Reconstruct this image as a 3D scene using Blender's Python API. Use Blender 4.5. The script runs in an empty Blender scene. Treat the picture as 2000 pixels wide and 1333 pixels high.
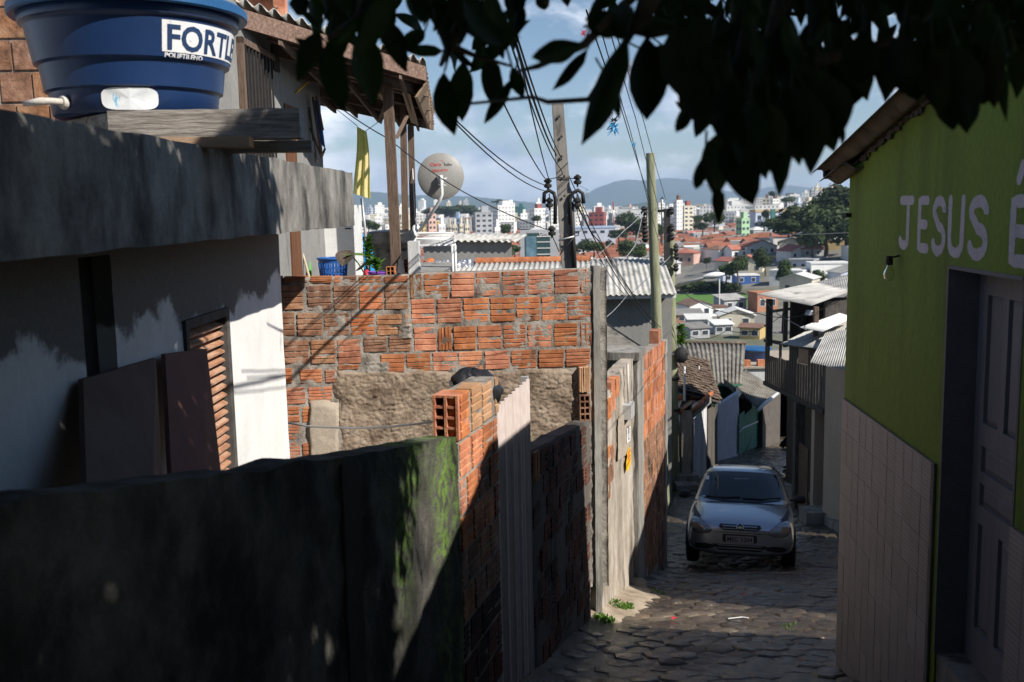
import bpy, bmesh, math, random
from mathutils import Vector, Matrix, Quaternion, noise as mnoise
from mathutils.bvhtree import BVHTree
random.seed(7)
R = math.radians
scene = bpy.context.scene
C = scene.collection

# ------------------------------------------------------------------ camera
FPX = 1944.4
PITCH = math.atan((666.5 - 405) / FPX)
ROLL = 0.02
_Rt, _Up0 = Vector((1, 0, 0)), Vector((0, math.sin(PITCH), math.cos(PITCH)))
FWD = Vector((0, math.cos(PITCH), -math.sin(PITCH)))
CUP = (_Up0 * math.cos(ROLL) + _Rt * math.sin(ROLL)).normalized()
CRT = (_Rt * math.cos(ROLL) - _Up0 * math.sin(ROLL)).normalized()
cam = bpy.data.cameras.new('camera'); camo = bpy.data.objects.new('camera', cam); C.objects.link(camo)
cam.lens = 35; cam.sensor_width = 36; cam.clip_start = 0.05; cam.clip_end = 60000
camo.matrix_world = Matrix(((CRT.x, CUP.x, -FWD.x, 0), (CRT.y, CUP.y, -FWD.y, 0), (CRT.z, CUP.z, -FWD.z, 0), (0, 0, 0, 1)))
cam.dof.use_dof = True; cam.dof.focus_distance = 9.3; cam.dof.aperture_fstop = 3.3; cam.dof.aperture_blades = 7
scene.camera = camo

# ------------------------------------------------------------------ light
LDIR = Vector((-.64, .45, -.67)).normalized()
SUN_EL = math.asin(-LDIR.z); SUN_AZ = math.atan2(-LDIR.x, -LDIR.y)
world = bpy.data.worlds.new('World'); scene.world = world; world.use_nodes = True
wn = world.node_tree; wn.nodes.clear()
def W(t, **k):
    n = wn.nodes.new(t)
    for a, b in k.items(): setattr(n, a, b)
    return n
sky = W('ShaderNodeTexSky'); sky.sky_type = 'NISHITA'; sky.sun_disc = False
sky.sun_elevation = SUN_EL; sky.sun_rotation = SUN_AZ; sky.altitude = 60; sky.air_density = 1.0; sky.dust_density = 0.15; sky.ozone_density = 3.5
tc = W('ShaderNodeTexCoord'); sep = W('ShaderNodeSeparateXYZ'); wn.links.new(tc.outputs['Generated'], sep.inputs[0])
def wm(op, a, b=None, c=None):
    n = W('ShaderNodeMath', operation=op)
    for i, x in enumerate((a, b, c)):
        if x is None: continue
        if isinstance(x, (int, float)): n.inputs[i].default_value = x
        else: wn.links.new(x, n.inputs[i])
    return n.outputs[0]
cmb = W('ShaderNodeCombineXYZ'); wn.links.new(wm('MULTIPLY', sep.outputs[0], 5.5), cmb.inputs[0]); wn.links.new(wm('MULTIPLY', sep.outputs[1], 5.5), cmb.inputs[1]); wn.links.new(wm('MULTIPLY', sep.outputs[2], 11.0), cmb.inputs[2])
n1 = W('ShaderNodeTexNoise'); n1.inputs['Scale'].default_value = 1.1; n1.inputs['Detail'].default_value = 9; n1.inputs['Roughness'].default_value = .56; n1.inputs['Distortion'].default_value = .25
wn.links.new(cmb.outputs[0], n1.inputs['Vector'])
# cumulus banks are thicker towards the horizon
low = W('ShaderNodeMapRange'); low.inputs[1].default_value = .02; low.inputs[2].default_value = .42; low.inputs[3].default_value = .12; low.inputs[4].default_value = -.3
wn.links.new(sep.outputs[2], low.inputs[0])
cm = W('ShaderNodeMapRange'); cm.interpolation_type = 'SMOOTHSTEP'; cm.inputs[1].default_value = .5; cm.inputs[2].default_value = .63; cm.inputs[4].default_value = .93
wn.links.new(wm('ADD', n1.outputs['Fac'], low.outputs[0]), cm.inputs[0])
n2 = W('ShaderNodeTexNoise'); n2.inputs['Scale'].default_value = 1.9; n2.inputs['Detail'].default_value = 7
wn.links.new(cmb.outputs[0], n2.inputs['Vector'])
cc = W('ShaderNodeValToRGB'); cc.color_ramp.elements[0].position = .36; cc.color_ramp.elements[0].color = (4.2, 5.4, 7.6, 1); cc.color_ramp.elements[1].position = .66; cc.color_ramp.elements[1].color = (14., 14.3, 14.8, 1)
wn.links.new(n2.outputs['Fac'], cc.inputs[0])
mx = W('ShaderNodeMix', data_type='RGBA'); wn.links.new(cm.outputs[0], mx.inputs[0]); wn.links.new(sky.outputs[0], mx.inputs[6]); wn.links.new(cc.outputs[0], mx.inputs[7])
bg = W('ShaderNodeBackground'); bg.inputs[1].default_value = .07
wo = W('ShaderNodeOutputWorld'); wn.links.new(mx.outputs[2], bg.inputs[0]); wn.links.new(bg.outputs[0], wo.inputs[0])

sl = bpy.data.lights.new('sun', 'SUN'); sl.energy = 5.0; sl.angle = R(.53); sl.color = (1, .94, .85)
so = bpy.data.objects.new('sun', sl); C.objects.link(so); so.rotation_euler = LDIR.to_track_quat('-Z', 'Y').to_euler(); so.location = (8, -6, 10)
vs = scene.view_settings; vs.view_transform = 'Standard'; vs.look = 'None'; vs.exposure = .47; vs.gamma = 1; vs.use_curve_mapping = False
scene.cycles.max_bounces = 6; scene.cycles.diffuse_bounces = 2; scene.cycles.glossy_bounces = 3; scene.cycles.transmission_bounces = 5; scene.cycles.transparent_max_bounces = 12
scene.cycles.volume_bounces = 0

# ------------------------------------------------------------------ pixel helpers (photo pixel + depth -> a point in the place)
def ray(px, py):
    return (CRT * ((px - 1000) / FPX) + CUP * ((666.5 - py) / FPX) + FWD)
def at(px, py, Y):
    d = ray(px, py); return d * (Y / d.y)
def onw(px, py, wall):
    (x0, y0), (dx, dy) = wall
    d = ray(px, py); n = Vector((dy, -dx, 0)); k = n.dot(Vector((x0, y0, 0))) / n.dot(d)
    return d * k
def project(p):
    w = p.dot(FWD); return 1000 + FPX * p.dot(CRT) / w, 666.5 - FPX * p.dot(CUP) / w
def lerp(a, b, t): return a + (b - a) * t
def interp(tab, x):
    if x <= tab[0][0]: return tab[0][1]
    for (a, b), (c, d) in zip(tab, tab[1:]):
        if x <= c: return b + (d - b) * (x - a) / (c - a)
    return tab[-1][1]

# ------------------------------------------------------------------ materials
MATS = {}
def M(name, cols, scale=4., stretch=(1, 1, 1), rough=.85, bump=.25, bscale=30., metal=0., rand=0., dirt=None, fine=.25, spec=.4, detail=6., wet=None, moss=None, zpaint=None, coat=0., transl=0., contrast=(.3, .7), hue=0.):
    """noise-mixed colours, fine grain, bump; optional streaky dirt, object-random brightness, wetness, moss"""
    m = bpy.data.materials.new(name); m.use_nodes = True; MATS[name] = m
    nt = m.node_tree; N = nt.nodes; Lk = nt.links; N.clear()
    out = N.new('ShaderNodeOutputMaterial'); b = N.new('ShaderNodeBsdfPrincipled')
    Lk.new(b.outputs[0], out.inputs[0])
    g = N.new('ShaderNodeNewGeometry'); mp = N.new('ShaderNodeMapping'); mp.inputs['Scale'].default_value = stretch
    Lk.new(g.outputs['Position'], mp.inputs[0])
    def nz(sc, det=6., vec=None, ro=.6):
        n = N.new('ShaderNodeTexNoise'); n.inputs['Scale'].default_value = sc; n.inputs['Detail'].default_value = det; n.inputs['Roughness'].default_value = ro
        Lk.new(vec or mp.outputs[0], n.inputs['Vector']); return n.outputs['Fac']
    def ramp(f, st):
        r = N.new('ShaderNodeValToRGB'); e = r.color_ramp.elements
        while len(e) < len(st): e.new(.5)
        for i, (p, c) in enumerate(st): e[i].position = p; e[i].color = (*c, 1)
        Lk.new(f, r.inputs[0]); return r.outputs[0]
    def mix(f, a, c, bt='MIX'):
        x = N.new('ShaderNodeMix'); x.data_type = 'RGBA'; x.blend_type = bt
        for s, v in ((0, f), (6, a), (7, c)):
            if isinstance(v, (int, float)): x.inputs[s].default_value = v
            elif isinstance(v, tuple): x.inputs[s].default_value = (*v, 1)
            else: Lk.new(v, x.inputs[s])
        return x.outputs[2]
    def rng(f, a, b_, c=0., d=1.):
        x = N.new('ShaderNodeMapRange'); x.interpolation_type = 'SMOOTHSTEP'
        for i, v in enumerate((a, b_, c, d)): x.inputs[i + 1].default_value = v
        Lk.new(f, x.inputs[0]); return x.outputs[0]
    def math_(op, a, c):
        x = N.new('ShaderNodeMath'); x.operation = op
        for i, v in enumerate((a, c)):
            if isinstance(v, (int, float)): x.inputs[i].default_value = v
            else: Lk.new(v, x.inputs[i])
        return x.outputs[0]
    if len(cols) == 1: cols = [tuple(c * .86 for c in cols[0]), tuple(min(1, c * 1.12) for c in cols[0])]
    k = len(cols)
    col = ramp(nz(scale, detail), [(contrast[0] + (contrast[1] - contrast[0]) * i / (k - 1), c) for i, c in enumerate(cols)])
    if rand or hue:
        oi = N.new('ShaderNodeObjectInfo')
        hs = N.new('ShaderNodeHueSaturation'); Lk.new(col, hs.inputs['Color'])
        Lk.new(rng(oi.outputs['Random'], 0, 1, 1 - rand, 1 + rand), hs.inputs['Value'])
        wnz = N.new('ShaderNodeTexWhiteNoise'); wnz.noise_dimensions = '1D'; Lk.new(oi.outputs['Random'], wnz.inputs['W'])
        Lk.new(rng(wnz.outputs['Value'], 0, 1, .5 - hue, .5 + hue), hs.inputs['Hue'])
        Lk.new(rng(wnz.outputs['Value'], 0, 1, 1 - rand * .45, 1 + rand * .2), hs.inputs['Saturation'])
        col = hs.outputs[0]
    if zpaint:   # peeling paint: colour above an uneven line in the place (z0, colour, soft, wobble)
        z0, pc, soft, wob = zpaint
        sx = N.new('ShaderNodeSeparateXYZ'); Lk.new(g.outputs['Position'], sx.inputs[0])
        h = math_('ADD', sx.outputs[2], math_('MULTIPLY', math_('SUBTRACT', nz(1.7, 7, g.outputs['Position'], .65), .5), wob))
        col = mix(rng(h, z0 - soft, z0 + soft), col, pc)
    if dirt:
        dc, ds, dst, lo, hi = dirt
        m2 = N.new('ShaderNodeMapping'); m2.inputs['Scale'].default_value = dst; Lk.new(g.outputs['Position'], m2.inputs[0])
        col = mix(rng(nz(ds, 7, m2.outputs[0], .65), lo, hi), col, dc)
    if moss:
        mc, ms, lo, hi, ya_, yb_ = moss; sy_ = N.new('ShaderNodeSeparateXYZ'); Lk.new(g.outputs['Position'], sy_.inputs[0])
        m3 = N.new('ShaderNodeMapping'); m3.inputs['Scale'].default_value = (1, 1, .45); Lk.new(g.outputs['Position'], m3.inputs[0])
        f = math_('MULTIPLY', rng(nz(ms, 3, m3.outputs[0]), lo, hi), rng(nz(ms * 14, 4), .36, .6))
        f = math_('MULTIPLY', f, rng(math_('ADD', sy_.outputs[1], math_('MULTIPLY', nz(2.5, 3), .9)), ya_ + .45, yb_ + .45, .03, 1.)); col = mix(f, col, mc)  # real moss, but its green is faded out where the wall lies shaded
    if fine: col = mix(fine, col, ramp(nz(bscale * 2.3, 2), [(.3, (.25,) * 3), (.7, (.8,) * 3)]), 'OVERLAY')
    if wet:      # puddle film: darker and glossy where the noise is low
        wf = rng(nz(wet[0], 4), wet[1], wet[2])
        col = mix(wf, mix(.5, col, (.0, .0, .0)), col)
        Lk.new(rng(wf, 0, 1, wet[3], rough), b.inputs['Roughness'])
    else:
        b.inputs['Roughness'].default_value = rough
    Lk.new(col, b.inputs['Base Color'])
    b.inputs['Metallic'].default_value = metal; b.inputs['Specular IOR Level'].default_value = spec
    if coat: b.inputs['Coat Weight'].default_value = coat; b.inputs['Coat Roughness'].default_value = .06
    if bump:
        bp = N.new('ShaderNodeBump'); bp.inputs['Strength'].default_value = bump; bp.inputs['Distance'].default_value = .02
        Lk.new(nz(bscale * .55, 5, None, .7), bp.inputs['Height']); Lk.new(bp.outputs[0], b.inputs['Normal'])
    if transl:
        t = N.new('ShaderNodeBsdfTranslucent'); Lk.new(mix(1., col, (1.3, 1.8, .5), 'MULTIPLY'), t.inputs[0])
        ms_ = N.new('ShaderNodeMixShader'); ms_.inputs[0].default_value = transl; Lk.new(b.outputs[0], ms_.inputs[1]); Lk.new(t.outputs[0], ms_.inputs[2]); Lk.new(ms_.outputs[0], out.inputs[0])
    return m
V = (1, 1, .16)     # vertical streaks
M('brick', [(.24, .08, .036), (.44, .155, .07), (.56, .25, .125)], 7, rand=.22, hue=.003, rough=.9, bump=.35, bscale=60, dirt=((.055, .04, .03), 3.2, (1, 1, .5), .56, .75))
M('brick_old', [(.15, .07, .036), (.3, .145, .08), (.42, .245, .15)], 9, rand=.22, hue=.003, rough=.95, bump=.5, bscale=50, dirt=((.035, .03, .025), 2.6, (1, 1, .6), .5, .7))
M('brick_pale', [(.38, .2, .1), (.5, .3, .17)], 8, rand=.1, rough=.9, bump=.4, bscale=60, dirt=((.12, .09, .07), 3, (1, 1, .5), .55, .75))
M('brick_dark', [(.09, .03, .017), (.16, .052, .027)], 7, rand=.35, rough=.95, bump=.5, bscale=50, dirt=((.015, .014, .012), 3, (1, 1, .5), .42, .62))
M('brick_hole_shade', [(.012, .007, .005)], 5, bump=0)  # near-black backs carry the shade inside the hollow bricks
M('mortar', [(.16, .14, .12), (.3, .27, .235), (.38, .35, .31)], 9, rough=.95, bump=.8, bscale=40, dirt=((.06, .05, .042), 4, (1, 1, .4), .5, .7))
M('earth_render', [(.13, .095, .068), (.25, .19, .14), (.36, .29, .225)], 8, rough=1, bump=1., bscale=30, dirt=((.09, .06, .04), 3, (1, 1, 1), .5, .75))
M('smooth_render', [(.3, .25, .2), (.42, .36, .29)], 5, rough=.95, bump=.4)
M('concrete', [(.16, .15, .135), (.28, .265, .24), (.36, .345, .315)], 5, stretch=V, rough=.9, bump=.5, bscale=35, dirt=((.05, .047, .043), 5, (1, 1, .1), .5, .72))
M('slab_concrete', [(.12, .115, .105), (.24, .23, .21), (.33, .315, .285)], 5, stretch=(1, 1, .75), rough=.95, bump=.5, bscale=35, dirt=((.028, .027, .026), 3., (1, 1, .45), .38, .7))
M('pole_concrete', [(.2, .185, .165), (.29, .27, .245)], 4, stretch=V, rough=.9, bump=.4, dirt=((.05, .046, .042), 1.6, (1, 1, .5), .54, .72))
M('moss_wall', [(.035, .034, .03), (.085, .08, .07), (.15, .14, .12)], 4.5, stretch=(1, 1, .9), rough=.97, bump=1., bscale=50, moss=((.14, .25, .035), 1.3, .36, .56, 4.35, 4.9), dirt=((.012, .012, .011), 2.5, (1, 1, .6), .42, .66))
M('stain_plaster', [(.2, .165, .13), (.38, .33, .275), (.5, .45, .385)], 4, stretch=(1, 1, .25), rough=.95, bump=.6, bscale=35, dirt=((.06, .05, .042), 2.6, (1, 1, .16), .48, .7))
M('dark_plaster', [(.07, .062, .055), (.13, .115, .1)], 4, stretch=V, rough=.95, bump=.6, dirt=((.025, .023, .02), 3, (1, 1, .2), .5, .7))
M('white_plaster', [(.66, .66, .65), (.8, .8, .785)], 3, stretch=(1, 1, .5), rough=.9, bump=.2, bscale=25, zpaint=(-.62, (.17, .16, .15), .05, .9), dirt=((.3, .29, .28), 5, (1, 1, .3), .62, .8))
M('grey_wall', [(.2, .195, .185), (.28, .275, .265)], 3, stretch=(1, 1, .4), rough=.95, bump=.3, dirt=((.1, .098, .095), 3, (1, 1, .2), .55, .75))
M('far_grey', [(.2, .195, .185), (.27, .265, .25)], 1.5, stretch=V, rough=.95, bump=.2)
M('timber_grey', [(.07, .06, .052), (.27, .245, .22), (.45, .42, .385)], 9, stretch=(.45, 5, 5), rough=.9, bump=.6, bscale=25, contrast=(.25, .75))
M('timber_pale', [(.3, .2, .13), (.42, .3, .2)], 8, stretch=(.6, 5, 5), rough=.85, bump=.3)
M('timber_end', [(.42, .2, .08), (.55, .29, .13)], 20, rough=.9, bump=.3)
M('timber_brown', [(.075, .048, .035), (.14, .095, .07), (.19, .135, .1)], 12, stretch=(5, 5, .5), rough=.9, bump=.5)
M('timber_roof', [(.1, .06, .045), (.19, .12, .09), (.27, .19, .15)], 9, stretch=(1, 4, 4), rough=.9, bump=.4)
M('timber_dark', [(.035, .03, .027), (.085, .074, .066), (.15, .133, .12)], 9, stretch=(4, 4, .5), rough=.95, bump=.5, rand=.25)
M('fibre_cement', [(.3, .29, .265), (.44, .43, .4), (.52, .51, .48)], 2.2, rough=.95, bump=.3, dirt=((.13, .125, .11), 2.5, (1, .4, 1), .52, .76))
M('fibre_old', [(.11, .1, .085), (.19, .175, .15), (.26, .245, .215)], 2.5, rough=.95, bump=.4, dirt=((.05, .046, .038), 3, (1, 1, 1), .5, .72))
M('fibre_eave', [(.13, .105, .08), (.22, .18, .14)], 6, rough=.95, bump=.5, dirt=((.05, .04, .03), 4, (1, 1, 1), .5, .7))
M('metal_sheet', [(.5, .42, .395), (.6, .52, .49)], 2, stretch=V, rough=.55, bump=.1, spec=.4, dirt=((.3, .24, .22), 3, (1, 1, .15), .6, .8))
M('green_paint', [(.16, .24, .025), (.205, .3, .034)], 1.6, stretch=(1, 1, .4), rough=.78, bump=.3, bscale=26, dirt=((.1, .14, .02), 1.8, (1, 1, .14), .46, .74))
M('letter_white', [(.56, .52, .56), (.68, .64, .67)], 9, rough=.85, bump=.3, dirt=((.24, .32, .1), 9, (1, 1, .5), .62, .8))
M('tile_pink', [(.36, .325, .315), (.42, .38, .37)], 2, rough=.55, bump=0, rand=.07, fine=.05)
M('grout', [(.24, .21, .195)], 8, rough=.95, bump=.2)
M('door_grey', [(.24, .235, .25), (.3, .295, .31)], 5, stretch=(6, 6, .4), rough=.6, bump=.12)
M('frame_grey', [(.2, .195, .205)], 5, rough=.75, bump=.15)
M('tank_blue', [(.008, .026, .088), (.012, .037, .118)], 2, rough=.34, bump=.03, spec=.5, fine=.1, dirt=((.05, .085, .16), 6, (1, 1, .5), .66, .85))
M('lid_blue', [(.02, .1, .25)], 3, rough=.4, bump=.05)
M('print_white', [(.74, .75, .77)], 8, rough=.6, bump=0, dirt=((.4, .42, .47), 14, (1, 1, 1), .62, .72))
M('print_blue', [(.015, .04, .11)], 5, rough=.5, bump=0)
M('sticker', [(.62, .66, .7), (.78, .8, .82)], 9, rough=.6, bump=0, dirt=((.22, .5, .72), 24, (1, 1, .4), .6, .64))
M('pvc_grey', [(.48, .44, .4), (.6, .56, .52)], 20, rough=.7, bump=.1)
M('dish_grey', [(.24, .235, .22), (.28, .272, .26)], 2, rough=.5, bump=.03, spec=.4)
M('white_metal', [(.68, .69, .68), (.78, .78, .77)], 5, rough=.45, bump=.03)
M('galv', [(.5, .5, .5), (.58, .58, .58)], 9, rough=.45, metal=.3, bump=.05)
M('red_print', [(.55, .05, .05)], 5, bump=0); M('black_print', [(.03, .03, .035)], 5, bump=0)
M('black_iron', [(.018, .017, .017), (.035, .033, .032)], 8, rough=.6, bump=.15)
M('cable', [(.014, .014, .016)], 3, rough=.7, bump=0)
M('wire_pale', [(.3, .31, .32)], 3, rough=.6, bump=0)
M('tarp_blue', [(.03, .09, .28), (.04, .12, .36)], 5, rough=.6, bump=.2)
M('plastic_blue', [(.02, .1, .36)], 4, rough=.4, bump=.03); M('plastic_cyan', [(.02, .3, .6)], 4, rough=.5, bump=.1)
M('plastic_purple', [(.2, .06, .4)], 4, rough=.5, bump=.05); M('plastic_black', [(.012, .012, .013), (.025, .025, .027)], 6, rough=.33, bump=.5, bscale=14, spec=.35)
M('plastic_green', [(.06, .5, .03)], 4, rough=.5, bump=0); M('red', [(.5, .03, .05)], 4, rough=.6, bump=0)
M('cloth_yellow', [(.68, .55, .28), (.78, .66, .38)], 9, rough=.95, bump=.2, transl=.25)
M('cloth_maroon', [(.1, .015, .05)], 6, rough=.95, bump=.2); M('cloth_purple', [(.07, .04, .2)], 6, rough=.95, bump=.2)
M('stick_pale', [(.5, .4, .27)], 9, rough=.8, bump=.1)
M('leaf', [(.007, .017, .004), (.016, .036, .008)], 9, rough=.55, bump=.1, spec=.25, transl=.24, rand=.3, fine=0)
M('bark', [(.05, .04, .03), (.11, .09, .07)], 9, rough=.95, bump=.6)
M('plant_leaf', [(.05, .12, .025), (.12, .2, .05)], 9, rough=.6, bump=.1, transl=.25, rand=.2)
M('weed', [(.06, .14, .02), (.12, .22, .04)], 9, rough=.7, bump=0, transl=.3)
M('pole_green', [(.13, .14, .08), (.24, .25, .155), (.32, .32, .22)], 6, stretch=(3, 3, .25), rough=.9, bump=.4, dirt=((.07, .065, .045), 4, (1, 1, .25), .54, .74))
M('pole_end', [(.2, .13, .08)], 20)
M('paver', [(.065, .045, .031), (.135, .1, .07), (.31, .245, .175)], 2.2, rand=.25, rough=.8, bump=.8, bscale=45, wet=(.6, .48, .72, .08), spec=.6)
M('street_joint', [(.07, .055, .04), (.13, .105, .08), (.2, .165, .125)], 5, rough=.95, bump=.9, bscale=40, wet=(.55, .44, .66, .12))
M('dirt', [(.2, .155, .11), (.33, .27, .2), (.42, .36, .28)], 5, rough=1, bump=.8, bscale=35)
M('hill_ground', [(.09, .075, .05), (.08, .1, .04), (.15, .13, .09)], .35, rough=1, bump=.3, bscale=3)
M('clay_tile', [(.3, .085, .03), (.42, .14, .055), (.5, .2, .09)], 4, rough=.9, bump=.4, rand=.15)
M('old_tile', [(.07, .05, .038), (.14, .1, .075), (.22, .17, .13)], 2.2, stretch=(1.2, 1.2, 1.2), rough=.95, bump=.6, bscale=14, rand=.3)
M('beige_wall', [(.42, .34, .26), (.5, .41, .32)], 2, stretch=(1, 1, .4), rough=.9, bump=.2, dirt=((.2, .15, .1), 2, (1, 1, .3), .56, .78))
M('lilac_wall', [(.42, .43, .5), (.5, .51, .57)], 3, rough=.9, bump=.5, bscale=20)
M('shack_green', [(.025, .075, .055), (.045, .12, .085)], 4, stretch=V, rough=.9, bump=.3, rand=.2)
M('gate_green', [(.05, .16, .11), (.08, .22, .15)], 4, rough=.7, bump=.2)
M('fence_pale', [(.5, .5, .5), (.66, .66, .66)], 5, stretch=(3, 3, .3), rough=.9, bump=.3, rand=.12)
M('car_paint', [(.36, .4, .46), (.38, .42, .48)], 2, rough=.28, metal=.8, bump=0, fine=.04, coat=1., spec=.5)
M('car_black', [(.012, .012, .013)], 5, rough=.5, bump=0); M('tyre', [(.012, .012, .012)], 9, rough=.85, bump=.2)
M('car_glass', [(.008, .011, .016)], 3, rough=.04, bump=0, spec=.6, fine=0)
M('head_glass', [(.2, .215, .23), (.3, .31, .32)], 18, rough=.08, bump=.05, spec=.7, metal=.4); M('chrome', [(.5, .5, .52)], 5, rough=.15, metal=1, bump=0)
M('gold', [(.5, .36, .12)], 5, rough=.3, metal=.8, bump=0); M('plate_grey', [(.28, .28, .28)], 5, rough=.6, bump=0); M('lamp_amber', [(.3, .2, .12)], 5, rough=.3, bump=0)
M('rim', [(.25, .25, .26)], 5, rough=.4, metal=.7, bump=0)
def glassmat(name):
    m = bpy.data.materials.new(name); m.use_nodes = True; MATS[name] = m; b = m.node_tree.nodes['Principled BSDF']
    nz_ = m.node_tree.nodes.new('ShaderNodeTexNoise'); nz_.inputs['Scale'].default_value = 30; mr = m.node_tree.nodes.new('ShaderNodeMapRange'); mr.inputs[3].default_value = .02; mr.inputs[4].default_value = .12
    m.node_tree.links.new(nz_.outputs['Fac'], mr.inputs[0]); m.node_tree.links.new(mr.outputs[0], b.inputs['Roughness']); b.inputs['Transmission Weight'].default_value = 1; b.inputs['IOR'].default_value = 1.1; b.inputs['Base Color'].default_value = (.9, .9, .85, 1)
glassmat('glass')
M('sign_yellow', [(.8, .5, .02)], 5, rough=.6, bump=0); M('sign_red', [(.7, .12, .03)], 5, rough=.6, bump=0); M('paper', [(.7, .7, .7)], 5, rough=.8, bump=0)
M('shutter', [(.26, .12, .07), (.42, .22, .13), (.5, .36, .27)], 14, stretch=(.4, .4, 3), rough=.7, bump=.3)
M('panel_brown', [(.09, .055, .042), (.14, .088, .068)], 3, rough=.75, bump=.15); M('panel_red', [(.12, .05, .042), (.17, .078, .065)], 3, rough=.75, bump=.15)
M('dark_wood', [(.02, .016, .014), (.04, .032, .028)], 6, rough=.9, bump=.3); M('door_brown', [(.1, .04, .018), (.17, .072, .03)], 6, stretch=(5, 5, .4), rough=.7, bump=.2)
M('frame_dark', [(.05, .048, .047), (.1, .096, .093)], 8, rough=.8, bump=.3)
M('fur', [(.012, .011, .01)], 9, rough=1, bump=.2); M('stone', [(.2, .165, .12), (.34, .29, .22)], 9, rough=1, bump=1., bscale=20)
M('foil', [(.55, .55, .56), (.75, .75, .76)], 30, rough=.3, metal=.8, bump=1., bscale=25)
# town materials
for nm, c in (('town_white', (.76, .75, .72)), ('town_cream', (.6, .55, .43)), ('town_grey', (.36, .37, .38)), ('town_blue', (.3, .4, .55)), ('town_pink', (.55, .36, .3)), ('town_yellow', (.55, .4, .17)), ('town_green', (.32, .5, .3)),
              ('town_brick', (.36, .16, .09)), ('town_teal', (.06, .2, .18)), ('town_ice', (.48, .53, .62)), ('town_maroon', (.3, .08, .07))):
    M(nm, [c], .25, rough=.9, bump=0, rand=.12, fine=0, dirt=(tuple(x * .62 for x in c), .4, (1, 1, .4), .55, .8))
M('roof_red', [(.27, .085, .05), (.38, .15, .09)], .5, rough=.9, bump=0, rand=.25, hue=.015, fine=0)
M('roof_brown', [(.13, .075, .055), (.2, .12, .09)], .5, rough=.9, bump=0, rand=.2, fine=0)
M('roof_cream', [(.5, .38, .22), (.56, .44, .27)], .5, rough=.9, bump=0, fine=0)
M('roof_grey', [(.2, .195, .185), (.34, .33, .31)], .5, rough=.9, bump=0, rand=.3, fine=0)
M('roof_white', [(.55, .55, .53), (.66, .66, .64)], .5, rough=.9, bump=0, rand=.1, fine=0)
M('pane_dark', [(.045, .055, .07)], 1, rough=.25, bump=0, fine=0); M('pane_blue', [(.05, .1, .14), (.16, .28, .34)], .35, rough=.15, bump=0, fine=0); M('pane_green', [(.03, .06, .06)], 1, rough=.2, bump=0, fine=0)
M('town_tree', [(.018, .034, .011), (.038, .062, .018), (.065, .09, .027)], .5, rough=.9, bump=0, transl=.1, rand=.25, fine=0)
M('lawn', [(.07, .16, .025), (.1, .21, .04)], .4, rough=1, bump=0, fine=0); M('town_ground', [(.14, .13, .11), (.2, .19, .17), (.1, .11, .06)], .04, rough=1, bump=0, fine=0)
M('asphalt', [(.11, .11, .11), (.15, .15, .15)], .3, rough=.95, bump=0, fine=0); M('hill_wood', [(.02, .04, .016), (.045, .07, .026)], .004, rough=1, bump=0, fine=0)
M('water', [(.12, .17, .22)], .01, rough=.15, bump=0, fine=0)

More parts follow.
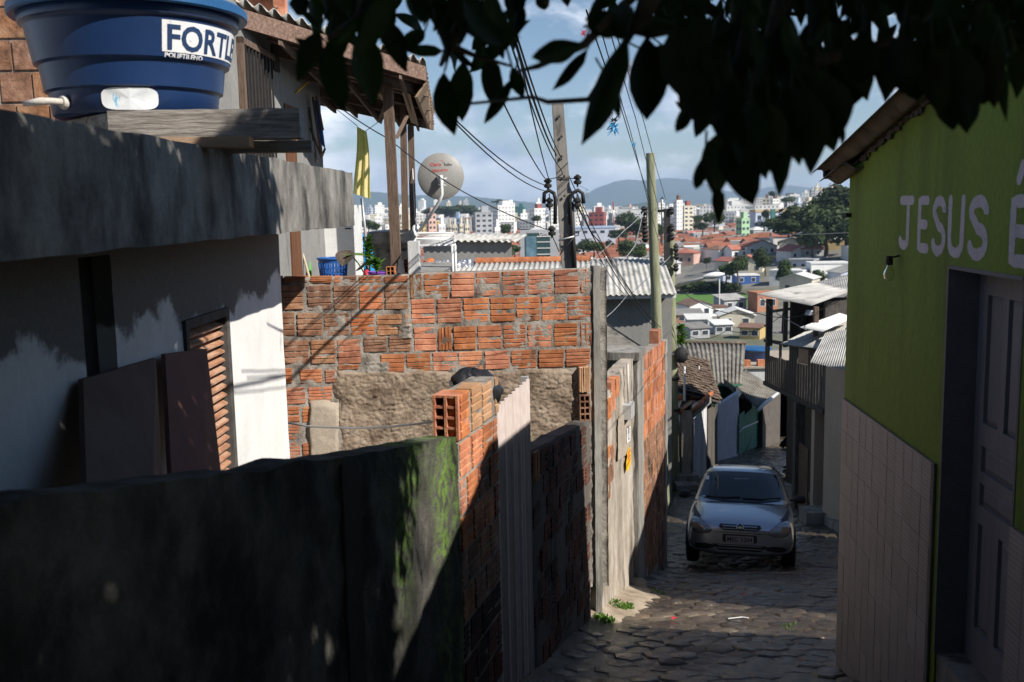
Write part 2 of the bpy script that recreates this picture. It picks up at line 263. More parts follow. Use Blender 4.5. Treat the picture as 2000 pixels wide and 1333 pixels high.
# ------------------------------------------------------------------ mesh building
WLOC = {}
class MB:
    def __init__(s): s.v = []; s.f = []; s.m = []
    def add(s, vs, fs, mi=0):
        o = len(s.v); s.v += [Vector(p) for p in vs]; s.f += [tuple(i + o for i in f) for f in fs]; s.m += [mi] * len(fs); return s
    def poly(s, pts, mi=0): return s.add(pts, [tuple(range(len(pts)))], mi)
    def obox(s, o, a, b, c, mi=0):
        o, a, b, c = map(Vector, (o, a, b, c))
        if a.cross(b).dot(c) < 0: a, b = b, a
        return s.add([o, o + a, o + a + b, o + b, o + c, o + a + c, o + a + b + c, o + b + c], [(3, 2, 1, 0), (4, 5, 6, 7), (0, 1, 5, 4), (1, 2, 6, 5), (2, 3, 7, 6), (3, 0, 4, 7)], mi)
    def box(s, x0, x1, y0, y1, z0, z1, mi=0): return s.obox((x0, y0, z0), (x1 - x0, 0, 0), (0, y1 - y0, 0), (0, 0, z1 - z0), mi)
    def hexa(s, q0, q1, mi=0):          # two matching quads joined into a block
        return s.add(list(q0) + list(q1), [(3, 2, 1, 0), (4, 5, 6, 7), (0, 1, 5, 4), (1, 2, 6, 5), (2, 3, 7, 6), (3, 0, 4, 7)], mi)
    def slab(s, quad, thick, mi=0):     # quad with thickness (vector)
        t = Vector(thick); return s.hexa([Vector(p) for p in quad], [Vector(p) + t for p in quad], mi)
    def prism(s, pts, ext, mi=0):
        n = len(pts); e = Vector(ext); pts = [Vector(p) for p in pts]
        return s.add(pts + [p + e for p in pts], [tuple(range(n))[::-1], tuple(range(n, 2 * n))] + [(i, (i + 1) % n, n + (i + 1) % n, n + i) for i in range(n)], mi)
    def tube(s, pts, r, n=8, mi=0, cap=True):
        pts = [Vector(p) for p in pts]; k = len(pts); rs = r if isinstance(r, (list, tuple)) else [r] * k
        vs = []; prev = None
        for i, p in enumerate(pts):
            t = (pts[min(i + 1, k - 1)] - pts[max(i - 1, 0)]).normalized()
            if prev is None:
                a = Vector((0, 0, 1)) if abs(t.z) < .9 else Vector((1, 0, 0)); u = t.cross(a).normalized()
            else: u = (prev - t * prev.dot(t)).normalized()
            prev = u; w = t.cross(u)
            vs += [p + (u * math.cos(2 * math.pi * j / n) + w * math.sin(2 * math.pi * j / n)) * rs[i] for j in range(n)]
        fs = [(i * n + j, i * n + (j + 1) % n, (i + 1) * n + (j + 1) % n, (i + 1) * n + j) for i in range(k - 1) for j in range(n)]
        if cap: fs += [tuple(range(n))[::-1], tuple(range((k - 1) * n, k * n))]
        return s.add(vs, fs, mi)
    def lathe(s, prof, c=(0, 0, 0), n=24, mi=0, ax=None, a0=0., a1=2 * math.pi):
        c = Vector(c); full = abs(a1 - a0 - 2 * math.pi) < 1e-6; m = n if full else n + 1
        q = Vector(ax).to_track_quat('Z', 'Y') if ax is not None else Quaternion()
        vs = []
        for r, z in prof:
            for j in range(m):
                a = a0 + (a1 - a0) * j / n; vs.append(c + q @ Vector((r * math.cos(a), r * math.sin(a), z)))
        fs = []
        for i in range(len(prof) - 1):
            for j in range(n):
                k = (j + 1) % m; f = (i * m + j, i * m + k, (i + 1) * m + k, (i + 1) * m + j); fs.append(f)
        return s.add(vs, fs, mi)
    def grid(s, fn, nu, nv, mi=0):
        vs = [fn(i / nu, j / nv) for j in range(nv + 1) for i in range(nu + 1)]
        return s.add(vs, [(j * (nu + 1) + i, j * (nu + 1) + i + 1, (j + 1) * (nu + 1) + i + 1, (j + 1) * (nu + 1) + i) for j in range(nv) for i in range(nu)], mi)
    def corr(s, a, b, c, d, pitch, amp, thick=.006, mi=0, seg=6, sag=0.):
        """corrugated sheet on the quad a-b (across the waves) to d-c (along the waves)"""
        a, b, c, d = map(Vector, (a, b, c, d)); n = (b - a).cross(d - a).normalized()
        if n.z < -1e-3: n = -n
        L = max((b - a).length, (c - d).length); k = max(2, int(L / pitch * seg)); rows = 4
        o = len(s.v)
        for lay in (0, 1):
            for j in range(rows + 1):
                for i in range(k + 1):
                    t = i / k; u = j / rows
                    p = (a.lerp(b, t)).lerp(d.lerp(c, t), u)
                    s.v.append(p + n * (amp * math.sin(2 * math.pi * t * L / pitch) - lay * thick) - Vector((0, 0, sag * 4 * u * (1 - u))))
        w = k + 1; h = w * (rows + 1)
        F = []
        for j in range(rows):
            for i in range(k):
                q = (o + j * w + i, o + j * w + i + 1, o + (j + 1) * w + i + 1, o + (j + 1) * w + i); F.append(q); F.append(tuple(x + h for x in q[::-1]))
        for i in range(k): F.append((o + i + 1, o + i, o + h + i, o + h + i + 1)); r0 = o + rows * w; F.append((r0 + i, r0 + i + 1, r0 + h + i + 1, r0 + h + i))
        for j in range(rows): F.append((o + j * w, o + (j + 1) * w, o + h + (j + 1) * w, o + h + j * w)); F.append((o + (j + 1) * w + k, o + j * w + k, o + h + j * w + k, o + h + (j + 1) * w + k))
        s.f += F; s.m += [mi] * len(F); return s
    def mesh(s, name, mats, smooth=False, org=None):
        me = bpy.data.meshes.new(name); o = org or Vector()
        me.from_pydata([tuple(p - o) for p in s.v], [], s.f)
        for m in (mats if isinstance(mats, (list, tuple)) else [mats]): me.materials.append(MATS[m])
        if len(me.materials) > 1: me.polygons.foreach_set('material_index', s.m)
        if smooth: me.polygons.foreach_set('use_smooth', [True] * len(me.polygons))
        me.update(); return me
    def build(s, name, mats, parent=None, smooth=False, smooth_angle=None):
        if parent is None:
            xs = [p.x for p in s.v]; ys = [p.y for p in s.v]; org = Vector(((min(xs) + max(xs)) / 2, (min(ys) + max(ys)) / 2, min(p.z for p in s.v)))
        else: org = WLOC.get(parent.name, Vector())
        me = s.mesh(name, mats, smooth or smooth_angle is not None, org)
        if smooth_angle is not None:
            me.set_sharp_from_angle(angle=R(smooth_angle))
        o = bpy.data.objects.new(name, me); C.objects.link(o); WLOC[o.name] = org
        if parent is None: o.location = org
        else: o.parent = parent          # local frame of parent; verts are relative to the parent's origin
        return o
def tag(o, label=None, cat=None, group=None, kind=None):
    if label: o['label'] = label
    if cat: o['category'] = cat
    if group: o['group'] = group
    if kind: o['kind'] = kind
    return o
def thing(name, loc, label, cat, group=None):
    e = bpy.data.objects.new(name, None); e.empty_display_size = .2; C.objects.link(e); e.location = loc; WLOC[e.name] = Vector(loc)
    return tag(e, label, cat, group)
def place(name, me, mat4, parent):       # a shared-mesh piece at a world matrix
    o = bpy.data.objects.new(name, me); C.objects.link(o); o.parent = parent
    o.matrix_parent_inverse = Matrix.Translation(-WLOC.get(parent.name, Vector())); o.matrix_basis = mat4; WLOC[o.name] = mat4.to_translation()
    return o
def frame(o, x, y, z): return Matrix(((x[0], y[0], z[0], o[0]), (x[1], y[1], z[1], o[1]), (x[2], y[2], z[2], o[2]), (0, 0, 0, 1)))
def copy_tree(o, parent=None, name=None):
    c = o.copy(); C.objects.link(c); c.parent = parent; WLOC[c.name] = WLOC.get(o.name, Vector())
    for ch in o.children: copy_tree(ch, c)
    return c
def textmesh(body, size, extrude=.0, bold=0., shear=0., space=1.):
    cu = bpy.data.curves.new('t', 'FONT'); cu.body = body; cu.size = size; cu.extrude = extrude; cu.offset = bold; cu.shear = shear; cu.space_character = space; cu.resolution_u = 3
    o = bpy.data.objects.new('t', cu); C.objects.link(o); dg = bpy.context.evaluated_depsgraph_get(); dg.update()
    me = o.evaluated_get(dg).to_mesh(); vs = [v.co.copy() for v in me.vertices]; fs = [tuple(p.vertices) for p in me.polygons]
    o.evaluated_get(dg).to_mesh_clear(); bpy.data.objects.remove(o); bpy.data.curves.remove(cu)
    return vs, fs
def nz3(p, s=1.): return mnoise.noise(Vector(p) * s)
# ================================================================== setting: terrain, street
ZC = [(-40, 3.), (-12, .6), (-3, -1.0), (0, -1.6), (3, -2.33), (5, -2.88), (7.3, -3.54), (9.4, -4.05), (11.3, -4.53), (14.2, -5.4), (17, -6.0), (22, -6.75), (30, -7.85), (38, -9.1), (45, -10.3), (70, -14), (100, -18), (150, -22), (250, -24.6), (600, -26), (1500, -27), (4200, -29)]
def zc(Y): return interp(ZC, Y)
def bump_(x, y, cx, cy, rx, ry, h):
    d = ((x - cx) / rx) ** 2 + ((y - cy) / ry) ** 2
    return h * math.exp(-d)
def terr(x, Y):
    z = zc(Y)
    if Y > 120: z += bump_(x, Y, 150, 330, 75, 110, 15) + bump_(x, Y, 520, 1300, 230, 480, 27) + bump_(x, Y, -240, 2200, 260, 400, 12)
    return z
def ground_hit(px, py, y0=60., y1=4000.):
    d = ray(px, py); Y = y0
    while Y < y1:
        p = d * (Y / d.y)
        if p.z <= terr(p.x, Y): return p
        Y *= 1.01
    return d * (y1 / d.y)
YL = [-40, -30, -20, -14, -10, -6, -4, -2] + [i * .5 for i in range(0, 80)] + [40 + i * 2.5 for i in range(24)] + [100 + i * 10 for i in range(20)] + [300 + i * 25 for i in range(28)] + [1000 + i * 100 for i in range(33)]
XF = [-1., -.75, -.5, -.35, -.25, -.2, -.15, -.1, -.07, -.04, -.02, 0, .02, .04, .07, .1, .15, .2, .25, .3, .35, .42, .5, .75, 1.]
mb = MB()
for Y in YL:
    w = max(16., abs(Y) * 1.5)
    for t in XF:
        x = t * w; mb.v.append(Vector((x, Y, terr(x, Y) - (.07 if Y < 60 else 0))))
nx = len(XF); nY = len(YL)
for j in range(nY - 1):
    for i in range(nx - 1):
        mb.f.append((j * nx + i, j * nx + i + 1, (j + 1) * nx + i + 1, (j + 1) * nx + i)); mb.m.append(0 if YL[j] < 90 else 1)
tag(mb.build('ground', ['hill_ground', 'town_ground'], smooth=True), kind='structure')

LW = ((-1.82, 0), (.28, 1)); GW = ((1.95, 0), (.067, 1)); LH = ((-2.245, 0), (.03, 1)); SE = ((-1.605, 0), (.03, 1))
LEFT = [(-6, -3.4), (0, -1.85), (9.4, .81), (14.4, 2.2), (20, 3.3), (25, 4.4), (30, 6.3), (36, 9.2), (42, 14)]
RIGHT = [(-6, 1.6), (7.3, 2.5), (9, 3.4), (13, 4.9), (19, 6.15), (24, 6.5), (28, 7.6), (33, 10.5), (38, 15), (42, 20)]
def sz(x, Y):      # street surface with hollows and a slightly raised left bank
    t = max(0, 1 - (x - interp(LEFT, Y)) / .5)
    return zc(Y) + .018 * nz3((x, Y, 0), .9) + .06 * t * t * (1 if 6 < Y < 14 else .3)
mb = MB()
ys = [-6 + .25 * i for i in range(0, 190)]; nu = 16
for Y in ys:
    a, b = interp(LEFT, Y) - .15, interp(RIGHT, Y) + .15
    for i in range(nu + 1):
        x = lerp(a, b, i / nu); mb.v.append(Vector((x, Y, sz(x, Y) - .014 + .008 * nz3((x, Y, 3), 6))))
for j in range(len(ys) - 1):
    for i in range(nu): mb.f.append((j * (nu + 1) + i, j * (nu + 1) + i + 1, (j + 1) * (nu + 1) + i + 1, (j + 1) * (nu + 1) + i)); mb.m.append(0)
street = tag(mb.build('street', 'street_joint', smooth=True), kind='structure')
# hexagonal paving blocks
PW, PL = .225, .26
hexm = []
for k in range(12):
    rr = random.Random(k); b = MB(); pts = []
    for i in range(6):
        a = math.pi / 6 + i * math.pi / 3; pts.append((math.cos(a) * PW * .575 * (1 + rr.uniform(-.15, .12)), math.sin(a) * PL * .575 * (1 + rr.uniform(-.15, .12))))
    rings = [(1., -.06), (.98, -.016), (.88, -.004), (.5, .004)]
    for s_, z in rings: b.v += [Vector((x * s_, y * s_, z)) for x, y in pts]
    b.v.append(Vector((0, 0, .004)))
    for j in range(3):
        for i in range(6): b.f.append((j * 6 + i, j * 6 + (i + 1) % 6, (j + 1) * 6 + (i + 1) % 6, (j + 1) * 6 + i))
    for i in range(6): b.f.append((18 + i, 18 + (i + 1) % 6, 24))
    b.m = [0] * len(b.f); hexm.append((b, b.mesh('paver', 'paver', smooth=False)))
spots = []
row = 0; Y = 5.2
while Y < 34:
    a, b = interp(LEFT, Y), interp(RIGHT, Y); x = math.floor(a / PW) * PW + (PW / 2 if row % 2 else 0)
    while x < b + .1:
        if x > a + (.30 if 8.9 < Y < 11.6 else .05) + .12 * nz3((x, Y, 9), 2):
            p = Vector((x, Y, sz(x, Y))); u, v = project(p)
            if 1100 < u < 1700 and v < 1360: spots.append((x + random.uniform(-.02, .02), Y + random.uniform(-.022, .022)))
        x += PW
    Y += PL * .8; row += 1
big = set(range(min(300, len(spots))))
rest = MB()
for i, (x, Y) in enumerate(spots):
    e = .12; sx = (sz(x + e, Y) - sz(x - e, Y)) / (2 * e); sy = (sz(x, Y + e) - sz(x, Y - e)) / (2 * e)
    X = Vector((1, 0, sx + random.uniform(-.06, .06))).normalized(); Yv = Vector((0, 1, sy + random.uniform(-.05, .05))).normalized(); Z = X.cross(Yv).normalized(); Yv = Z.cross(X)
    m4 = frame((x, Y, sz(x, Y) + random.uniform(-.013, .006)), X, Yv, Z); b, me = hexm[(i * 5 + i // 7) % 12]
    if i in big: place('paver', me, m4, street)
    else: rest.add([m4 @ p for p in b.v], b.f)
if rest.v: tag(rest.build('far_pavers', 'paver', street), kind='stuff')

# ================================================================== brick pieces
def ribbed(n=4):
    b = MB(); prof = [(-.5, .98), (-.5, .03), (-.485, 0)]
    for i in range(1, n):
        z = -.5 + i / n; prof += [(z - .035, 0), (z, .11), (z + .035, 0)]
    prof += [(.485, 0), (.5, .03), (.5, .98)]
    b.prism([(-.5, y, z) for z, y in prof], (1, 0, 0)); return b
class Var(list):
    pass
def variants(mat, ribs=None):
    out = Var()
    for k in range(7):
        r_ = random.Random(k * 13 + 5); b = ribbed(ribs or (4 if k % 3 else 5)); n = len(b.v) // 2
        for i, p in enumerate(b.v):
            p.z += r_.uniform(-.009, .009); p.x += r_.uniform(-.03, .012) * (1 if p.x > 0 else -1); p.y += abs(r_.gauss(0, .012))
            if r_.random() < .08: p.y += .16
        out.append(b.mesh('brick', mat))
    return out
RB = [variants(m_) for m_ in ('brick', 'brick_old', 'brick_pale', 'brick_dark')]
SMB = variants('brick_old', 1)
def hollow(nx_, nz_, m='brick', rnd=False):
    b = MB(); t = .1
    b.box(-.5 + .01, .5 - .01, .8, .98, -.49, .49, 1)
    ww = (1 - t * (nx_ + 1)) / nx_; tz = t * .55; hh = (1 - tz * (nz_ + 1)) / nz_
    for i in range(nx_ + 1): x = -.5 + i * (ww + t); b.box(x, x + t, 0, .98, -.5, .5, 0)
    for j in range(nz_ + 1):
        z = -.5 + j * (hh + tz)
        for i in range(nx_): x = -.5 + t + i * (ww + t); b.box(x, x + ww, .02, .97, z, z + tz, 0)
    return b.mesh('hollow_brick', [m, 'brick_hole_shade'])
HB24 = hollow(2, 4); HB24d = hollow(2, 4, 'brick_old')
def wframe(wall):
    (x0, y0), (dx, dy) = wall; d = Vector((dx, dy, 0)).normalized(); n = Vector((d.y, -d.x, 0))
    if n.dot(Vector((-x0, -y0, 0))) < 0: n = -n
    return d, n
UPV = Vector((0, 0, 1))
def put_brick(parent, wall, x0, x1, y0, y1, me, depth=.1, out=.012, vert=False, name='brick'):
    d, n = wframe(wall); xm, ym = (x0 + x1) / 2, (y0 + y1) / 2
    l, r, t, b = onw(x0, ym, wall), onw(x1, ym, wall), onw(xm, y0, wall), onw(xm, y1, wall)
    w, h = (r - l).length - .012, (t - b).length - .014; c = (l + r) / 2 + n * (out + random.uniform(-.004, .004))
    tilt = random.uniform(-.012, .012); dd = (d * math.cos(tilt) + UPV * math.sin(tilt)); uu = (UPV * math.cos(tilt) - d * math.sin(tilt))
    if vert: X, Z = uu * h, dd * w
    else: X, Z = dd * w, uu * h
    return place(name, random.choice(me) if isinstance(me, Var) else me, frame(c, X, -n * depth, Z), parent)
def put_brick_m(parent, wall, Y, z, w, h, me, depth=.1, out=.012, vert=False, name='brick'):
    d, n = wframe(wall); (x0, y0), (dx, dy) = wall
    c = Vector((x0 + dx * (Y - y0) / dy, Y, z)) + n * (out + random.uniform(-.004, .004))
    X, Z = (UPV * h, d * w) if vert else (d * w, UPV * h)
    return place(name, random.choice(me) if isinstance(me, Var) else me, frame(c, X, -n * depth, Z), parent)
def wp(wall, Y, z=0.):
    (x0, y0), (dx, dy) = wall; return Vector((x0 + dx * (Y - y0) / dy, Y, z))
def rough_wall(wall, Ya, Yb, zb, zt, thick, name, mat, parent=None, amp=.01, fs=6., step=.08, topn=.015, smooth=True):
    """wall body with an uneven face and top; zb, zt are functions of Y"""
    d, n = wframe(wall); b = MB(); nu = max(2, int((Yb - Ya) / step)); nv = max(3, int((zt((Ya + Yb) / 2) - zb((Ya + Yb) / 2)) / step))
    def pt(u, v, face):
        Y = lerp(Ya, Yb, u); z1 = zt(Y) + topn * nz3((Y, 1, 7), 4); z = lerp(zb(Y), z1, v); p = wp(wall, Y, z)
        return p + n * (amp * nz3((p.x, p.y, p.z), fs) + amp * .5 * nz3((p.x, p.y, p.z), fs * 3)) if face else p - n * thick
    b.grid(lambda u, v: pt(u, v, True), nu, nv)
    k = len(b.v); b.grid(lambda u, v: pt(u, v, False), nu, nv); b.f[-nu * nv:] = [f[::-1] for f in b.f[-nu * nv:]]
    for i in range(nu): a = nv * (nu + 1) + i; b.f.append((a, a + 1, k + a + 1, k + a)); b.m.append(0)
    for j in range(nv):
        for e in (0, nu):
            a = j * (nu + 1) + e; b.f.append((a, a + nu + 1, k + a + nu + 1, k + a)); b.m.append(0)
    return b.build(name, mat, parent, smooth_angle=40)
def gz(Y): return zc(Y) - .25

# ================================================================== mossy low wall, near left
def Yl(px, py): return onw(px, py, LW).y
top = [(onw(px, py, LW).y, onw(px, py, LW).z) for px, py in ((-70, 1003), (0, 988), (120, 968), (250, 950), (450, 925), (700, 888), (800, 870), (893, 853))]
top = [(-4, -.2)] + top
Ya, Yb = -4, top[-1][0]
moss = thing('garden_wall', wp(LW, 3, zc(3)), 'low dark mossy rendered wall sweeping along the left of the lane', 'wall')
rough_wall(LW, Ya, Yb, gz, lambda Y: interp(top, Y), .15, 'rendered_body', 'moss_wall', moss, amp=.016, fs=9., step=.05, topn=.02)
Yp = Yl(665, 1000)
rough_wall(((-1.82 + .012, 0), (.28, 1)), Yp, Yp + .16, gz, lambda Y: interp(top, Y) - .03, .05, 'pilaster', 'dark_wood', moss, amp=.006)
for Yq, zq in ():
    put_brick_m(moss, LW, Yq, interp(top, Yq) - .16, .2, .17, RB[3], out=.006)

# ------------------------------------------------------------------ brick pier with the hollow brick on top
Y0, Y1 = Yb + .005, Yl(972, 900)
pier = thing('brick_pier', wp(LW, Y0, zc(Y0)), 'ragged brick pier with an open hollow brick on top, beside the pinkish metal sheet', 'brick pier')
ptop = onw(915, 852, LW).z
rough_wall(LW, Y0, Y1, gz, lambda Y: ptop, .145, 'mortar_core', 'mortar', pier, amp=.006)
h = .2; z = ptop - .105; r = 0
while z > zc(Y0) + .1:
    yy = Y0 + .005 - (.1 if r % 2 else 0)
    while yy < Y1 - .03:
        ya_, yb_ = max(yy, Y0 + .005), min(yy + .2, Y1 - .005)
        if yb_ - ya_ > .04: put_brick_m(pier, LW, (ya_ + yb_) / 2, z, yb_ - ya_ - .008, .19, RB[(0, 1, 3)[(r > 2) + (r > 4)]], out=.01)
        yy += .213
    z -= .213; r += 1
# standing hollow brick with cemented bricks behind it
d_, n_ = wframe(LW); hb0 = wp(LW, Y0 + .02, ptop + .012)
hh = onw(915, 766, LW).z - ptop; Xd = -n_
place('hollow_brick', HB24, frame(hb0 + Xd * .077 + UPV * (hh / 2) + n_ * .002, Xd * .15, d_ * .19, UPV * hh), pier)
b = MB(); b.obox(hb0 + Xd * .005 + d_ * .2, Xd * .14, d_ * (Y1 - Y0 - .22), UPV * (hh - .012)); b.build('mortar_core_top', 'mortar', pier)
put_brick_m(pier, LW, Y0 + .12, ptop + .012 + hh / 2, .15, hh, RB[0], out=.012)
put_brick_m(pier, LW, Y0 + .34, ptop + .012 + hh / 2, .19, hh, RB[2], out=.008)
yy = Y0 + .45
while yy < Y1 - .06:
    put_brick_m(pier, LW, yy + .095, ptop + .012 + hh / 2 - .01, min(.19, Y1 - yy) - .01, hh - .03, RB[2], out=.004); yy += .2

# ------------------------------------------------------------------ corrugated metal gate
Ys0, Ys1 = Y1 + .01, Yl(1036, 800)
SH = ((-1.82 - .02, 0), (.28, 1)); zt0, zt1 = onw(974, 790, SH).z, onw(1034, 737, SH).z
gate = thing('metal_gate', wp(SH, (Ys0 + Ys1) / 2, zc(Ys0)), 'pinkish ribbed metal sheet gate with a slanted top edge beside the brick pier', 'gate')
b = MB(); k = 40; pts = []
for i in range(k + 1):
    t = i / k; Y = lerp(Ys0, Ys1, t); ph = (t * 9) % 1; off = .018 if ph < .3 else (.018 * (1 - (ph - .3) / .12) if ph < .42 else (0 if ph < .88 else .018 * (ph - .88) / .12))
    pts.append((wp(SH, Y) + n_ * off, lerp(zt0, zt1, t), zc(Y) + .06))
for lay in (0, 1):
    for p, zt, zb in pts:
        q = p - n_ * .003 * lay; b.v += [Vector((q.x, q.y, zb)), Vector((q.x, q.y, zt))]
K = 2 * (k + 1)
for i in range(k):
    b.f += [(2 * i, 2 * i + 2, 2 * i + 3, 2 * i + 1), (K + 2 * i, K + 2 * i + 1, K + 2 * i + 3, K + 2 * i + 2), (2 * i + 1, 2 * i + 3, K + 2 * i + 3, K + 2 * i + 1), (2 * i, K + 2 * i, K + 2 * i + 2, 2 * i + 2)]
b.m = [0] * len(b.f); b.build('ribbed_sheet', 'metal_sheet', gate)
b = MB(); b.obox(wp(SH, Ys1 + .005, zc(Ys1)) - n_ * .05, d_ * .04, n_ * .05, UPV * (zt1 - zc(Ys1) + .01)); b.build('gate_post', 'galv', gate)

# ------------------------------------------------------------------ black rubbish bag behind the pier
bag = MB()
c0 = at(936, 758, 6.2)
def bagp(u, v):
    a = u * 2 * math.pi; e = (v - .5) * math.pi; p = Vector((math.cos(a) * math.cos(e) * .165, math.sin(a) * math.cos(e) * .15, math.sin(e) * .115))
    k = 1 + .22 * nz3(p, 9) + .1 * nz3(p, 24) + .12 * abs(math.sin(a * 7 + 2 * e)) * max(0, math.sin(e))
    return c0 + p * k + Vector((-.04 * max(0, math.sin(e)), 0, 0))
bag.grid(bagp, 48, 22)
yard_base = MB(); yard_base.box(-.4, -.34, 6.0, 6.5, zc(6.3) - .2, c0.z - .1)
tag(yard_base.build('rubble_plinth', 'concrete'), 'grey concrete plinth hidden behind the brick pier under the black bag', 'plinth')
tag(bag.build('rubbish_bag', 'plastic_black', smooth=True), 'shiny black plastic rubbish bag bulging behind the hollow brick', 'bag')

# ------------------------------------------------------------------ second low brick wall
Yd0, Yd1 = Yl(1046, 900), Yl(1157, 900)
LD = ((-1.82 - .03, 0), (.28, 1)); td0, td1 = onw(1055, 864, LD).z, onw(1150, 822, LD).z
lowb = thing('low_brick_wall', wp(LD, (Yd0 + Yd1) / 2, zc(Yd0)), 'low dark brick wall in shade between the metal gate and the concrete corner post', 'wall')
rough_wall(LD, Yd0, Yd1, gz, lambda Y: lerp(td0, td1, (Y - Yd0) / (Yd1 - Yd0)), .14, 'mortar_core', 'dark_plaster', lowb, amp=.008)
r = 0
zrow = td0 - .12
while zrow > zc(Yd0) - .3:
    yy = Yd0 + .1 + (.11 if r % 2 else 0)
    while yy < Yd1 - .08:
        sl = (td1 - td0) / (Yd1 - Yd0); z = zrow + sl * (yy - Yd0)
        if z > zc(yy) + .12 and nz3((yy, z, 2), 2.2) > -.32: put_brick_m(lowb, LD, yy, z, .19, .17, RB[3], out=random.choice((.004, .008, .012)))  # courses use the darkest brick mix
        yy += .208
    zrow -= .19; r += 1
put_brick_m(lowb, LD, Yd0 + .07, td0 - .13, .12, .22, RB[1], out=.03, vert=True)

# ================================================================== big sunlit brick wall facing us
Pa, Pb = at(545, 700, 9.05), at(1160, 700, 9.35)
BW = ((Pa.x, Pa.y), (Pb.x - Pa.x, Pb.y - Pa.y))
dB, nB = wframe(BW)
bw = thing('brick_wall', ((Pa.x + Pb.x) / 2, 9.2, -3.6), 'big sunlit terracotta hollow brick wall with a rough mud-rendered lower part', 'brick wall')
bl, br = onw(520, 540, BW), onw(1166, 524, BW)
ztopL, ztopR = onw(560, 541, BW).z, onw(1120, 523, BW).z
b = MB(); thick = .11
xa = -.35; L = (br - onw(520, 700, BW)).length
o0 = onw(520, 700, BW); o0.z = 0
def zt_b(s): return lerp(ztopL, ztopR, min(1, max(0, (s / L - .43) / .03))) + .006 * nz3((s, 0, 0), 9)
nu, nv = 110, 95
def face(u, v):
    s = u * L; z = lerp(-3.7, zt_b(s) - .012, v); p = o0 + dB * s; p.z = z
    return p + nB * (.007 + .013 * nz3(p, 11) + .009 * nz3(p, 30))
b.grid(face, nu, nv); k = len(b.v)
b.grid(lambda u, v: (lambda p: p - nB * (thick + .01))(face(u, v)), nu, nv); b.f[-nu * nv:] = [f[::-1] for f in b.f[-nu * nv:]]
for i in range(nu): a = nv * (nu + 1) + i; b.f.append((a, a + 1, k + a + 1, k + a)); b.m.append(0)
for j in range(nv):
    for e in (0, nu): a = j * (nu + 1) + e; b.f.append((a, a + nu + 1, k + a + nu + 1, k + a)); b.m.append(0)
b.build('mortar_core', 'mortar', bw, smooth=True)
rows = []
def rowb(y0a, y1a, y0b, y1b, xs, mat=0):     # y range at left end a and right end b
    xl, xr = xs[0][0], xs[-1][1]
    for x0, x1, *o in xs:
        t = ((x0 + x1) / 2 - xl) / max(1, xr - xl); rows.append((x0, x1, lerp(y0a, y0b, t), lerp(y1a, y1b, t), o[0] if o else mat, o[1] if len(o) > 1 else ''))
rowb(535, 585, 524, 572, [(800, 825, 1, 'v'), (828, 877), (880, 927), (930, 977), (980, 1027), (1030, 1078), (1082, 1131), (1134, 1156, 0, 'h')])
rowb(584, 634, 577, 625, [(803, 850), (853, 902), (905, 955), (957, 1006), (1008, 1055), (1057, 1106), (1108, 1156)])
rowb(639, 687, 629, 676, [(808, 853), (855, 883, 0, 'v'), (885, 930), (932, 980), (982, 1028), (1030, 1078), (1081, 1128), (1133, 1156, 0, 'h')])
rowb(691, 729, 679, 716, [(743, 791), (794, 842), (845, 893), (895, 943), (946, 996), (998, 1048), (1051, 1102), (1104, 1153)])
rowb(539, 554, 538, 553, [(540, 552), (554, 602), (605, 650), (652, 667), (669, 698, 1), (701, 747), (750, 798)], 0)
rowb(556, 606, 557, 605, [(546, 593, 1), (600, 648, 1), (651, 699, 1), (701, 749, 0), (751, 798, 1)], 1)
rowb(609, 657, 614, 656, [(548, 577, 1), (580, 631, 1), (633, 683, 1), (685, 732, 0), (735, 786, 1), (791, 802, 0)], 1)
rowb(664, 711, 662, 711, [(555, 605, 1), (607, 656, 1), (659, 706, 0)], 1)
rowb(657, 689, 656, 688, [(710, 757, 1), (759, 803, 1)])
rowb(718, 749, 722, 748, [(552, 572), (586, 630), (635, 656)]); rowb(712, 723, 711, 722, [(660, 702)])
rowb(757, 790, 754, 789, [(553, 598), (602, 650)]); rowb(793, 825, 793, 825, [(553, 586), (590, 642)])
rowb(828, 860, 828, 860, [(553, 588), (606, 628)]); rowb(863, 897, 863, 897, [(556, 588), (591, 633)]); rowb(900, 930, 900, 930, [(556, 588), (591, 633)])
for x0, x1, y0, y1, m, kind in rows:
    if kind == 'h': put_brick(bw, BW, x0, x1, y0, y1, HB24, depth=.11, out=.012, name='hollow_brick')
    else: put_brick(bw, BW, x0, x1, y0, y1, RB[m], depth=.1, out=.016, vert=kind == 'v')
# mud render in the lower right, lumpy
def mud(x0, x1, y0, y1, nu, nv, amp, name, mat, out, edge):
    b = MB()
    def f(u, v):
        px, py = lerp(x0, x1, u), lerp(y1, y0, v)
        p = onw(px, py, BW); e = min(u, 1 - u, 1 - v) ; k = min(1, max(0, e / edge + .5 * nz3(p, 5)))
        h = amp * (1.1 * nz3(p, 5) + .6 * abs(nz3((p.x, p.y, p.z * 1.7), 13)) + .45 * nz3((p.x, p.y, p.z * 1.5), 27) + .3 * nz3(p, 55)) * k
        return p + nB * (-.03 * (1 - k) + out * k + h)
    b.grid(f, nu, nv); return b.build(name, mat, bw, smooth=True)
mud(640, 1160, 716, 960, 260, 120, .02, 'mud_render', 'earth_render', .026, .05)
mud(600, 668, 770, 960, 24, 50, .006, 'cement_patch', 'smooth_render', .04, .12)
mud(700, 770, 700, 735, 24, 14, .03, 'mortar_lump', 'mortar', .02, .2); mud(768, 808, 630, 660, 16, 12, .03, 'mortar_lump', 'mortar', .02, .2)
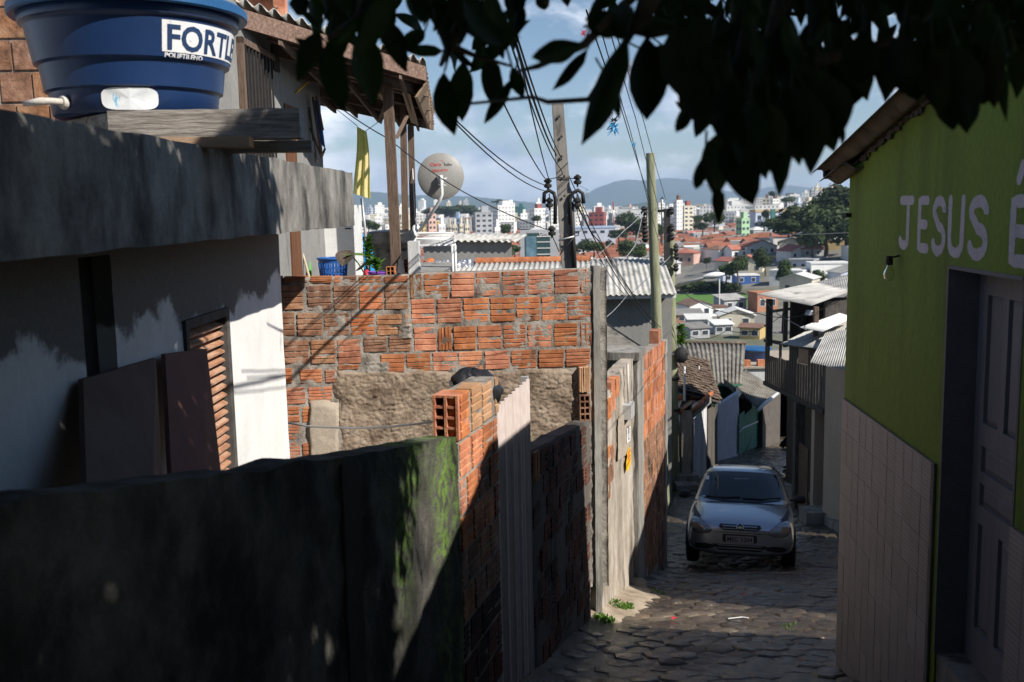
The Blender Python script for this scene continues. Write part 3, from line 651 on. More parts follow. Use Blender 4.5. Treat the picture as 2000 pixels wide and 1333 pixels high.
# concrete strip down the lane end of the wall
cp = onw(1160, 700, BW); 
post = MB()
zt = onw(1160, 520, BW).z
def pf(u, v):
    a = u * 4; q = [(-.035, .03), (.03, .03), (.03, -.13), (-.035, -.13), (-.035, .03)][min(4, int(a))]; q2 = [(-.035, .03), (.03, .03), (.03, -.13), (-.035, -.13), (-.035, .03)][min(4, int(a) + 1)]; t = a - int(a)
    x, y = lerp(q[0], q2[0], t), lerp(q[1], q2[1], t); z = lerp(-4.0, zt, v)
    p = cp + dB * (x + .03) + nB * y; p.z = z; return p + Vector((.006 * nz3(p, 8), .006 * nz3(p + Vector((5, 0, 0)), 8), 0))
post.grid(pf, 16, 60); post.poly([pf(i / 4, 1) for i in range(4)])
tag(post.build('corner_post', 'concrete', smooth_angle=40), 'slender grey concrete corner post at the right end of the sunlit brick wall', 'post')
# two loose bricks standing on the low wall beside the post
lb = thing('loose_brick', onw(1141, 766, BW), 'pale ribbed brick standing upright on the hollow one by the corner post', 'brick', 'loose bricks by the corner post')
WB = ((BW[0][0], BW[0][1] - .06), BW[1])
put_brick(lb, WB, 1130, 1153, 716, 767, RB[2], out=.02, vert=True)
lb2 = thing('loose_brick', onw(1141, 822, WB), 'hollow brick with eight holes facing out, standing on the low wall by the corner post', 'brick', 'loose bricks by the corner post')
put_brick(lb2, WB, 1130, 1153, 769, 823, HB24d, out=.03, name='hollow_brick')
# washing line across the mud render
pts = [onw(px, py, ((BW[0][0], BW[0][1] - .3), BW[1])) if 0 else at(px, py, Y) for px, py, Y in ((560, 826, 8.9), (600, 833, 8.85), (690, 837, 8.3), (760, 834, 7.6), (810, 829, 6.8), (845, 824, 6.2), (872, 818, 5.7))]
ln = MB().tube(pts, .009, 6); tag(ln.build('washing_line', 'wire_pale', smooth=True), 'sagging grey washing line in front of the mud-rendered wall', 'line')
pg = MB().obox(at(847, 820, 6.15), (.02, 0, 0), (0, .01, 0), (0, 0, -.045)); tag(pg.build('clothes_peg', 'white_metal'), 'small white clothes peg on the washing line by the brick pier', 'peg')

# ================================================================== stained wall, column and tall brick wall along the lane
Yf0, Yf1 = Yl(1169, 1000), Yl(1237, 900)
tf = [(Yf0, onw(1168, 790, LW).z), (onw(1200, 757, LW).y, onw(1203, 752, LW).z), (onw(1215, 730, LW).y, onw(1212, 722, LW).z), (Yf1, onw(1232, 705, LW).z)]
pw = thing('stained_wall', wp(LW, Yf0, zc(Yf0)), 'stained rendered wall with bare brick patches and a yellow sticker beside the lane', 'wall')
rough_wall(LW, Yf0, Yf1, gz, lambda Y: interp(tf, Y), .14, 'rendered_body', 'stain_plaster', pw, amp=.02, step=.06, topn=.03)
for yy, zz_, w_, h_ in ((Yf0 + .15, -.14, .16, .2), (Yf0 + .36, -.12, .19, .2), (Yf0 + .58, -.08, .19, .21), (Yf0 + .82, -.05, .19, .2), (Yf0 + 1.05, .06, .19, .2), (Yf0 + .78, .12, .19, .1)):
    put_brick_m(pw, LW, yy, tf[0][1] + zz_ - .08, w_, h_, RB[0], out=.014, vert=True)
for yy, zz_ in ((Yf0 + .3, -.62), (Yf0 + .5, -.62), (Yf0 + .32, -.82), (Yf0 + .53, -.83), (Yf0 + .72, -.66), (Yf0 + .5, -1.0), (Yf0 + .7, -.86)):
    put_brick_m(pw, LW, yy, tf[0][1] + zz_, .19, .17, RB[random.choice((0, 1, 1))], out=.016, vert=True)
b = MB(); b.grid(lambda u, v: onw(lerp(1203, 1229, u), lerp(900, 818, v) - 18 * u, LW) + n_ * (.022 + .004 * nz3((u * 3, v * 6, 0), 1)), 8, 20)
b.build('pale_patch', 'smooth_render', pw, smooth=True)
mtr = thing('meter_box', onw(1220, 800, LW), 'small grey electricity meter box on the stained wall', 'meter box')
p = onw(1215, 820, LW); b = MB(); b.obox(p, d_ * .26, n_ * .1, UPV * .16); b.build('box', 'galv', mtr); b = MB(); b.tube([p + d_ * .13 + n_ * .05 + UPV * .16, p + d_ * .15 + n_ * .04 + UPV * .6], .014); b.tube([p + d_ * .2 + n_ * .04 + UPV * .16, p + d_ * .22 + n_ * .03 + UPV * .5], .01); b.build('conduit', 'pvc_grey', mtr, smooth=True)
b = MB(); q = [onw(1219, 866, LW), onw(1226, 860, LW), onw(1226, 832, LW), onw(1219, 838, LW)]; b.slab([x + n_ * .028 for x in q], n_ * .004)
pap = b.build('paper_notice', 'paper'); tag(pap, 'white paper notice with dark numbers on the stained wall under the meter box', 'notice')
for tt in ('78', '12'):
    vs_, fs_ = textmesh(tt, .13); o_ = onw(1220, 849 if tt == '78' else 862, LW) + n_ * .036
    MB().add([o_ + d_ * v.x + UPV * v.y for v in vs_], fs_).build('numerals', 'black_print', pap)
b = MB(); y0_ = onw(1218, 922, LW) + n_ * .03
outl = [(0, 0), (.14, -.03), (.3, .03), (.33, .12), (.28, .16), (.34, .24), (.28, .34), (.3, .42), (.2, .46), (.1, .42), (.04, .4), (.07, .3), (.0, .22)]
b.prism([y0_ + d_ * x + UPV * y for x, y in [(a_, b_ * .5) for a_, b_ in outl]], n_ * .004); stk = tag(b.build('sticker', 'sign_yellow'), 'torn yellow and red sticker low on the stained wall', 'sticker')
b = MB(); b.prism([y0_ + n_ * .005 + d_ * x + UPV * y for x, y in [(a_, b_ * .5) for a_, b_ in ((.05, .1), (.26, .16), (.26, .2), (.05, .15))]], n_ * .002); b.prism([y0_ + n_ * .005 + d_ * x + UPV * y for x, y in [(a_, b_ * .5) for a_, b_ in ((.06, .33), (.26, .36), (.26, .42), (.1, .4))]], n_ * .002); b.prism([y0_ + n_ * .005 + d_ * x + UPV * y for x, y in [(a_, b_ * .5) for a_, b_ in ((.06, .22), (.27, .25), (.22, .31), (.08, .29))]], n_ * .002); b.build('red_print', 'sign_red', stk)
# column with a cap
Yc0, Yc1 = Yf1 + .01, Yl(1250, 900); zcap = onw(1240, 700, LW).z
col = thing('concrete_column', wp(LW, Yc0, zc(Yc0)), 'grey concrete column with a wider cap between the stained wall and the tall brick wall', 'column')
rough_wall(((-1.82 + .05, 0), (.28, 1)), Yc0, Yc1, gz, lambda Y: zcap, .24, 'shaft', 'concrete', col, amp=.008)
b = MB(); b.obox(wp(LW, Yc0 - .05, zcap) - n_ * .55, d_ * (Yc1 - Yc0 + .1), n_ * .63, UPV * .09); b.build('cap', 'concrete', col)
# tall brick wall
Yh0, Yh1 = Yc1 + .01, Yl(1297, 850); th0, th1 = onw(1250, 698, LW).z, onw(1297, 665, LW).z
tw = thing('tall_brick_wall', wp(LW, Yh0, zc(Yh0)), 'tall brick wall with upright ribs, half in sun, stepping down the lane behind the car', 'brick wall')
rough_wall(LW, Yh0, Yh1, gz, lambda Y: lerp(th0, th1, (Y - Yh0) / (Yh1 - Yh0)), .13, 'mortar_core', 'mortar', tw, amp=.004)
r = 0; zoff = .11
while zoff < 3.4:
    yy = Yh0 + (.12 if r % 2 else .01); 
    while yy < Yh1 - .02:
        w_ = min(.205, Yh1 - yy); z = lerp(th0, th1, (yy - Yh0) / (Yh1 - Yh0)) - zoff
        if w_ > .05 and z > zc(yy) + .1: put_brick_m(tw, LW, yy + w_ / 2, z, w_ - .012, .2, RB[0 if r < 5 else 1], out=.012, vert=True)
        yy += .217
    zoff += .222; r += 1
b = MB(); b.obox(wp(LW, Yh1 - .55, th1 + .005) - n_ * .14, d_ * .28, n_ * .13, UPV * .2); cb = b.build('loose_blocks', 'brick', tw)
rough_wall(((-1.82 + .02, 0), (.28, 1)), Yh1 + .005, Yh1 + .25, gz, lambda Y: th1 - .02, .17, 'end_column', 'concrete', tw, amp=.015)
# foot of the stained wall: rubble, weeds, dirt bank
st = MB(); c0 = Vector((onw(1228, 1140, LW).x + .1, Yf1 - .15, zc(Yf1 - .15) + .02))
st.grid(lambda u, v: c0 + Vector((math.cos(u * 6.283) * math.sin(v * 3.1416) * .16, math.sin(u * 6.283) * math.sin(v * 3.1416) * .14, -math.cos(v * 3.1416) * .12)) * (1 + .3 * nz3((math.cos(u * 6.283), math.sin(u * 6.283), v * 2), 1.5)), 14, 8)
tag(st.build('rubble_stone', 'stone'), 'rough lump of rubble at the foot of the stained wall', 'stone')
def weeds(name, cx, cy, rad, n, h, label):
    b = MB(); rr = random.Random(n)
    for i in range(n):
        a = rr.uniform(0, 6.28); r_ = rad * math.sqrt(rr.random()); p = Vector((cx + r_ * math.cos(a), cy + r_ * 1.6 * math.sin(a), 0)); p.z = sz(p.x, p.y) - .01
        t = Vector((rr.uniform(-.6, .6), rr.uniform(-.6, .6), 1)).normalized() * h * rr.uniform(.5, 1.1); s_ = Vector((rr.uniform(-1, 1), rr.uniform(-1, 1), 0)).normalized() * h * .22
        m_ = p + t * .55; b.add([p - s_ * .3, p + s_ * .3, m_ + s_, m_ - s_, p + t], [(0, 1, 2, 3), (3, 2, 4)])
    return tag(b.build(name, 'weed'), label, 'weeds', kind='stuff')
weeds('weeds', interp(LEFT, 9.9) + .12, 9.9, .13, 150, .07, 'green weeds sprouting at the sunlit foot of the stained wall')
weeds('weeds', interp(LEFT, 9.1) + .1, 9.15, .1, 90, .06, 'dark weeds at the foot of the corner post'); weeds('weeds', 2.55, 8.75, .12, 30, .03, 'sparse grass tuft between pavers near the tiled house corner')
weeds('weeds', interp(LEFT, 11.2) + .3, 11.1, .12, 50, .04, 'small grass tuft beside the rubble lump')
b = MB()
def bank(u, v):
    Y = lerp(8.75, 11.8, v); ek = min(1, v * 5, (1 - v) * 5); x = interp(LEFT, Y) - .1 + u * (.5 + .2 * nz3((Y, 0, 0), 2)); return Vector((x, Y, sz(x, Y) + ek * (.03 * (1 - u) ** 2 + .012 * nz3((x, Y, 0), 9) + .008) - .03 * max(0, u - .75) * 4 - .05 * (1 - ek)))
b.grid(bank, 14, 40); tag(b.build('dirt_bank', 'dirt', smooth=True), kind='structure')
lit = MB(); a_ = Vector((2.03, 9.15, 0)); a_.z = sz(a_.x, a_.y) + .012; lit.tube([a_, a_ + Vector((.14, .02, .004)), a_ + Vector((.2, 0, .003))], .006, 5); tag(lit.build('litter_stick', 'paper'), 'small white stick lying on the sunlit pavers', 'litter')
for k, (x, Y) in enumerate(((1.5, 9.2), (2.5, 10.6))):
    l_ = MB(); z = sz(x, Y) + .01; l_.add([(x, Y, z), (x + .06, Y + .02, z + .015), (x + .05, Y + .06, z), (x, Y + .05, z + .012)], [(0, 1, 2, 3)]); tag(l_.build('litter_scrap', 'red'), ('red wrapper scrap on the sunlit pavers', 'red scrap on the shaded pavers before the car')[k], 'litter')
# ================================================================== left house with the flat concrete roof
dL, nL = wframe(LH)          # along the house front (away from us) and out of the wall (+x)
Yc_ = onw(556, 700, LH).y; zslab = onw(690, 441, SE).z; zstop = onw(690, 338, SE).z; Yse = onw(691, 400, SE).y
yard = -2.75
lh = thing('white_house', wp(LH, Yc_, yard), 'white plastered house with a thick weathered concrete roof slab at the left', 'house')
Yw0, Yw1 = onw(356, 640, LH).y, onw(441, 610, LH).y; zw = onw(400, 613, LH).z; zsill = -2.35
Yd0_, Yd1_ = onw(158, 600, LH).y, onw(222, 600, LH).y; zdt = onw(190, 500, LH).z
def wseg(Y0, Y1, z0, z1, name='wall', nrm=0.):
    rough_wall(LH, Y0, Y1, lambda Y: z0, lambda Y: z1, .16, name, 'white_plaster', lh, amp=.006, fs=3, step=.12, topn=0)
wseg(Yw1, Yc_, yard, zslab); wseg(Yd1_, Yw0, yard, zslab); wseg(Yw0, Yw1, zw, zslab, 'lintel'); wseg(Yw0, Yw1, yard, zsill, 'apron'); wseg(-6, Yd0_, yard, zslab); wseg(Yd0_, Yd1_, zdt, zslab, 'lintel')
b = MB(); b.obox(wp(LH, Yc_ - .005, yard) - nL * .165, Vector((-3.5, 0, 0)), dL * -.16, UPV * (zslab - yard)); b.build('end_wall', 'white_plaster', lh)
b = MB(); b.obox(wp(LH, Yd0_, yard) - nL * .15, dL * (Yd1_ - Yd0_), nL * .05, UPV * (zdt - yard)); dd_ = b.build('door', 'dark_wood', lh)
b = MB(); b.tube([wp(LH, Yd1_ - .08, -1.7) - nL * .1, wp(LH, Yd1_ - .08, -1.7) - nL * .05, wp(LH, Yd1_ - .17, -1.7) - nL * .05], .012, 6); b.build('handle', 'galv', dd_)
# slab: weathered edge
sb = MB(); nu, nv = 150, 12; dS, nS = wframe(SE)
def sf(u, v):
    Y = lerp(-6, Yse, u); z = lerp(zslab, zstop, v); p = wp(SE, Y, z + (.012 * nz3((Y, 0, v), 3) if v in (0, 1) else 0)); return p + nS * (.008 * nz3(p, 6) + .004 * nz3(p, 20))
sb.grid(sf, nu, nv)
for i in range(nu):
    for v, sgn in ((0, 0), (nv, 1)):
        a = v * (nu + 1) + i; p, q = sb.v[a], sb.v[a + 1]; k = len(sb.v); sb.v += [Vector((-6.5, p.y, p.z)), Vector((-6.5, q.y, q.z))]
        sb.f.append((a, a + 1, k + 1, k)); sb.m.append(0)
ec = [sb.v[j * (nu + 1) + nu] for j in range(nv + 1)]; sb.poly(ec + [Vector((-6.5, Yse, zstop)), Vector((-6.5, Yse, zslab))])
ec = [sb.v[j * (nu + 1)] for j in range(nv + 1)]; sb.poly(ec + [Vector((-6.5, -6, zstop)), Vector((-6.5, -6, zslab))])
sb.build('roof_slab', 'slab_concrete', lh, smooth_angle=35)
# shuttered window
win = MB(); fw = .07
for (ya, yb, za, zb) in ((Yw0, Yw0 + .05, zsill, zw), (Yw1 - fw, Yw1, zsill, zw), (Yw0 + .05, Yw1 - fw, zw - .06, zw), (Yw0 + .05, Yw1 - fw, zsill, zsill + .05)):
    win.obox(wp(LH, ya, za) - nL * .1, dL * (yb - ya), nL * .125, UPV * (zb - za))
wo_ = win.build('shutter_window', 'frame_dark', lh)
b = MB(); b.obox(wp(LH, Yw0 + .04, zsill) - nL * .155, dL * (Yw1 - Yw0 - fw), nL * .01, UPV * (zw - zsill)); b.build('backing', 'dark_wood', wo_)
z = zsill + .1; lm = None
while z < zw - .08:
    p = wp(LH, Yw0 + .055, z) - nL * .07
    if lm is None:
        q = MB(); q.obox((0, 0, 0), dL * (Yw1 - Yw0 - fw - .06), nL * .07 + UPV * -.03, UPV * .014); lm = q.mesh('louvre_slat', 'shutter')
    place('louvre_slat', lm, Matrix.Translation(p), wo_); z += .062
# floor apron of the yard
b = MB(); b.box(-6, wp(LH, 3).x + .9, -6, 9.0, yard - .3, yard); tag(b.build('yard_floor', 'concrete'), kind='structure')
# unseen house added behind the viewpoint to cut sky light on the lane
uph = thing('sky_block_house', (0, -8, zc(-8)), 'plain unseen house added behind the viewpoint to block sky light', 'house')
MB().box(-7, 7, -12, -6.5, -2, 4.2).build('wall', 'grey_wall', uph)
MB().prism([(-7.4, -12.4, 4.21), (-7.4, -6.1, 4.21), (-7.4, -9.2, 5.6)], (14.8, 0, 0)).build('roof', 'clay_tile', uph)
MB().box(.2, 1.1, -6.49, -6.44, -.6, 1.5).build('door', 'door_brown', uph)
for x_ in (-4, 3): wq = MB().box(x_, x_ + 1.2, -6.49, -6.44, .6, 1.7).build('window', 'frame_grey', uph); MB().box(x_ + .08, x_ + 1.12, -6.439, -6.43, .68, 1.62).build('pane', 'pane_dark', wq)
# two brown boards leaning on the wall
def lean(px, mat, name, label):
    tl, tr = onw(px[0][0], px[0][1], LH) + nL * .06, onw(px[1][0], px[1][1], LH) + nL * .06
    LB = ((LH[0][0] + .32, 0), LH[1]); br, bl = onw(px[2][0], px[2][1], LB), onw(px[3][0], px[3][1], LB)
    k = (yard - tl.z) / (bl.z - tl.z); bl = tl + (bl - tl) * k; k = (yard - tr.z) / (br.z - tr.z); br = tr + (br - tr) * k
    b = MB(); b.slab([tl, tr, br, bl], -nL * .025 + UPV * .0)
    return tag(b.build(name, mat), label, 'board', 'boards leaning on the white house')
lean(((138, 742), (284, 700), (318, 940), (170, 966)), 'panel_brown', 'leaning_board', 'brown board leaning on the white house by its dark door')
lean(((303, 692), (386, 682), (432, 925), (336, 942)), 'panel_red', 'leaning_board', 'reddish brown board leaning over the louvred window')

# ================================================================== water tank on timbers
TY = 5.5; TB = at(268, 219, TY); TZ = at(272, 219, 5.1).z; TC = Vector((TB.x, TY, TZ))
tank = thing('water_tank', TC, 'big blue round plastic water tank on grey timbers on the flat roof', 'water tank')
ZS_ = .87
prof = [(0, 0), (.44, 0), (.455, .012), (.468, .125), (.47, .138), (.478, .142), (.492, .15), (.508, .285), (.51, .297), (.52, .302), (.536, .31), (.572, .515), (.574, .53), (.585, .538), (.6, .545), (.606, .59), (.6, .6)]
RS_ = .92
MB().lathe([(r_ * RS_, z_ * ZS_) for r_, z_ in prof], TC, 72).build('body', 'tank_blue', tank, smooth_angle=50)
MB().lathe([(r_ * RS_, z_ * ZS_) for r_, z_ in [(.6, .598), (.645, .59), (.655, .6), (.655, .645), (.63, .665), (.45, .73), (.2, .79), (0, .8)]], TC, 72).build('lid', 'lid_blue', tank, smooth_angle=40)
def trad(z): return interp([(0, .455), (.125, .468), (.138, .47), (.15, .492), (.285, .508), (.31, .536), (.515, .572)], z / ZS_) * RS_
def wrap(vs, a0, z0, off):       # (x, y) print -> the tank's curved side; angle 0 faces the camera (-y)
    out = []
    for v in vs:
        z = z0 + v.y; r = trad(z) + off; a = a0 + v.x / .52
        out.append(TC + Vector((r * math.sin(a), -r * math.cos(a), z)))
    return out
a0 = math.asin(max(-1, min(1, (at(326, 90, TY).x - TC.x) / .56))) + .29
def patch(a_, w_, z0, h_, off, name, mat, nx=24):
    b = MB(); b.grid(lambda u, v: wrap([Vector((u * w_, v * h_, 0))], a_, z0, off)[0], nx, 4); return b.build(name, mat, tank, smooth=True)
patch(a0, .75, .292, .15, .003, 'name_panel', 'print_white')
vs_, fs_ = textmesh('FORTLEV', .165, bold=.004, space=1.02); vs_ = [Vector((v.x + .018, v.y * 1.0 + .014, 0)) for v in vs_]
MB().add(wrap(vs_, a0, .292, .0055), fs_).build('lettering', 'print_blue', tank)
vs_, fs_ = textmesh('POLIETILENO', .03, bold=.001); vs_ = [Vector((v.x * 1.25 + .012, v.y, 0)) for v in vs_]
MB().add(wrap(vs_, a0, .2665, .004), fs_).build('small_lettering', 'print_white', tank)
b = MB(); q = []
for i in range(28):
    t = i / 28 * 6.283; q.append((.155 + .165 * (abs(math.cos(t)) ** .5) * (1 if math.cos(t) > 0 else -1), .062 + .055 * (abs(math.sin(t)) ** .6) * (1 if math.sin(t) > 0 else -1)))
b.add(wrap([Vector((.155, .062, 0))] + [Vector((x, y, 0)) for x, y in q], -.02, .003, .006), [(0, i + 1, (i + 1) % 28 + 1) for i in range(28)]); b.build('paper_label', 'sticker', tank)
fa = -.56; fc = TC + Vector(((.465 * RS_) * math.sin(fa), -(.465 * RS_) * math.cos(fa), .058)); fd = Vector((math.sin(fa), -math.cos(fa), 0))
MB().lathe([(0, .0), (.036, 0), (.036, .012), (.028, .022), (0, .024)], fc, 20, ax=fd).build('flange', 'pvc_grey', tank, smooth_angle=40)
MB().tube([fc, fc + fd * .08, fc + fd * .1 + Vector((-.03, 0, -.002)), fc + fd * .1 + Vector((-.12, .01, -.012))], [.017, .017, .02, .014], 10).build('outlet_pipe', 'pvc_grey', tank, smooth=True)
# timbers under the tank
zs_ = zstop
def beam(name, p0, p1, w, h, mat, label, end=None):
    """p0,p1: front-top edge ends; w depth (+y), h height down"""
    b = MB(); d = (p1 - p0); dn = d.normalized(); side = Vector((-dn.y, dn.x, 0)); n = 10
    for i in range(n + 1):
        p = p0 + d * (i / n); j = .004 * nz3(p, 11); b.v += [p + Vector((0, 0, j)), p + side * w + Vector((0, 0, j)), p + side * w + Vector((0, 0, -h)), p + Vector((0, 0, -h + .006 * nz3(p, 17)))]
    for i in range(n):
        for k in range(4): b.f.append((i * 4 + k, i * 4 + (k + 1) % 4, i * 4 + 4 + (k + 1) % 4, i * 4 + 4 + k))
    b.f += [(3, 2, 1, 0), (4 * n, 4 * n + 1, 4 * n + 2, 4 * n + 3)]; b.m = [0] * (len(b.f) - 1) + [1]
    return tag(b.build(name, [mat, end or mat]), label, 'timber', 'timbers stacked under the water tank')
bz = TZ - .003
p0, p1 = at(209, 218, 4.98), at(585, 240, 5.02); p0.z = bz; p1.z = bz; beam('timber_beam', p0, p1, .14, .145, 'timber_grey', 'thick cracked grey beam right under the tank front')
p0, p1 = at(205, 218, 5.75), at(560, 238, 5.78); p0.z = p1.z = bz; beam('timber_beam', p0, p1, .14, .145, 'timber_grey', 'grey beam under the back of the tank')
zb2 = bz - .146
p0, p1 = at(238, 258, 4.78), at(486, 256, 4.83); p0.z = p1.z = zb2; beam('timber_plank', p0, p1, .12, .05, 'timber_pale', 'pale brown plank with a fresh orange cut end', 'timber_end')
p0, p1 = at(400, 278, 5.15), at(608, 280, 5.2); p0.z = p1.z = zb2; beam('timber_plank', p0, p1, .14, .055, 'timber_grey', 'thin grey plank sticking out furthest right under the big beam')
p0, p1 = Vector((TC.x - .62, 5.55, zb2 + .002)), Vector((TC.x - .3, 4.85, zb2 + .002)); p0 = at(80, 232, 5.6); p1 = at(212, 246, 5.0); p0.z = p1.z = bz - .01; beam('timber_beam', p0, p1, .12, .12, 'timber_grey', 'dark grey beam running back at the left of the tank')
def blk(name, c, sx, sy, z0, z1, mat, label, cat, amp=.25):
    b = MB(); b.grid(lambda u, v: Vector((c[0], c[1], lerp(z0, z1, v))) + Vector((math.cos(u * 6.283) * sx, math.sin(u * 6.283) * sy, 0)) * (min(1.25, 1 / max(abs(math.cos(u * 6.283)), abs(math.sin(u * 6.283)))) * (1 + amp * .3 * nz3((math.cos(u * 6.283) * 2, math.sin(u * 6.283) * 2, v * 2 + c[0]), 1))), 20, 6)
    b.poly([b.v[6 * 21 + i] for i in range(20)]); return tag(b.build(name, mat), label, cat)
q = at(538, 302, 5.25); blk('support_stone', (q.x, 5.25), .075, .07, zs_ - .01, zb2 - .055, 'stone', 'squared rough stone block propping the planks at their right end', 'stone')
for px in (300, 240):
    q = at(px, 275, 5.1); blk('support_stone', (q.x, 5.3 if px == 300 else 5.65), .08, .08, zs_ - .01, zb2 - .04, 'stone', ('rough stone block hidden under the middle of the tank beams', 'rough stone block under the left tank beams')[px == 240], 'stone')

# ================================================================== upper house (bare brick and grey wall) with the timber porch
UH = ((-2.43, 0), (.03, 1)); dU, nU = wframe(UH)
Yu0, Yu1 = onw(441, 150, UH).y, onw(628, 250, UH).y; fl = -.82
Yfw = 6.75; zu = 2.1
uh = thing('upper_house', (-3.2, 8, fl), 'unfinished brick and grey upper house with a timber porch roof behind the water tank', 'house')
b = MB(); b.box(-5.2, wp(UH, Yfw).x - .01, Yfw + .02, Yfw + .14, zs_ - .01, zu); b.build('brick_front_core', 'mortar', uh)
FWL = ((-5, Yfw), (1, 0)); z = zs_ + .12; r = 0
while z < zu:
    x = -5.1 + (.1 if r % 2 else 0)
    while x < -2.33:
        c = Vector((x + .11, Yfw + .02, z)); u_, v_ = project(c)
        if u_ > -60: place('brick', random.choice(RB[0] if z < .62 else SMB), frame(c + Vector((0, -.012, 0)), (.205, 0, 0), (0, .1, 0), (0, 0, .19)), uh)
        x += .218
    z += .205; r += 1
rough_wall(UH, Yfw, Yu1, lambda Y: fl, lambda Y: 1.75 - .04 * (Y - 7), .13, 'side_wall', 'grey_wall', uh, amp=.006, step=.2)
# grille window on the side wall
ya, yb = onw(470, 170, UH).y, onw(527, 170, UH).y; za, zb = -.1, onw(500, 105, UH).z
b = MB(); b.obox(wp(UH, ya, za) + nU * .001, dU * (yb - ya), nU * .012, UPV * (zb - za)); gw = b.build('window_opening', 'dark_wood', uh)
for i in range(9):
    t = (i + .5) / 9; place('grille_bar', (MB().box(-.008, .008, -.008, .008, 0, zb - za).mesh('grille_bar', 'black_iron') if i == 0 else gbar), Matrix.Translation(wp(UH, lerp(ya, yb, t), za) + nU * .04), gw); gbar = bpy.data.meshes.get('grille_bar')
b = MB(); b.obox(wp(UH, ya - .06, za) + nU * .001, dU * .055, nU * .05, UPV * (zb - za + .05)); b.obox(wp(UH, ya - .06, zb) + nU * .001, dU * (yb - ya + .1), nU * .05, UPV * .05); b.build('window_frame', 'timber_brown', uh)
b = MB(); ya, yb = onw(553, 200, UH).y, onw(572, 200, UH).y; b.obox(wp(UH, ya, fl) + nU * .001, dU * (yb - ya), nU * .015, UPV * (onw(560, 205, UH).z - fl)); b.build('door', 'door_brown', uh)
ya, yb = onw(530, 120, UH).y, onw(542, 120, UH).y; b = MB(); b.obox(wp(UH, ya, onw(535, 138, UH).z) + nU * .001, dU * (yb - ya), nU * .02, UPV * .22); b.build('vent_opening', 'dark_wood', uh)
# porch roof
N1, N2, F2, F1 = at(420, 10, 8.2), at(832, 137, 10.9), at(846, 238, 13.6), at(612, 184, 12.0)
N1 = N1 + (N1 - N2) * .12
rf = MB(); rf.slab([N1, N2, F2, F1], (0, 0, .03)); pr = rf.build('porch_roof', 'timber_roof', uh)
for i in range(15):
    t = i / 14.; a, c = N1.lerp(F1, t), N2.lerp(F2, t); dn = (c - a).normalized(); s_ = (F1 - N1).normalized()
    b = MB(); b.obox(a - UPV * .018, c - a, s_ * ((F1 - N1).length / 14 * .55), UPV * .016); b.build('roof_board', 'timber_roof', uh)
for t, w_ in ((0, .05), (.28, .06), (.55, .06), (.8, .06), (1., .05)):
    a, c = N1.lerp(F1, t), N2.lerp(F2, t); b = MB(); b.obox(a - UPV * .11, c - a, (F1 - N1).normalized() * w_, UPV * .09); b.build('purlin', 'timber_brown', uh)
for t in (.15, .32, .5, .68, .85):
    a, c = N1.lerp(N2, t), F1.lerp(F2, t); b = MB(); b.obox(a - UPV * .17, c - a, (N2 - N1).normalized() * .05, UPV * .06); b.build('rafter', 'timber_brown', uh)
up = UPV * .09; b = MB(); b.corr(N1 + up + (N1 - F1) * .02, N2 + up + (N2 - F2) * .02, F2 + up, F1 + up, .177, .025, .008); b.build('roof_sheet', 'fibre_cement', uh, smooth=True)
b = MB(); n0 = (N1 - F1).normalized() * .02; b.slab([N1 + n0 - UPV * .12, N2 + n0 - UPV * .12, N2 + n0 + UPV * .03, N1 + n0 + UPV * .03], n0); b.build('fascia', 'timber_roof', uh)
g1, g2, g3 = at(816, 172, 11.6), at(842, 160, 11.9), at(840, 252, 13.4); b = MB(); b.slab([at(815, 190, 11.3), at(836, 158, 11.3), at(849, 218, 13.4), at(840, 252, 13.4)], (-.03, 0, 0)); b.build('gable_board', 'timber_pale', uh)
# upper storey bits above the porch roof
b = MB(); c0 = at(480, 30, 9.2); b.box(c0.x - .6, c0.x + .35, 9.2, 9.32, c0.z - .1, c0.z + 1.2); b.build('upper_brick_wall', 'brick', uh)
b = MB(); b.corr(at(500, -30, 8.9), at(600, 70, 9.6), at(560, 60, 10.6), at(470, -40, 9.9), .177, .025, .008); b.build('upper_roof_sheet', 'fibre_eave', uh, smooth=True)
# porch posts
for px, y0_, y1_, w_, Y in ((757, 165, 528, .105, 10.9), (787, 205, 520, .075, 12.3), (802, 245, 470, .075, 12.9)):
    t_, bo = at(px, y0_, Y), at(px + (18 if px == 757 else 6), y1_, Y); b = MB(); b.hexa([bo + Vector((-w_ / 2, -w_ / 2, -.1)), bo + Vector((w_ / 2, -w_ / 2, -.1)), bo + Vector((w_ / 2, w_ / 2, -.1)), bo + Vector((-w_ / 2, w_ / 2, -.1))], [t_ + Vector((-w_ / 2, -w_ / 2, 0)), t_ + Vector((w_ / 2, -w_ / 2, 0)), t_ + Vector((w_ / 2, w_ / 2, 0)), t_ + Vector((-w_ / 2, w_ / 2, 0))]); b.build('porch_post', 'timber_brown', uh)
def strut(a, c, w, mat='timber_brown', nm='brace'):
    b = MB(); d = c - a; s1 = d.cross(Vector((0, 1, 0))).normalized() * w; b.obox(a, d, s1, Vector((0, w, 0))); b.build(nm, mat, uh)
strut(at(785, 180, 11.2), at(803, 240, 12.8), .09, 'timber_pale'); strut(at(752, 195, 11.6), at(737, 238, 12.), .05); strut(at(792, 225, 11.6), at(770, 270, 11.0), .04); strut(at(733, 183, 11), at(752, 202, 11.2), .035, 'timber_pale')

# ================================================================== terrace behind the brick wall
b = MB(); b.box(-6, onw(820, 530, BW).x, 9.5, 15.5, fl - .15, fl); tag(b.build('terrace_floor', 'concrete'), kind='structure')
b = MB(); b.box(-6, onw(820, 530, BW).x - .02, 15.2, 15.45, -7, fl - .16); tag(b.build('terrace_base_wall', 'concrete'), kind='structure')
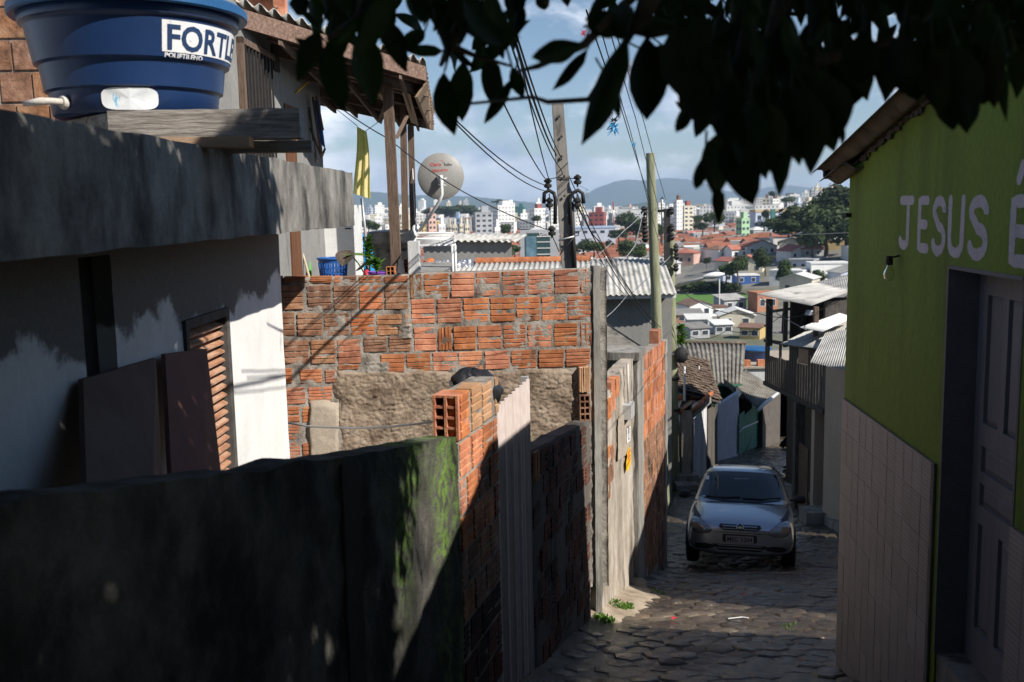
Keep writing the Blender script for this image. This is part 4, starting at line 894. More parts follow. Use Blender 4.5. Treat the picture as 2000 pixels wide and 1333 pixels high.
# wall strip, brown door, freezer
p = at(540, 500, 11.6); q = at(563, 500, 11.6)
bk = thing('terrace_wall', (p.x, 11.6, fl), 'pale lilac wall strip and brown door on the terrace under the roof slab', 'wall')
b = MB(); b.box(p.x - .8, q.x, 11.6, 11.72, fl, .4); b.build('pale_wall', 'lilac_wall', bk); r_ = at(592, 500, 11.7)
b = MB(); b.box(q.x + .003, r_.x, 11.66, 11.71, fl, .35); b.build('door', 'door_brown', bk)
r2 = at(600, 500, 11.6); b = MB(); b.box(r_.x + .003, r2.x, 11.6, 11.7, fl, .35); b.build('door_frame', 'white_metal', bk); r3 = at(612, 500, 11.75); b = MB(); b.box(r2.x + .003, r3.x + .3, 11.76, 11.8, fl, .35); b.build('dark_gap', 'dark_wood', bk)
fx0, fx1 = at(611, 480, 11.3).x, at(692, 480, 11.3).x
fz = thing('freezer', ((fx0 + fx1) / 2, 11.6, fl), 'white upright freezer standing on the terrace beside the blue basket', 'freezer')
b = MB(); b.box(fx0, fx1, 11.36, 11.95, fl + .03, .06); b.build('cabinet', 'white_metal', fz)
b = MB(); b.box(fx0 + .005, fx1 - .005, 11.3, 11.355, fl + .08, .05); dr = b.build('door', 'white_metal', fz)
hp = at(680, 447, 11.3); b = MB(); b.box(hp.x - .04, hp.x + .04, 11.293, 11.299, hp.z - .02, hp.z + .02); b.build('handle_plate', 'print_white', dr); b = MB(); b.box(hp.x - .035, hp.x + .035, 11.288, 11.2925, hp.z - .006, hp.z + .008); b.build('handle_slot', 'black_print', dr)
b = MB(); b.box(fx0, fx1, 11.4, 11.9, fl, fl + .028); b.build('plinth', 'black_print', fz)
def stick(name, pts, r, mat, label, cat): return tag(MB().tube(pts, r, 8).build(name, mat, smooth=True), label, cat)
a_, c_ = at(580, 455, 10.4), at(611, 534, 10.0); c_.z = fl; stick('broom_stick', [a_, c_], .012, 'stick_pale', 'pale wooden broom stick leaning by the brown door', 'stick')
a_, c_ = at(596, 440, 10.7), at(608, 531, 10.4); c_.z = fl; stick('green_pole', [a_, c_], .014, 'plastic_green', 'bright green broom handle leaning beside the freezer', 'broom')
# blue basket (laundry) with slots
bc = at(650, 505, 10.3); bk_ = thing('laundry_basket', (bc.x, 10.3, fl), 'blue slotted plastic laundry basket in front of the freezer', 'basket')
def circ(c, r, z, n=40): return [Vector((c.x + r * math.cos(6.2832 * i / n), 10.3 + r * math.sin(6.2832 * i / n), z)) for i in range(n + 1)]
rt = .155; zt_ = bc.z
MB().tube(circ(bc, rt, zt_), .012, 6).build('rim', 'plastic_blue', bk_, smooth=True); MB().lathe([(rt - .01, zt_ - .045), (rt, zt_)], (bc.x, 10.3, 0), 40).build('upper_band', 'plastic_blue', bk_, smooth=True)
MB().lathe([(0, fl + .003), (rt - .035, fl + .003), (rt - .033, fl + .05)], (bc.x, 10.3, 0), 32).build('base', 'plastic_blue', bk_, smooth=True)
for k in range(4): MB().tube(circ(bc, lerp(rt - .033, rt - .012, k / 4 + .1), lerp(fl + .08, zt_ - .1, k / 3.)), .005, 4).build('hoop', 'plastic_blue', bk_)
slm = None
for k in range(26):
    a = 6.2832 * k / 26; q0 = Vector((bc.x + (rt - .034) * math.cos(a), 10.3 + (rt - .034) * math.sin(a), fl + .045)); q1 = Vector((bc.x + (rt - .01) * math.cos(a), 10.3 + (rt - .01) * math.sin(a), zt_ - .04)); MB().tube([q0, q1], .008, 4).build('slat', 'plastic_blue', bk_)
# plants: big drooping leaf and a leafy shrub in pots
def leafblade(b, base, tip, w, up, fold=.25, n=6, mi=0):
    d = tip - base; s_ = d.cross(up).normalized(); nn = s_.cross(d).normalized(); o = len(b.v)
    for i in range(n + 1):
        t = i / n; ww = w * (math.sin(math.pi * min(1, t * .92 + .06)) ** .8) * .5; c = base + d * t - nn * (.18 * d.length * t * t)
        b.v += [c - s_ * ww + nn * fold * ww, c, c + s_ * ww + nn * fold * ww]
    for i in range(n):
        for k in (0, 1): b.f.append((o + i * 3 + k, o + i * 3 + k + 1, o + i * 3 + 4 + k, o + i * 3 + 3 + k)); b.m.append(mi)
pl = thing('drooping_plant', at(712, 532, 10.0), 'plant with one big drooping dark leaf beside the blue basket', 'plant')
b = MB(); b.tube([at(715, 540, 10.0), at(700, 515, 10.0), at(680, 492, 10.0)], .007, 6); b.build('stem', 'weed', pl)
b = MB(); leafblade(b, at(680, 490, 10.0), at(668, 515, 9.85), .2, Vector((0, -.3, 1)), .3); b.build('leaf', 'bark', pl)
b = MB(); leafblade(b, at(735, 505, 10.1), at(678, 488, 9.9), .11, Vector((0, -.2, 1)), .3); b.build('leaf', 'plant_leaf', pl); b = MB(); leafblade(b, at(716, 512, 9.95), at(698, 532, 9.9), .05, Vector((1, 0, .3)), .1); b.build('leaf', 'dark_wood', pl)
def shrub(name, c, h, r, n, label, lw=.05):
    t = thing(name, c, label, 'plant'); rr = random.Random(n)
    b = MB(); b.tube([c, c + Vector((.01, 0, h * .5)), c + Vector((-.01, 0, h * .95))], [.008, .006, .003], 5); b.build('stem', 'bark', t)
    b = MB()
    for i in range(n):
        k = rr.random(); z = h * (.12 + .88 * k); a = rr.uniform(0, 6.28); s0 = c + Vector((0, 0, z)); L_ = r * (1.05 - .6 * k) * rr.uniform(.6, 1.2)
        leafblade(b, s0, s0 + Vector((math.cos(a) * L_, math.sin(a) * L_, L_ * rr.uniform(.1, 1))), lw * rr.uniform(.6, 1.1), UPV, .2, 3)
    b.build('leaves', 'plant_leaf', t); return t
shrub('leafy_shrub', at(722, 530, 10.1), .36, .1, 120, 'tall thin leafy shrub in front of the purple bucket'); shrub('leafy_shrub', at(735, 535, 9.9), .14, .12, 70, 'low spreading pot plant at the foot of the purple bucket', .04)
pb = at(738, 530, 10.35); b = MB(); b.lathe([(0, 0), (.075, 0), (.1, .17), (.108, .17), (.108, .185), (.095, .18), (.08, .02)], (pb.x, 10.35, fl), 28); tag(b.build('purple_bucket', 'plastic_purple', smooth_angle=40), 'purple plastic bucket behind the leafy shrub', 'bucket')
rb = at(713, 510, 10.6); b = MB(); b.lathe([(0, 0), (.05, 0), (.055, .1), (.03, .17), (0, .19)], (rb.x, 10.7, fl), 16); tag(b.build('red_bottle', 'red', smooth=True), 'small red container between the freezer and the purple bucket', 'bottle')
# black bin with a bag over its rim, blue drum
bn = at(763, 450, 12.2); bi = thing('rubbish_bin', (bn.x, 12.2, fl), 'black wheelie-size bin topped with a black bag behind the porch posts', 'bin')
h_ = bn.z - fl; MB().lathe([(0, 0), (.2, 0), (.235, h_ - .15), (.0, h_ - .14)], (bn.x, 12.2, fl), 28).build('body', 'plastic_black', bi, smooth_angle=50)
b = MB(); b.grid(lambda u, v: Vector((bn.x, 12.2, fl + h_ - .22)) + Vector((math.cos(u * 6.283), math.sin(u * 6.283), 0)) * (interp([(0, .255), (.3, .3), (.7, .285), (.9, .2), (1, 0)], v) * (1 + .05 * nz3((math.cos(u * 6.283) * 3, math.sin(u * 6.283) * 3, v * 4), 2))) + UPV * (interp([(0, 0), (.3, .07), (.7, .2), (1, .23)], v)), 40, 14); b.build('bag_lining', 'plastic_black', bi, smooth=True)
dr_ = at(708, 470, 13.0); tag(MB().lathe([(0, 0), (.22, 0), (.24, .3), (.24, dr_.z - fl - .1), (.2, dr_.z - fl + .05), (0, dr_.z - fl + .1)], (dr_.x - .05, 13, fl), 28).build('blue_drum', 'plastic_cyan', smooth_angle=50), 'dark blue drum with a bright blue cover behind the freezer', 'drum')
stick('thin_mast', [Vector((at(718, 500, 12.8).x, 12.8, fl)), at(712, 440, 12.8), at(706, 388, 12.8)], .018, 'galv', 'thin grey mast with a dark upper part behind the yellow cloth', 'mast')
# bits at the post foot: hollow bricks, white pillar, rack
for k, (x0, x1, y0, y1, Y) in enumerate(((753, 772, 520, 540, 10.0), (788, 797, 505, 535, 10.3))):
    lb = thing('loose_brick', at((x0 + x1) / 2, y1, Y), ('hollow brick lying beside the thick porch post foot', 'hollow brick standing behind the white pillar')[k], 'brick', 'loose bricks on the terrace')
    PW_ = ((0, Y), (1, 0)); put_brick(lb, PW_, x0, x1, y0, y1, hollow(2, 2 if k == 0 else 4), depth=.1, out=0, name='hollow_brick')
w0, w1 = at(797, 500, 10.1), at(818, 500, 10.1); b = MB(); b.box(w0.x, w1.x, 10.1, 10.3, fl, at(805, 472, 10.1).z); tag(b.build('white_pillar', 'fence_pale'), 'stained white masonry pillar under the clothes rack', 'pillar')
w0, w1 = at(775, 500, 10.25), at(788, 500, 10.25); b = MB(); b.prism([at(776, 534, 10.2), at(790, 534, 10.2), at(786, 510, 10.2), at(779, 506, 10.2)], (0, .08, 0)); tag(b.build('plaster_lump', 'fence_pale'), 'white plaster lump leaning by the porch post', 'lump')
q = at(790, 480, 12.3); b = MB(); b.box(q.x - .1, q.x + .14, 12.2, 12.45, fl, q.z); tag(b.build('timber_stack', 'timber_brown'), 'stack of brown timber blocks between the porch posts', 'timber')
rk = thing('clothes_rack', at(848, 528, 10.3), 'white wire clothes drying rack standing on the terrace edge', 'clothes rack')
def tubep(parent, name, pts, r, mat, n=6): return MB().tube(pts, r, n).build(name, mat, parent, smooth=True)
A, B_, C_, D_ = at(803, 481, 10.2), at(889, 479, 10.2), at(886, 467, 10.7), at(812, 467, 10.7)
tubep(rk, 'tray_frame', [A, B_, C_, D_, A], .011, 'white_metal')
E1, E2, G1, G2 = at(812, 468, 10.7), at(886, 468, 10.7), at(816, 455, 10.75), at(886, 456, 10.75)
tubep(rk, 'top_frame', [E1, E2, G2, G1, E1], .011, 'white_metal')
for k in range(1, 7): tubep(rk, 'wire', [A.lerp(D_, k / 7), B_.lerp(C_, k / 7)], .0045, 'white_metal', 4)
for k in range(1, 4): tubep(rk, 'wire', [E1.lerp(G1, k / 4), E2.lerp(G2, k / 4)], .0045, 'white_metal', 4)
for px, Y in ((883, 10.2), (889, 10.3)):
    a_ = at(px, 479, Y); e_ = a_.copy(); e_.z = fl - .1; tubep(rk, 'leg', [a_, e_], .013, 'white_metal')
a_ = A.copy(); e_ = A.copy(); e_.z = fl; tubep(rk, 'leg', [a_, e_], .011, 'white_metal'); e_ = D_.copy(); e_.z = fl; tubep(rk, 'leg', [D_.copy(), e_], .011, 'white_metal')
# small clips
# ------------------------------------------------------------------ satellite dish
DY = 12.6; dc = at(861, 345, DY); drr = .29
ds = thing('satellite_dish', at(800, 465, 12.8), 'grey round satellite dish with red print on a bent white mast by the porch', 'satellite dish')
axis = Vector((-.10, 1, -.05)).normalized()     # dish opens away from us
q = axis.to_track_quat('Z', 'Y')
MB().lathe([(0, -.055), (.08, -.052), (.16, -.04), (.23, -.02), (.285, 0), (drr, .004), (drr, .012), (.28, .006), (.16, -.03), (0, -.045)], dc, 64, ax=axis).build('reflector', 'dish_grey', ds, smooth_angle=50)
rx = Vector((1, .1, 0)).normalized(); rz = rx.cross(axis).normalized(); rz = -rz if rz.z < 0 else rz
def dishp(x, y):      # a point on the dish back
    r_ = math.hypot(x, y); return dc + rx * x + rz * y - axis * (interp([(0, .055), (.08, .052), (.16, .04), (.23, .02), (.29, -.001)], r_) + .003)
def dtext(s_, size, x, y, mat, name, bold=.0):
    vs_, fs_ = textmesh(s_, size, bold=bold); MB().add([dishp(x + v.x, y + v.y) for v in vs_], fs_).build(name, mat, ds)
dtext('Claro', .062, -.135, .125, 'red_print', 'red_lettering', .0008); dtext('hdtv', .056, .045, .125, 'black_print', 'black_lettering', .0006); dtext('3003-9777', .047, -.112, .05, 'red_print', 'phone_lettering', .0005)
for x0, y0_, x1, y1_ in ((.012, .185, .008, .2), (.028, .178, .038, .19), (.03, .165, .044, .166)): MB().tube([dishp(x0, y0_), dishp(x1, y1_)], .003, 4).build('red_spark', 'red_print', ds)
m0 = dc - axis * .06 + Vector((0, 0, -.06)); tubep(ds, 'mast', [m0 + Vector((-.02, 0, .05)), m0 + Vector((.005, -.07, .05)), m0 + Vector((.012, -.09, 0)), m0 + Vector((.012, -.09, -.17)), m0 + Vector((-.02, -.08, -.25)), at(838, 425, DY), at(812, 460, 12.75)], .021, 'white_metal', 10)
b = MB(); b.obox(m0 + Vector((-.04, -.06, -.03)), (.07, 0, 0), (0, .06, 0), (0, 0, .1)); b.build('bracket', 'galv', ds); tubep(ds, 'clamp', [m0 + Vector((-.03, -.1, .0)), m0 + Vector((.08, -.1, .03))], .008, 'galv'); tubep(ds, 'clamp', [m0 + Vector((-.03, -.1, -.05)), m0 + Vector((.07, -.1, -.06))], .008, 'galv')
b = MB(); fc_ = at(812, 450, 12.72); b.lathe([(0, 0), (.075, 0), (.075, .02), (0, .02)], fc_, 20, ax=(1, -.6, 0)); b.build('foot_plate', 'white_metal', ds); tubep(ds, 'foot_strut', [fc_, at(806, 330, 12.85)], .006, 'white_metal')
# ------------------------------------------------------------------ yellow cloth and folding chair hung up
clo = MB(); T0, T1 = at(697, 247, 11.6), at(716, 258, 11.6); B0, B1 = at(691, 378, 11.6), at(726, 389, 11.6)
def cl(u, v):
    a = T0.lerp(T1, u); e = B0.lerp(B1, u); p = a.lerp(e, v); return p + Vector((0, .03 * math.sin(u * 15 + v) * (.4 + .6 * v), 0)) + Vector((.01 * math.sin(v * 5), 0, 0))
clo.grid(cl, 30, 20); o_ = clo.build('yellow_cloth', 'cloth_yellow', smooth=True); tag(o_, 'pale yellow cloth hanging from a line under the porch', 'cloth')
stick('cloth_line', [at(634, 195, 11.9), at(690, 240, 11.6), at(698, 247, 11.6)], .004, 'cable', 'thin line holding the left corner of the yellow cloth', 'line'); stick('cloth_line', [at(712, 258, 11.6), at(740, 238, 11.9)], .004, 'cable', 'thin line holding the right corner of the yellow cloth', 'line')
ch = thing('folding_chair', at(622, 310, 10.8), 'folded chair with a dark blue seat hanging on the grey house wall', 'chair')
P = lambda a, c, Y=10.8: at(a, c, Y)
b = MB(); b.slab([P(613, 195), P(622, 200), P(634, 290), P(622, 275)], (0, .05, 0)); b.build('seat_fabric', 'tarp_blue', ch)
for pts in (((611, 190), (628, 308)), ((604, 210), (618, 318)), ((618, 188), (631, 255)), ((628, 308), (635, 290)), ((606, 250), (628, 308))): tubep(ch, 'frame_bar', [P(*pts[0], 10.75), P(*pts[1], 10.75)], .013, 'timber_brown')
stick('yellow_peg_rope', [at(578, 182, 10.2), at(603, 160, 10.4)], .008, 'sign_yellow', 'short yellow strap under the porch eave', 'strap')
V3 = Vector
# ================================================================== green house on the right
dG, nG = wframe(GW)                      # along the wall (away), out of the wall (towards the lane)
Yg = onw(1650, 760, GW).y; YR = 4.4; Yn = 1.15
gt = onw(1735, 838, GW).z                # top of the tiling
def zroof(Y):                            # underside of the sheets along the gable
    e = onw(1640, 348, GW).z; rdg = e + .195 * (Yg + .25 - YR)
    return rdg - .195 * abs(Y - YR)
gh = thing('green_house', wp(GW, Yg, zc(Yg)), 'lime green house with a painted inscription and pinkish wall tiles on the right', 'house')
Yd1, Yd0 = onw(1848, 700, GW).y, onw(1992, 700, GW).y; dtop = onw(1900, 533, GW).z; dbot = dtop - 2.12
GB = 1.8                                  # how far the house is deep
FW = Vector((1, -.45, 0)).normalized()    # far wall runs back at an angle
def gpiece(Ya, Yb, zb, name='wall', zt=None):
    nseg = max(2, int((Yb - Ya) / .12)); b = MB()
    def f(u, v):
        Y = lerp(Ya, Yb, u); z1 = zt if zt is not None else zroof(Y) + .02; z = lerp(zb, z1, v); p = wp(GW, Y, z)
        edge = .02 * nz3((0, z, 3), 1.6) * max(0, 1 - (Yg - Y) / .25) if Yb == Yg else 0
        return p + nG * (.0006 * nz3(p, 2)) + dG * edge
    b.grid(f, nseg, 24); b.build(name, 'green_paint', gh, smooth=True)
gpiece(Yd1, Yg, zc(Yg) - .3); gpiece(Yn, Yd0, zc(Yg) - .3); gpiece(Yd0, Yd1, dtop, 'lintel')
# far wall and back so that the house is closed
c0 = wp(GW, Yg - .003, 0); b = MB(); e0 = c0 + FW * 6.
b.add([(c0.x, c0.y, zc(Yg) - .4), (e0.x, e0.y, zc(Yg) - .4), (e0.x, e0.y, zroof(Yg) + .02), (c0.x, c0.y, zroof(Yg) + .02)], [(0, 1, 2, 3)]); b.build('far_wall', 'green_paint', gh)
n0 = wp(GW, Yn, 0); b = MB(); b.add([(n0.x, n0.y, -3.4), (n0.x + 6, n0.y - .4, -3.4), (n0.x + 6, n0.y - .4, zroof(Yn)), (n0.x, n0.y, zroof(Yn))], [(0, 3, 2, 1)]); b.build('near_wall', 'green_paint', gh)
# roof: two slopes of corrugated sheet, overhanging the gable
def rp(Y, out, z=0.): p = wp(GW, Y, zroof(Y) + .05 + z); return p + nG * out
ov = .2
for nm, Ya, Yb in (('roof_slope', Yg + .27, YR), ('roof_slope', Yn - .3, YR)):
    a = rp(Ya, ov); bq = rp(Yb, ov); L6 = Vector((6.2, 0, 0)); fa = FW * 6.4 if Ya > YR else Vector((6.4, -.4, 0))
    d = a + fa; d.z = a.z; c = bq + Vector((6.4, -1.2, 0)); c.z = bq.z
    b = MB(); b.corr(a, d, c, bq, .177, .027, .009); b.build(nm, 'fibre_eave', gh, smooth=True)
b = MB()
for s_ in (1, -1): b.corr(rp(YR, ov + .03, .04), rp(YR, ov + .03, .04) + Vector((6.4, -1.2, 0)), rp(YR + s_ * .25, ov + .03, .035) + Vector((6.4, -1.2, 0)), rp(YR + s_ * .25, ov + .03, .035), .177, .027, .009)
b.build('ridge_cap', 'fibre_eave', gh, smooth=True)
# second sheet end and rafters under the eave
a = rp(Yg + .22, ov - .04, -.075); b = MB(); b.corr(a, a + FW * 1.6, a + FW * 1.6 - dG * .5 + UPV * .09, a - dG * .5 + UPV * .09, .177, .024, .009); b.build('under_sheet', 'fibre_eave', gh, smooth=True)
b = MB(); a = rp(Yg + .17, ov - .05, -.06); b.obox(a, FW * 1.5, -dG * .05, UPV * .045); b.build('eave_batten', 'dark_wood', gh)
# crumbling render along the verge
b = MB()
for i in range(46):
    t = i / 45; Y = lerp(Yg - .02, YR + .6, t); p = wp(GW, Y, zroof(Y) + .01 - .012 * random.random()) + nG * .012
    b.obox(p, dG * random.uniform(.04, .11), nG * (.004 + .008 * random.random()), UPV * (-.01 - .035 * random.random() ** 2))
b.build('verge_mortar', 'dark_plaster', gh)
# tiling: each tile is a piece
tl = MB(); zb_ = zc(Yg) - .3
Yt1 = onw(1827, 1000, GW).y + .0
tl.obox(wp(GW, Yt1, zb_) + nG * .0055, dG * (Yg - .005 - Yt1), nG * .012, UPV * (gt - zb_)); tl.build('grout_bed', 'grout', gh)
def tile_mesh(w, h):
    b = MB(); k = 9; vs = []       # ribbed tile: slanting ribs
    b.obox((0, 0, 0), (w, 0, 0), (0, .008, 0), (0, 0, h)); 
    for i in range(k):
        z0 = h * (i + .18) / k; b.add([(.004, -.0005, z0), (w - .004, -.0005, z0), (w - .004, -.002, z0 + h / k * .32), (.004, -.002, z0 + h / k * .32), (w - .004, -.0005, z0 + h / k * .62), (.004, -.0005, z0 + h / k * .62)], [(0, 1, 2, 3), (3, 2, 4, 5)])
    return b.mesh('wall_tile', 'tile_pink')
TW, TH = .155, .235; tm = tile_mesh(TW - .004, TH - .004); full = 0
col_ = 0; y = Yg - .006 - TW
while y > Yt1 - TW * .5:
    z = gt - TH
    wid = 1 if y >= Yt1 else (y + TW - Yt1) / TW
    while z > zb_ + .0:
        u_, v_ = project(wp(GW, y, z + TH))
        if v_ < 1345 and wid > .25:
            yy = max(y, Yt1); place('wall_tile', tm, frame(wp(GW, yy + .002, z + .002) + nG * (.018 + random.uniform(0, .0015)), dG * wid, -nG, UPV), gh)
        z -= TH
    y -= TW; col_ += 1
Yk = Yd0 - .02; b = MB(); b.obox(wp(GW, Yk - 1.2, zb_) + nG * .005, dG * 1.2, nG * .012, UPV * (onw(1985, 1030, GW).z - zb_)); b.build('grout_bed', 'grout', gh)
zt2 = onw(1985, 1030, GW).z
for i in range(3):
    z = zt2 - TH
    while z > zb_ + 1.0:
        place('wall_tile', tm, frame(wp(GW, Yk - TW * (i + 1) + .002, z) + nG * .018, dG, -nG, UPV), gh); z -= TH
# door set back in its opening
rec = .16; b = MB()
b.obox(wp(GW, Yd1, dbot) + nG * .004, -dG * .0 + dG * .0 + -nG * (rec + .05), dG * .02, UPV * (dtop - dbot)); b.build('far_reveal', 'frame_grey', gh)
b = MB(); b.obox(wp(GW, Yd0 - .02, dbot) + nG * .004, -nG * (rec + .05), dG * .02, UPV * (dtop - dbot)); b.build('near_reveal', 'frame_grey', gh)
b = MB(); b.obox(wp(GW, Yd0, dtop) + nG * .004, -nG * (rec + .05), dG * (Yd1 - Yd0), UPV * .02); b.build('head_reveal', 'frame_grey', gh)
DP = wp(GW, Yd0, dbot) - nG * rec; wd = Yd1 - Yd0; hd = dtop - dbot
b = MB(); b.obox(DP - nG * .04, dG * wd, nG * .02, UPV * hd); door = b.build('door', 'door_grey', gh)
def rail(y0, y1, z0, z1, t=.022): MB().obox(DP + dG * y0 + UPV * z0 - nG * .02, dG * (y1 - y0), nG * t, UPV * (z1 - z0)).build('door_rail', 'door_grey', door)
st_ = .11
rail(0, st_, 0, hd); rail(wd - st_, wd, 0, hd); rail(st_, wd - st_, hd - .13, hd); rail(st_, wd - st_, 0, .2); rail(st_, wd - st_, 1.2, 1.32); rail(st_, wd - st_, 1.0, 1.06); rail(st_, wd - st_, .78, .88)
for k in (1, 2): xx = st_ + (wd - 2 * st_) * k / 3; rail(xx - .035, xx + .035, 1.32, hd - .13); rail(xx - .035, xx + .035, .2, .78)
for zz0, zz1, kk in ((1.32, hd - .13, 3), (.2, .78, 3), (1.06, 1.2, 1), (.88, 1.0, 1)):
    for k in range(kk):
        x0 = st_ + (wd - 2 * st_) * k / kk + (.035 if k else 0); x1 = st_ + (wd - 2 * st_) * (k + 1) / kk - (.035 if k < kk - 1 else 0)
        b = MB(); q0 = DP - nG * .02; a_ = [(x0, zz0), (x1, zz0), (x1, zz1), (x0, zz1)]; c_ = [(x0 + .03, zz0 + .03), (x1 - .03, zz0 + .03), (x1 - .03, zz1 - .03), (x0 + .03, zz1 - .03)]
        b.add([q0 + dG * p[0] + UPV * p[1] for p in a_] + [q0 + dG * p[0] + UPV * p[1] + nG * .013 for p in c_], [(4, 5, 6, 7), (0, 1, 5, 4), (1, 2, 6, 5), (2, 3, 7, 6), (3, 0, 4, 7)]); b.build('door_panel', 'door_grey', door)
tubep(door, 'door_handle', [DP + dG * .07 + UPV * 1.02, DP + dG * .07 + UPV * 1.02 + nG * .06, DP + dG * .19 + UPV * 1.02 + nG * .06], .011, 'galv'); MB().obox(DP + dG * .045 + UPV * .93 + nG * .0025, dG * .05, nG * .004, UPV * .2).build('lock_plate', 'galv', door)
b = MB(); b.obox(wp(GW, Yd0, zc(4.5) - .3) - nG * .2, dG * wd, nG * .19, UPV * (dbot - zc(4.5) + .3)); b.build('door_step', 'concrete', gh)
# hand-painted letters: rounded brush strokes on the wall
def strokes(segs, px0, px1, pyt, pyb, name='painted_letter', w=None):
    """segs in a unit box (x right in the picture, y up)"""
    A0, A1 = onw(px0, (pyt + pyb) / 2, GW), onw(px1, (pyt + pyb) / 2, GW); zt_ = onw((px0 + px1) / 2, pyt, GW).z; zb = onw((px0 + px1) / 2, pyb, GW).z
    b = MB(); d = A1 - A0; d.z = 0; hh = zt_ - zb; lw = w or .027
    dn = d.normalized()
    k_ = 0
    for pts in segs:
        k_ += 1
        pts = [(lerp(a_[0], c_[0], k2 / 4), lerp(a_[1], c_[1], k2 / 4)) for a_, c_ in zip(pts, pts[1:]) for k2 in range(4)] + [pts[-1]]
        P2 = [A0 + d * x + Vector((0, 0, zb - A0.z + hh * y)) for x, y in pts]
        # offset outline with round ends
        L_, R_ = [], []
        for i, p in enumerate(P2):
            t = (P2[min(i + 1, len(P2) - 1)] - P2[max(i - 1, 0)]).normalized(); s_ = t.cross(nG).normalized(); j = lw * (1 + .12 * nz3(p, 14)); L_.append(p + s_ * j * (1 + .15 * nz3(p, 40))); R_.append(p - s_ * j * (1 + .15 * nz3(p + V3((3, 0, 0)), 40)))
        t0 = (P2[0] - P2[1]).normalized(); t1 = (P2[-1] - P2[-2]).normalized()
        def capp(p, t): s_ = t.cross(nG).normalized(); return [p + (s_ * math.cos(a) + t * math.sin(a)) * lw for a in (math.pi * k / 6 for k in range(1, 6))]
        off = nG * (.0012 + .0003 * k_)
        n = len(P2); vs = [q + off for q in L_ + R_]; b.add(vs, [(i, i + 1, n + i + 1, n + i) for i in range(n - 1)])
        for p, t in ((P2[0], t0), (P2[-1], t1)):
            s_ = t.cross(nG).normalized(); ring = [p + s_ * lw] + capp(p, t) + [p - s_ * lw]; b.poly([q + off for q in ring])
    return b.build(name, 'letter_white', gh)
def arc(cx, cy, rx, ry, a0, a1, n=9): return [(cx + rx * math.cos(R(lerp(a0, a1, i / n))), cy + ry * math.sin(R(lerp(a0, a1, i / n)))) for i in range(n + 1)]
Sx = [(.9, .8)] + arc(.5, .76, .4, .2, 10, 190) + arc(.5, .26, .4, .22, 110, -60)[1:] + arc(.45, .2, .38, .17, -80, -170)
strokes([[(.05, .96), (.95, .96)], [(.62, .96), (.62, .2)] + arc(.32, .16, .3, .12, -20, -170, 5)], 1759, 1783, 388, 484)
strokes([[(.9, .96), (.1, .96), (.1, .04), (.95, .04)], [(.1, .5), (.8, .5)]], 1794, 1813, 388, 489)
strokes([Sx], 1822, 1847, 388, 494); strokes([[(.05, .97), (.05, .3)] + arc(.5, .2, .42, .17, 180, 360, 8) + [(.95, .97)]], 1854, 1882, 387, 498); strokes([Sx], 1893, 1930, 388, 502, w=.03)
strokes([[(.9, .96), (.1, .96), (.1, .04), (.95, .04)], [(.1, .5), (.8, .5)]], 1975, 2008, 388, 516, w=.03); strokes([[(.2, 0), (.8, 1)]], 1990, 2000, 325, 350, name='accent_mark', w=.028)
# bare bulb lamp
q = onw(1757, 500, GW); bl_ = thing('bulb_lamp', q, 'bare glass bulb in a black holder on the green wall under the lettering', 'lamp')
tubep(bl_, 'bracket', [q, q + nG * .05 + UPV * -.01], .006, 'black_iron'); MB().lathe([(0, 0), (.018, 0), (.022, -.03), (.02, -.055), (0, -.055)], q + nG * .06 + UPV * .0, 14).build('holder', 'black_iron', bl_, smooth_angle=40)
MB().lathe([(.012, 0), (.016, -.015), (.03, -.04), (.033, -.06), (.026, -.08), (.012, -.092), (0, -.095)], q + nG * .06 - UPV * .056, 16).build('bulb', 'glass', bl_, smooth=True)
b = MB(); p = onw(1830, 480, GW); b.obox(onw(1663, 425, GW) + nG * .0, dG * .02, nG * .04, UPV * .03); b.build('wall_hook', 'black_iron', gh)

# ================================================================== house hidden beyond it (throws the shade on the lane) and the beige house
nh = thing('neighbour_house', (7, 11.5, zc(11)), 'plain beige house mostly hidden behind the green house', 'house')
Q = [(5.35, 8.35), (8.6, 5.0), (12, 8), (8.2, 15.8), (6.35, 15.8)]; b = MB(); b.prism([(x, y, -7) for x, y in Q], (0, 0, 6.95)); b.build('wall', 'beige_wall', nh)
b = MB(); b.prism([(x * 1.0 + (.0), y, -.04) for x, y in Q], (0, 0, .12)); b.build('flat_roof', 'concrete', nh)
# beige house with rusted corrugated roof
bh = thing('beige_house', (6.3, 18.6, zc(18.6)), 'beige plastered house with a small window below the ragged grey roof', 'house')
bx0 = at(1613, 850, 18.9).x; zt_ = at(1630, 722, 18.6).z; 
b = MB(); b.hexa([(bx0, 19.0, zc(19) - .4), (bx0 + .55, 17.2, zc(17) - .6), (12, 17.2, -7.5), (12, 19.0, -7.5)], [(bx0, 19.0, zt_), (bx0 + .55, 17.2, zt_ + .12), (12, 17.2, zt_ + .3), (12, 19.0, zt_)]); b.build('wall', 'beige_wall', bh)
wa, wb = at(1638, 795, 17.95), at(1648, 790, 17.6); dw = Vector((.55, -1.8, 0)).normalized(); nw = Vector((-dw.y, dw.x, 0)); nw = -nw if nw.x > 0 else nw
p = Vector((bx0, 19, 0)) + dw * 1.0; p.z = at(1640, 800, 18).z; b = MB(); b.obox(p + nw * .002, dw * .55, nw * .02, UPV * .34); w_ = b.build('window', 'frame_grey', bh); b = MB(); b.obox(p + nw * .0225 + dw * .06 + UPV * .04, dw * .43, nw * .004, UPV * .26); b.build('pane', 'pane_dark', w_)
b = MB(); b.obox((bx0 - .35, 18.9, zc(18.9) - .2), (.55, 0, 0), (0, .5, 0), (0, 0, .42)); b.build('door_step', 'concrete', bh)
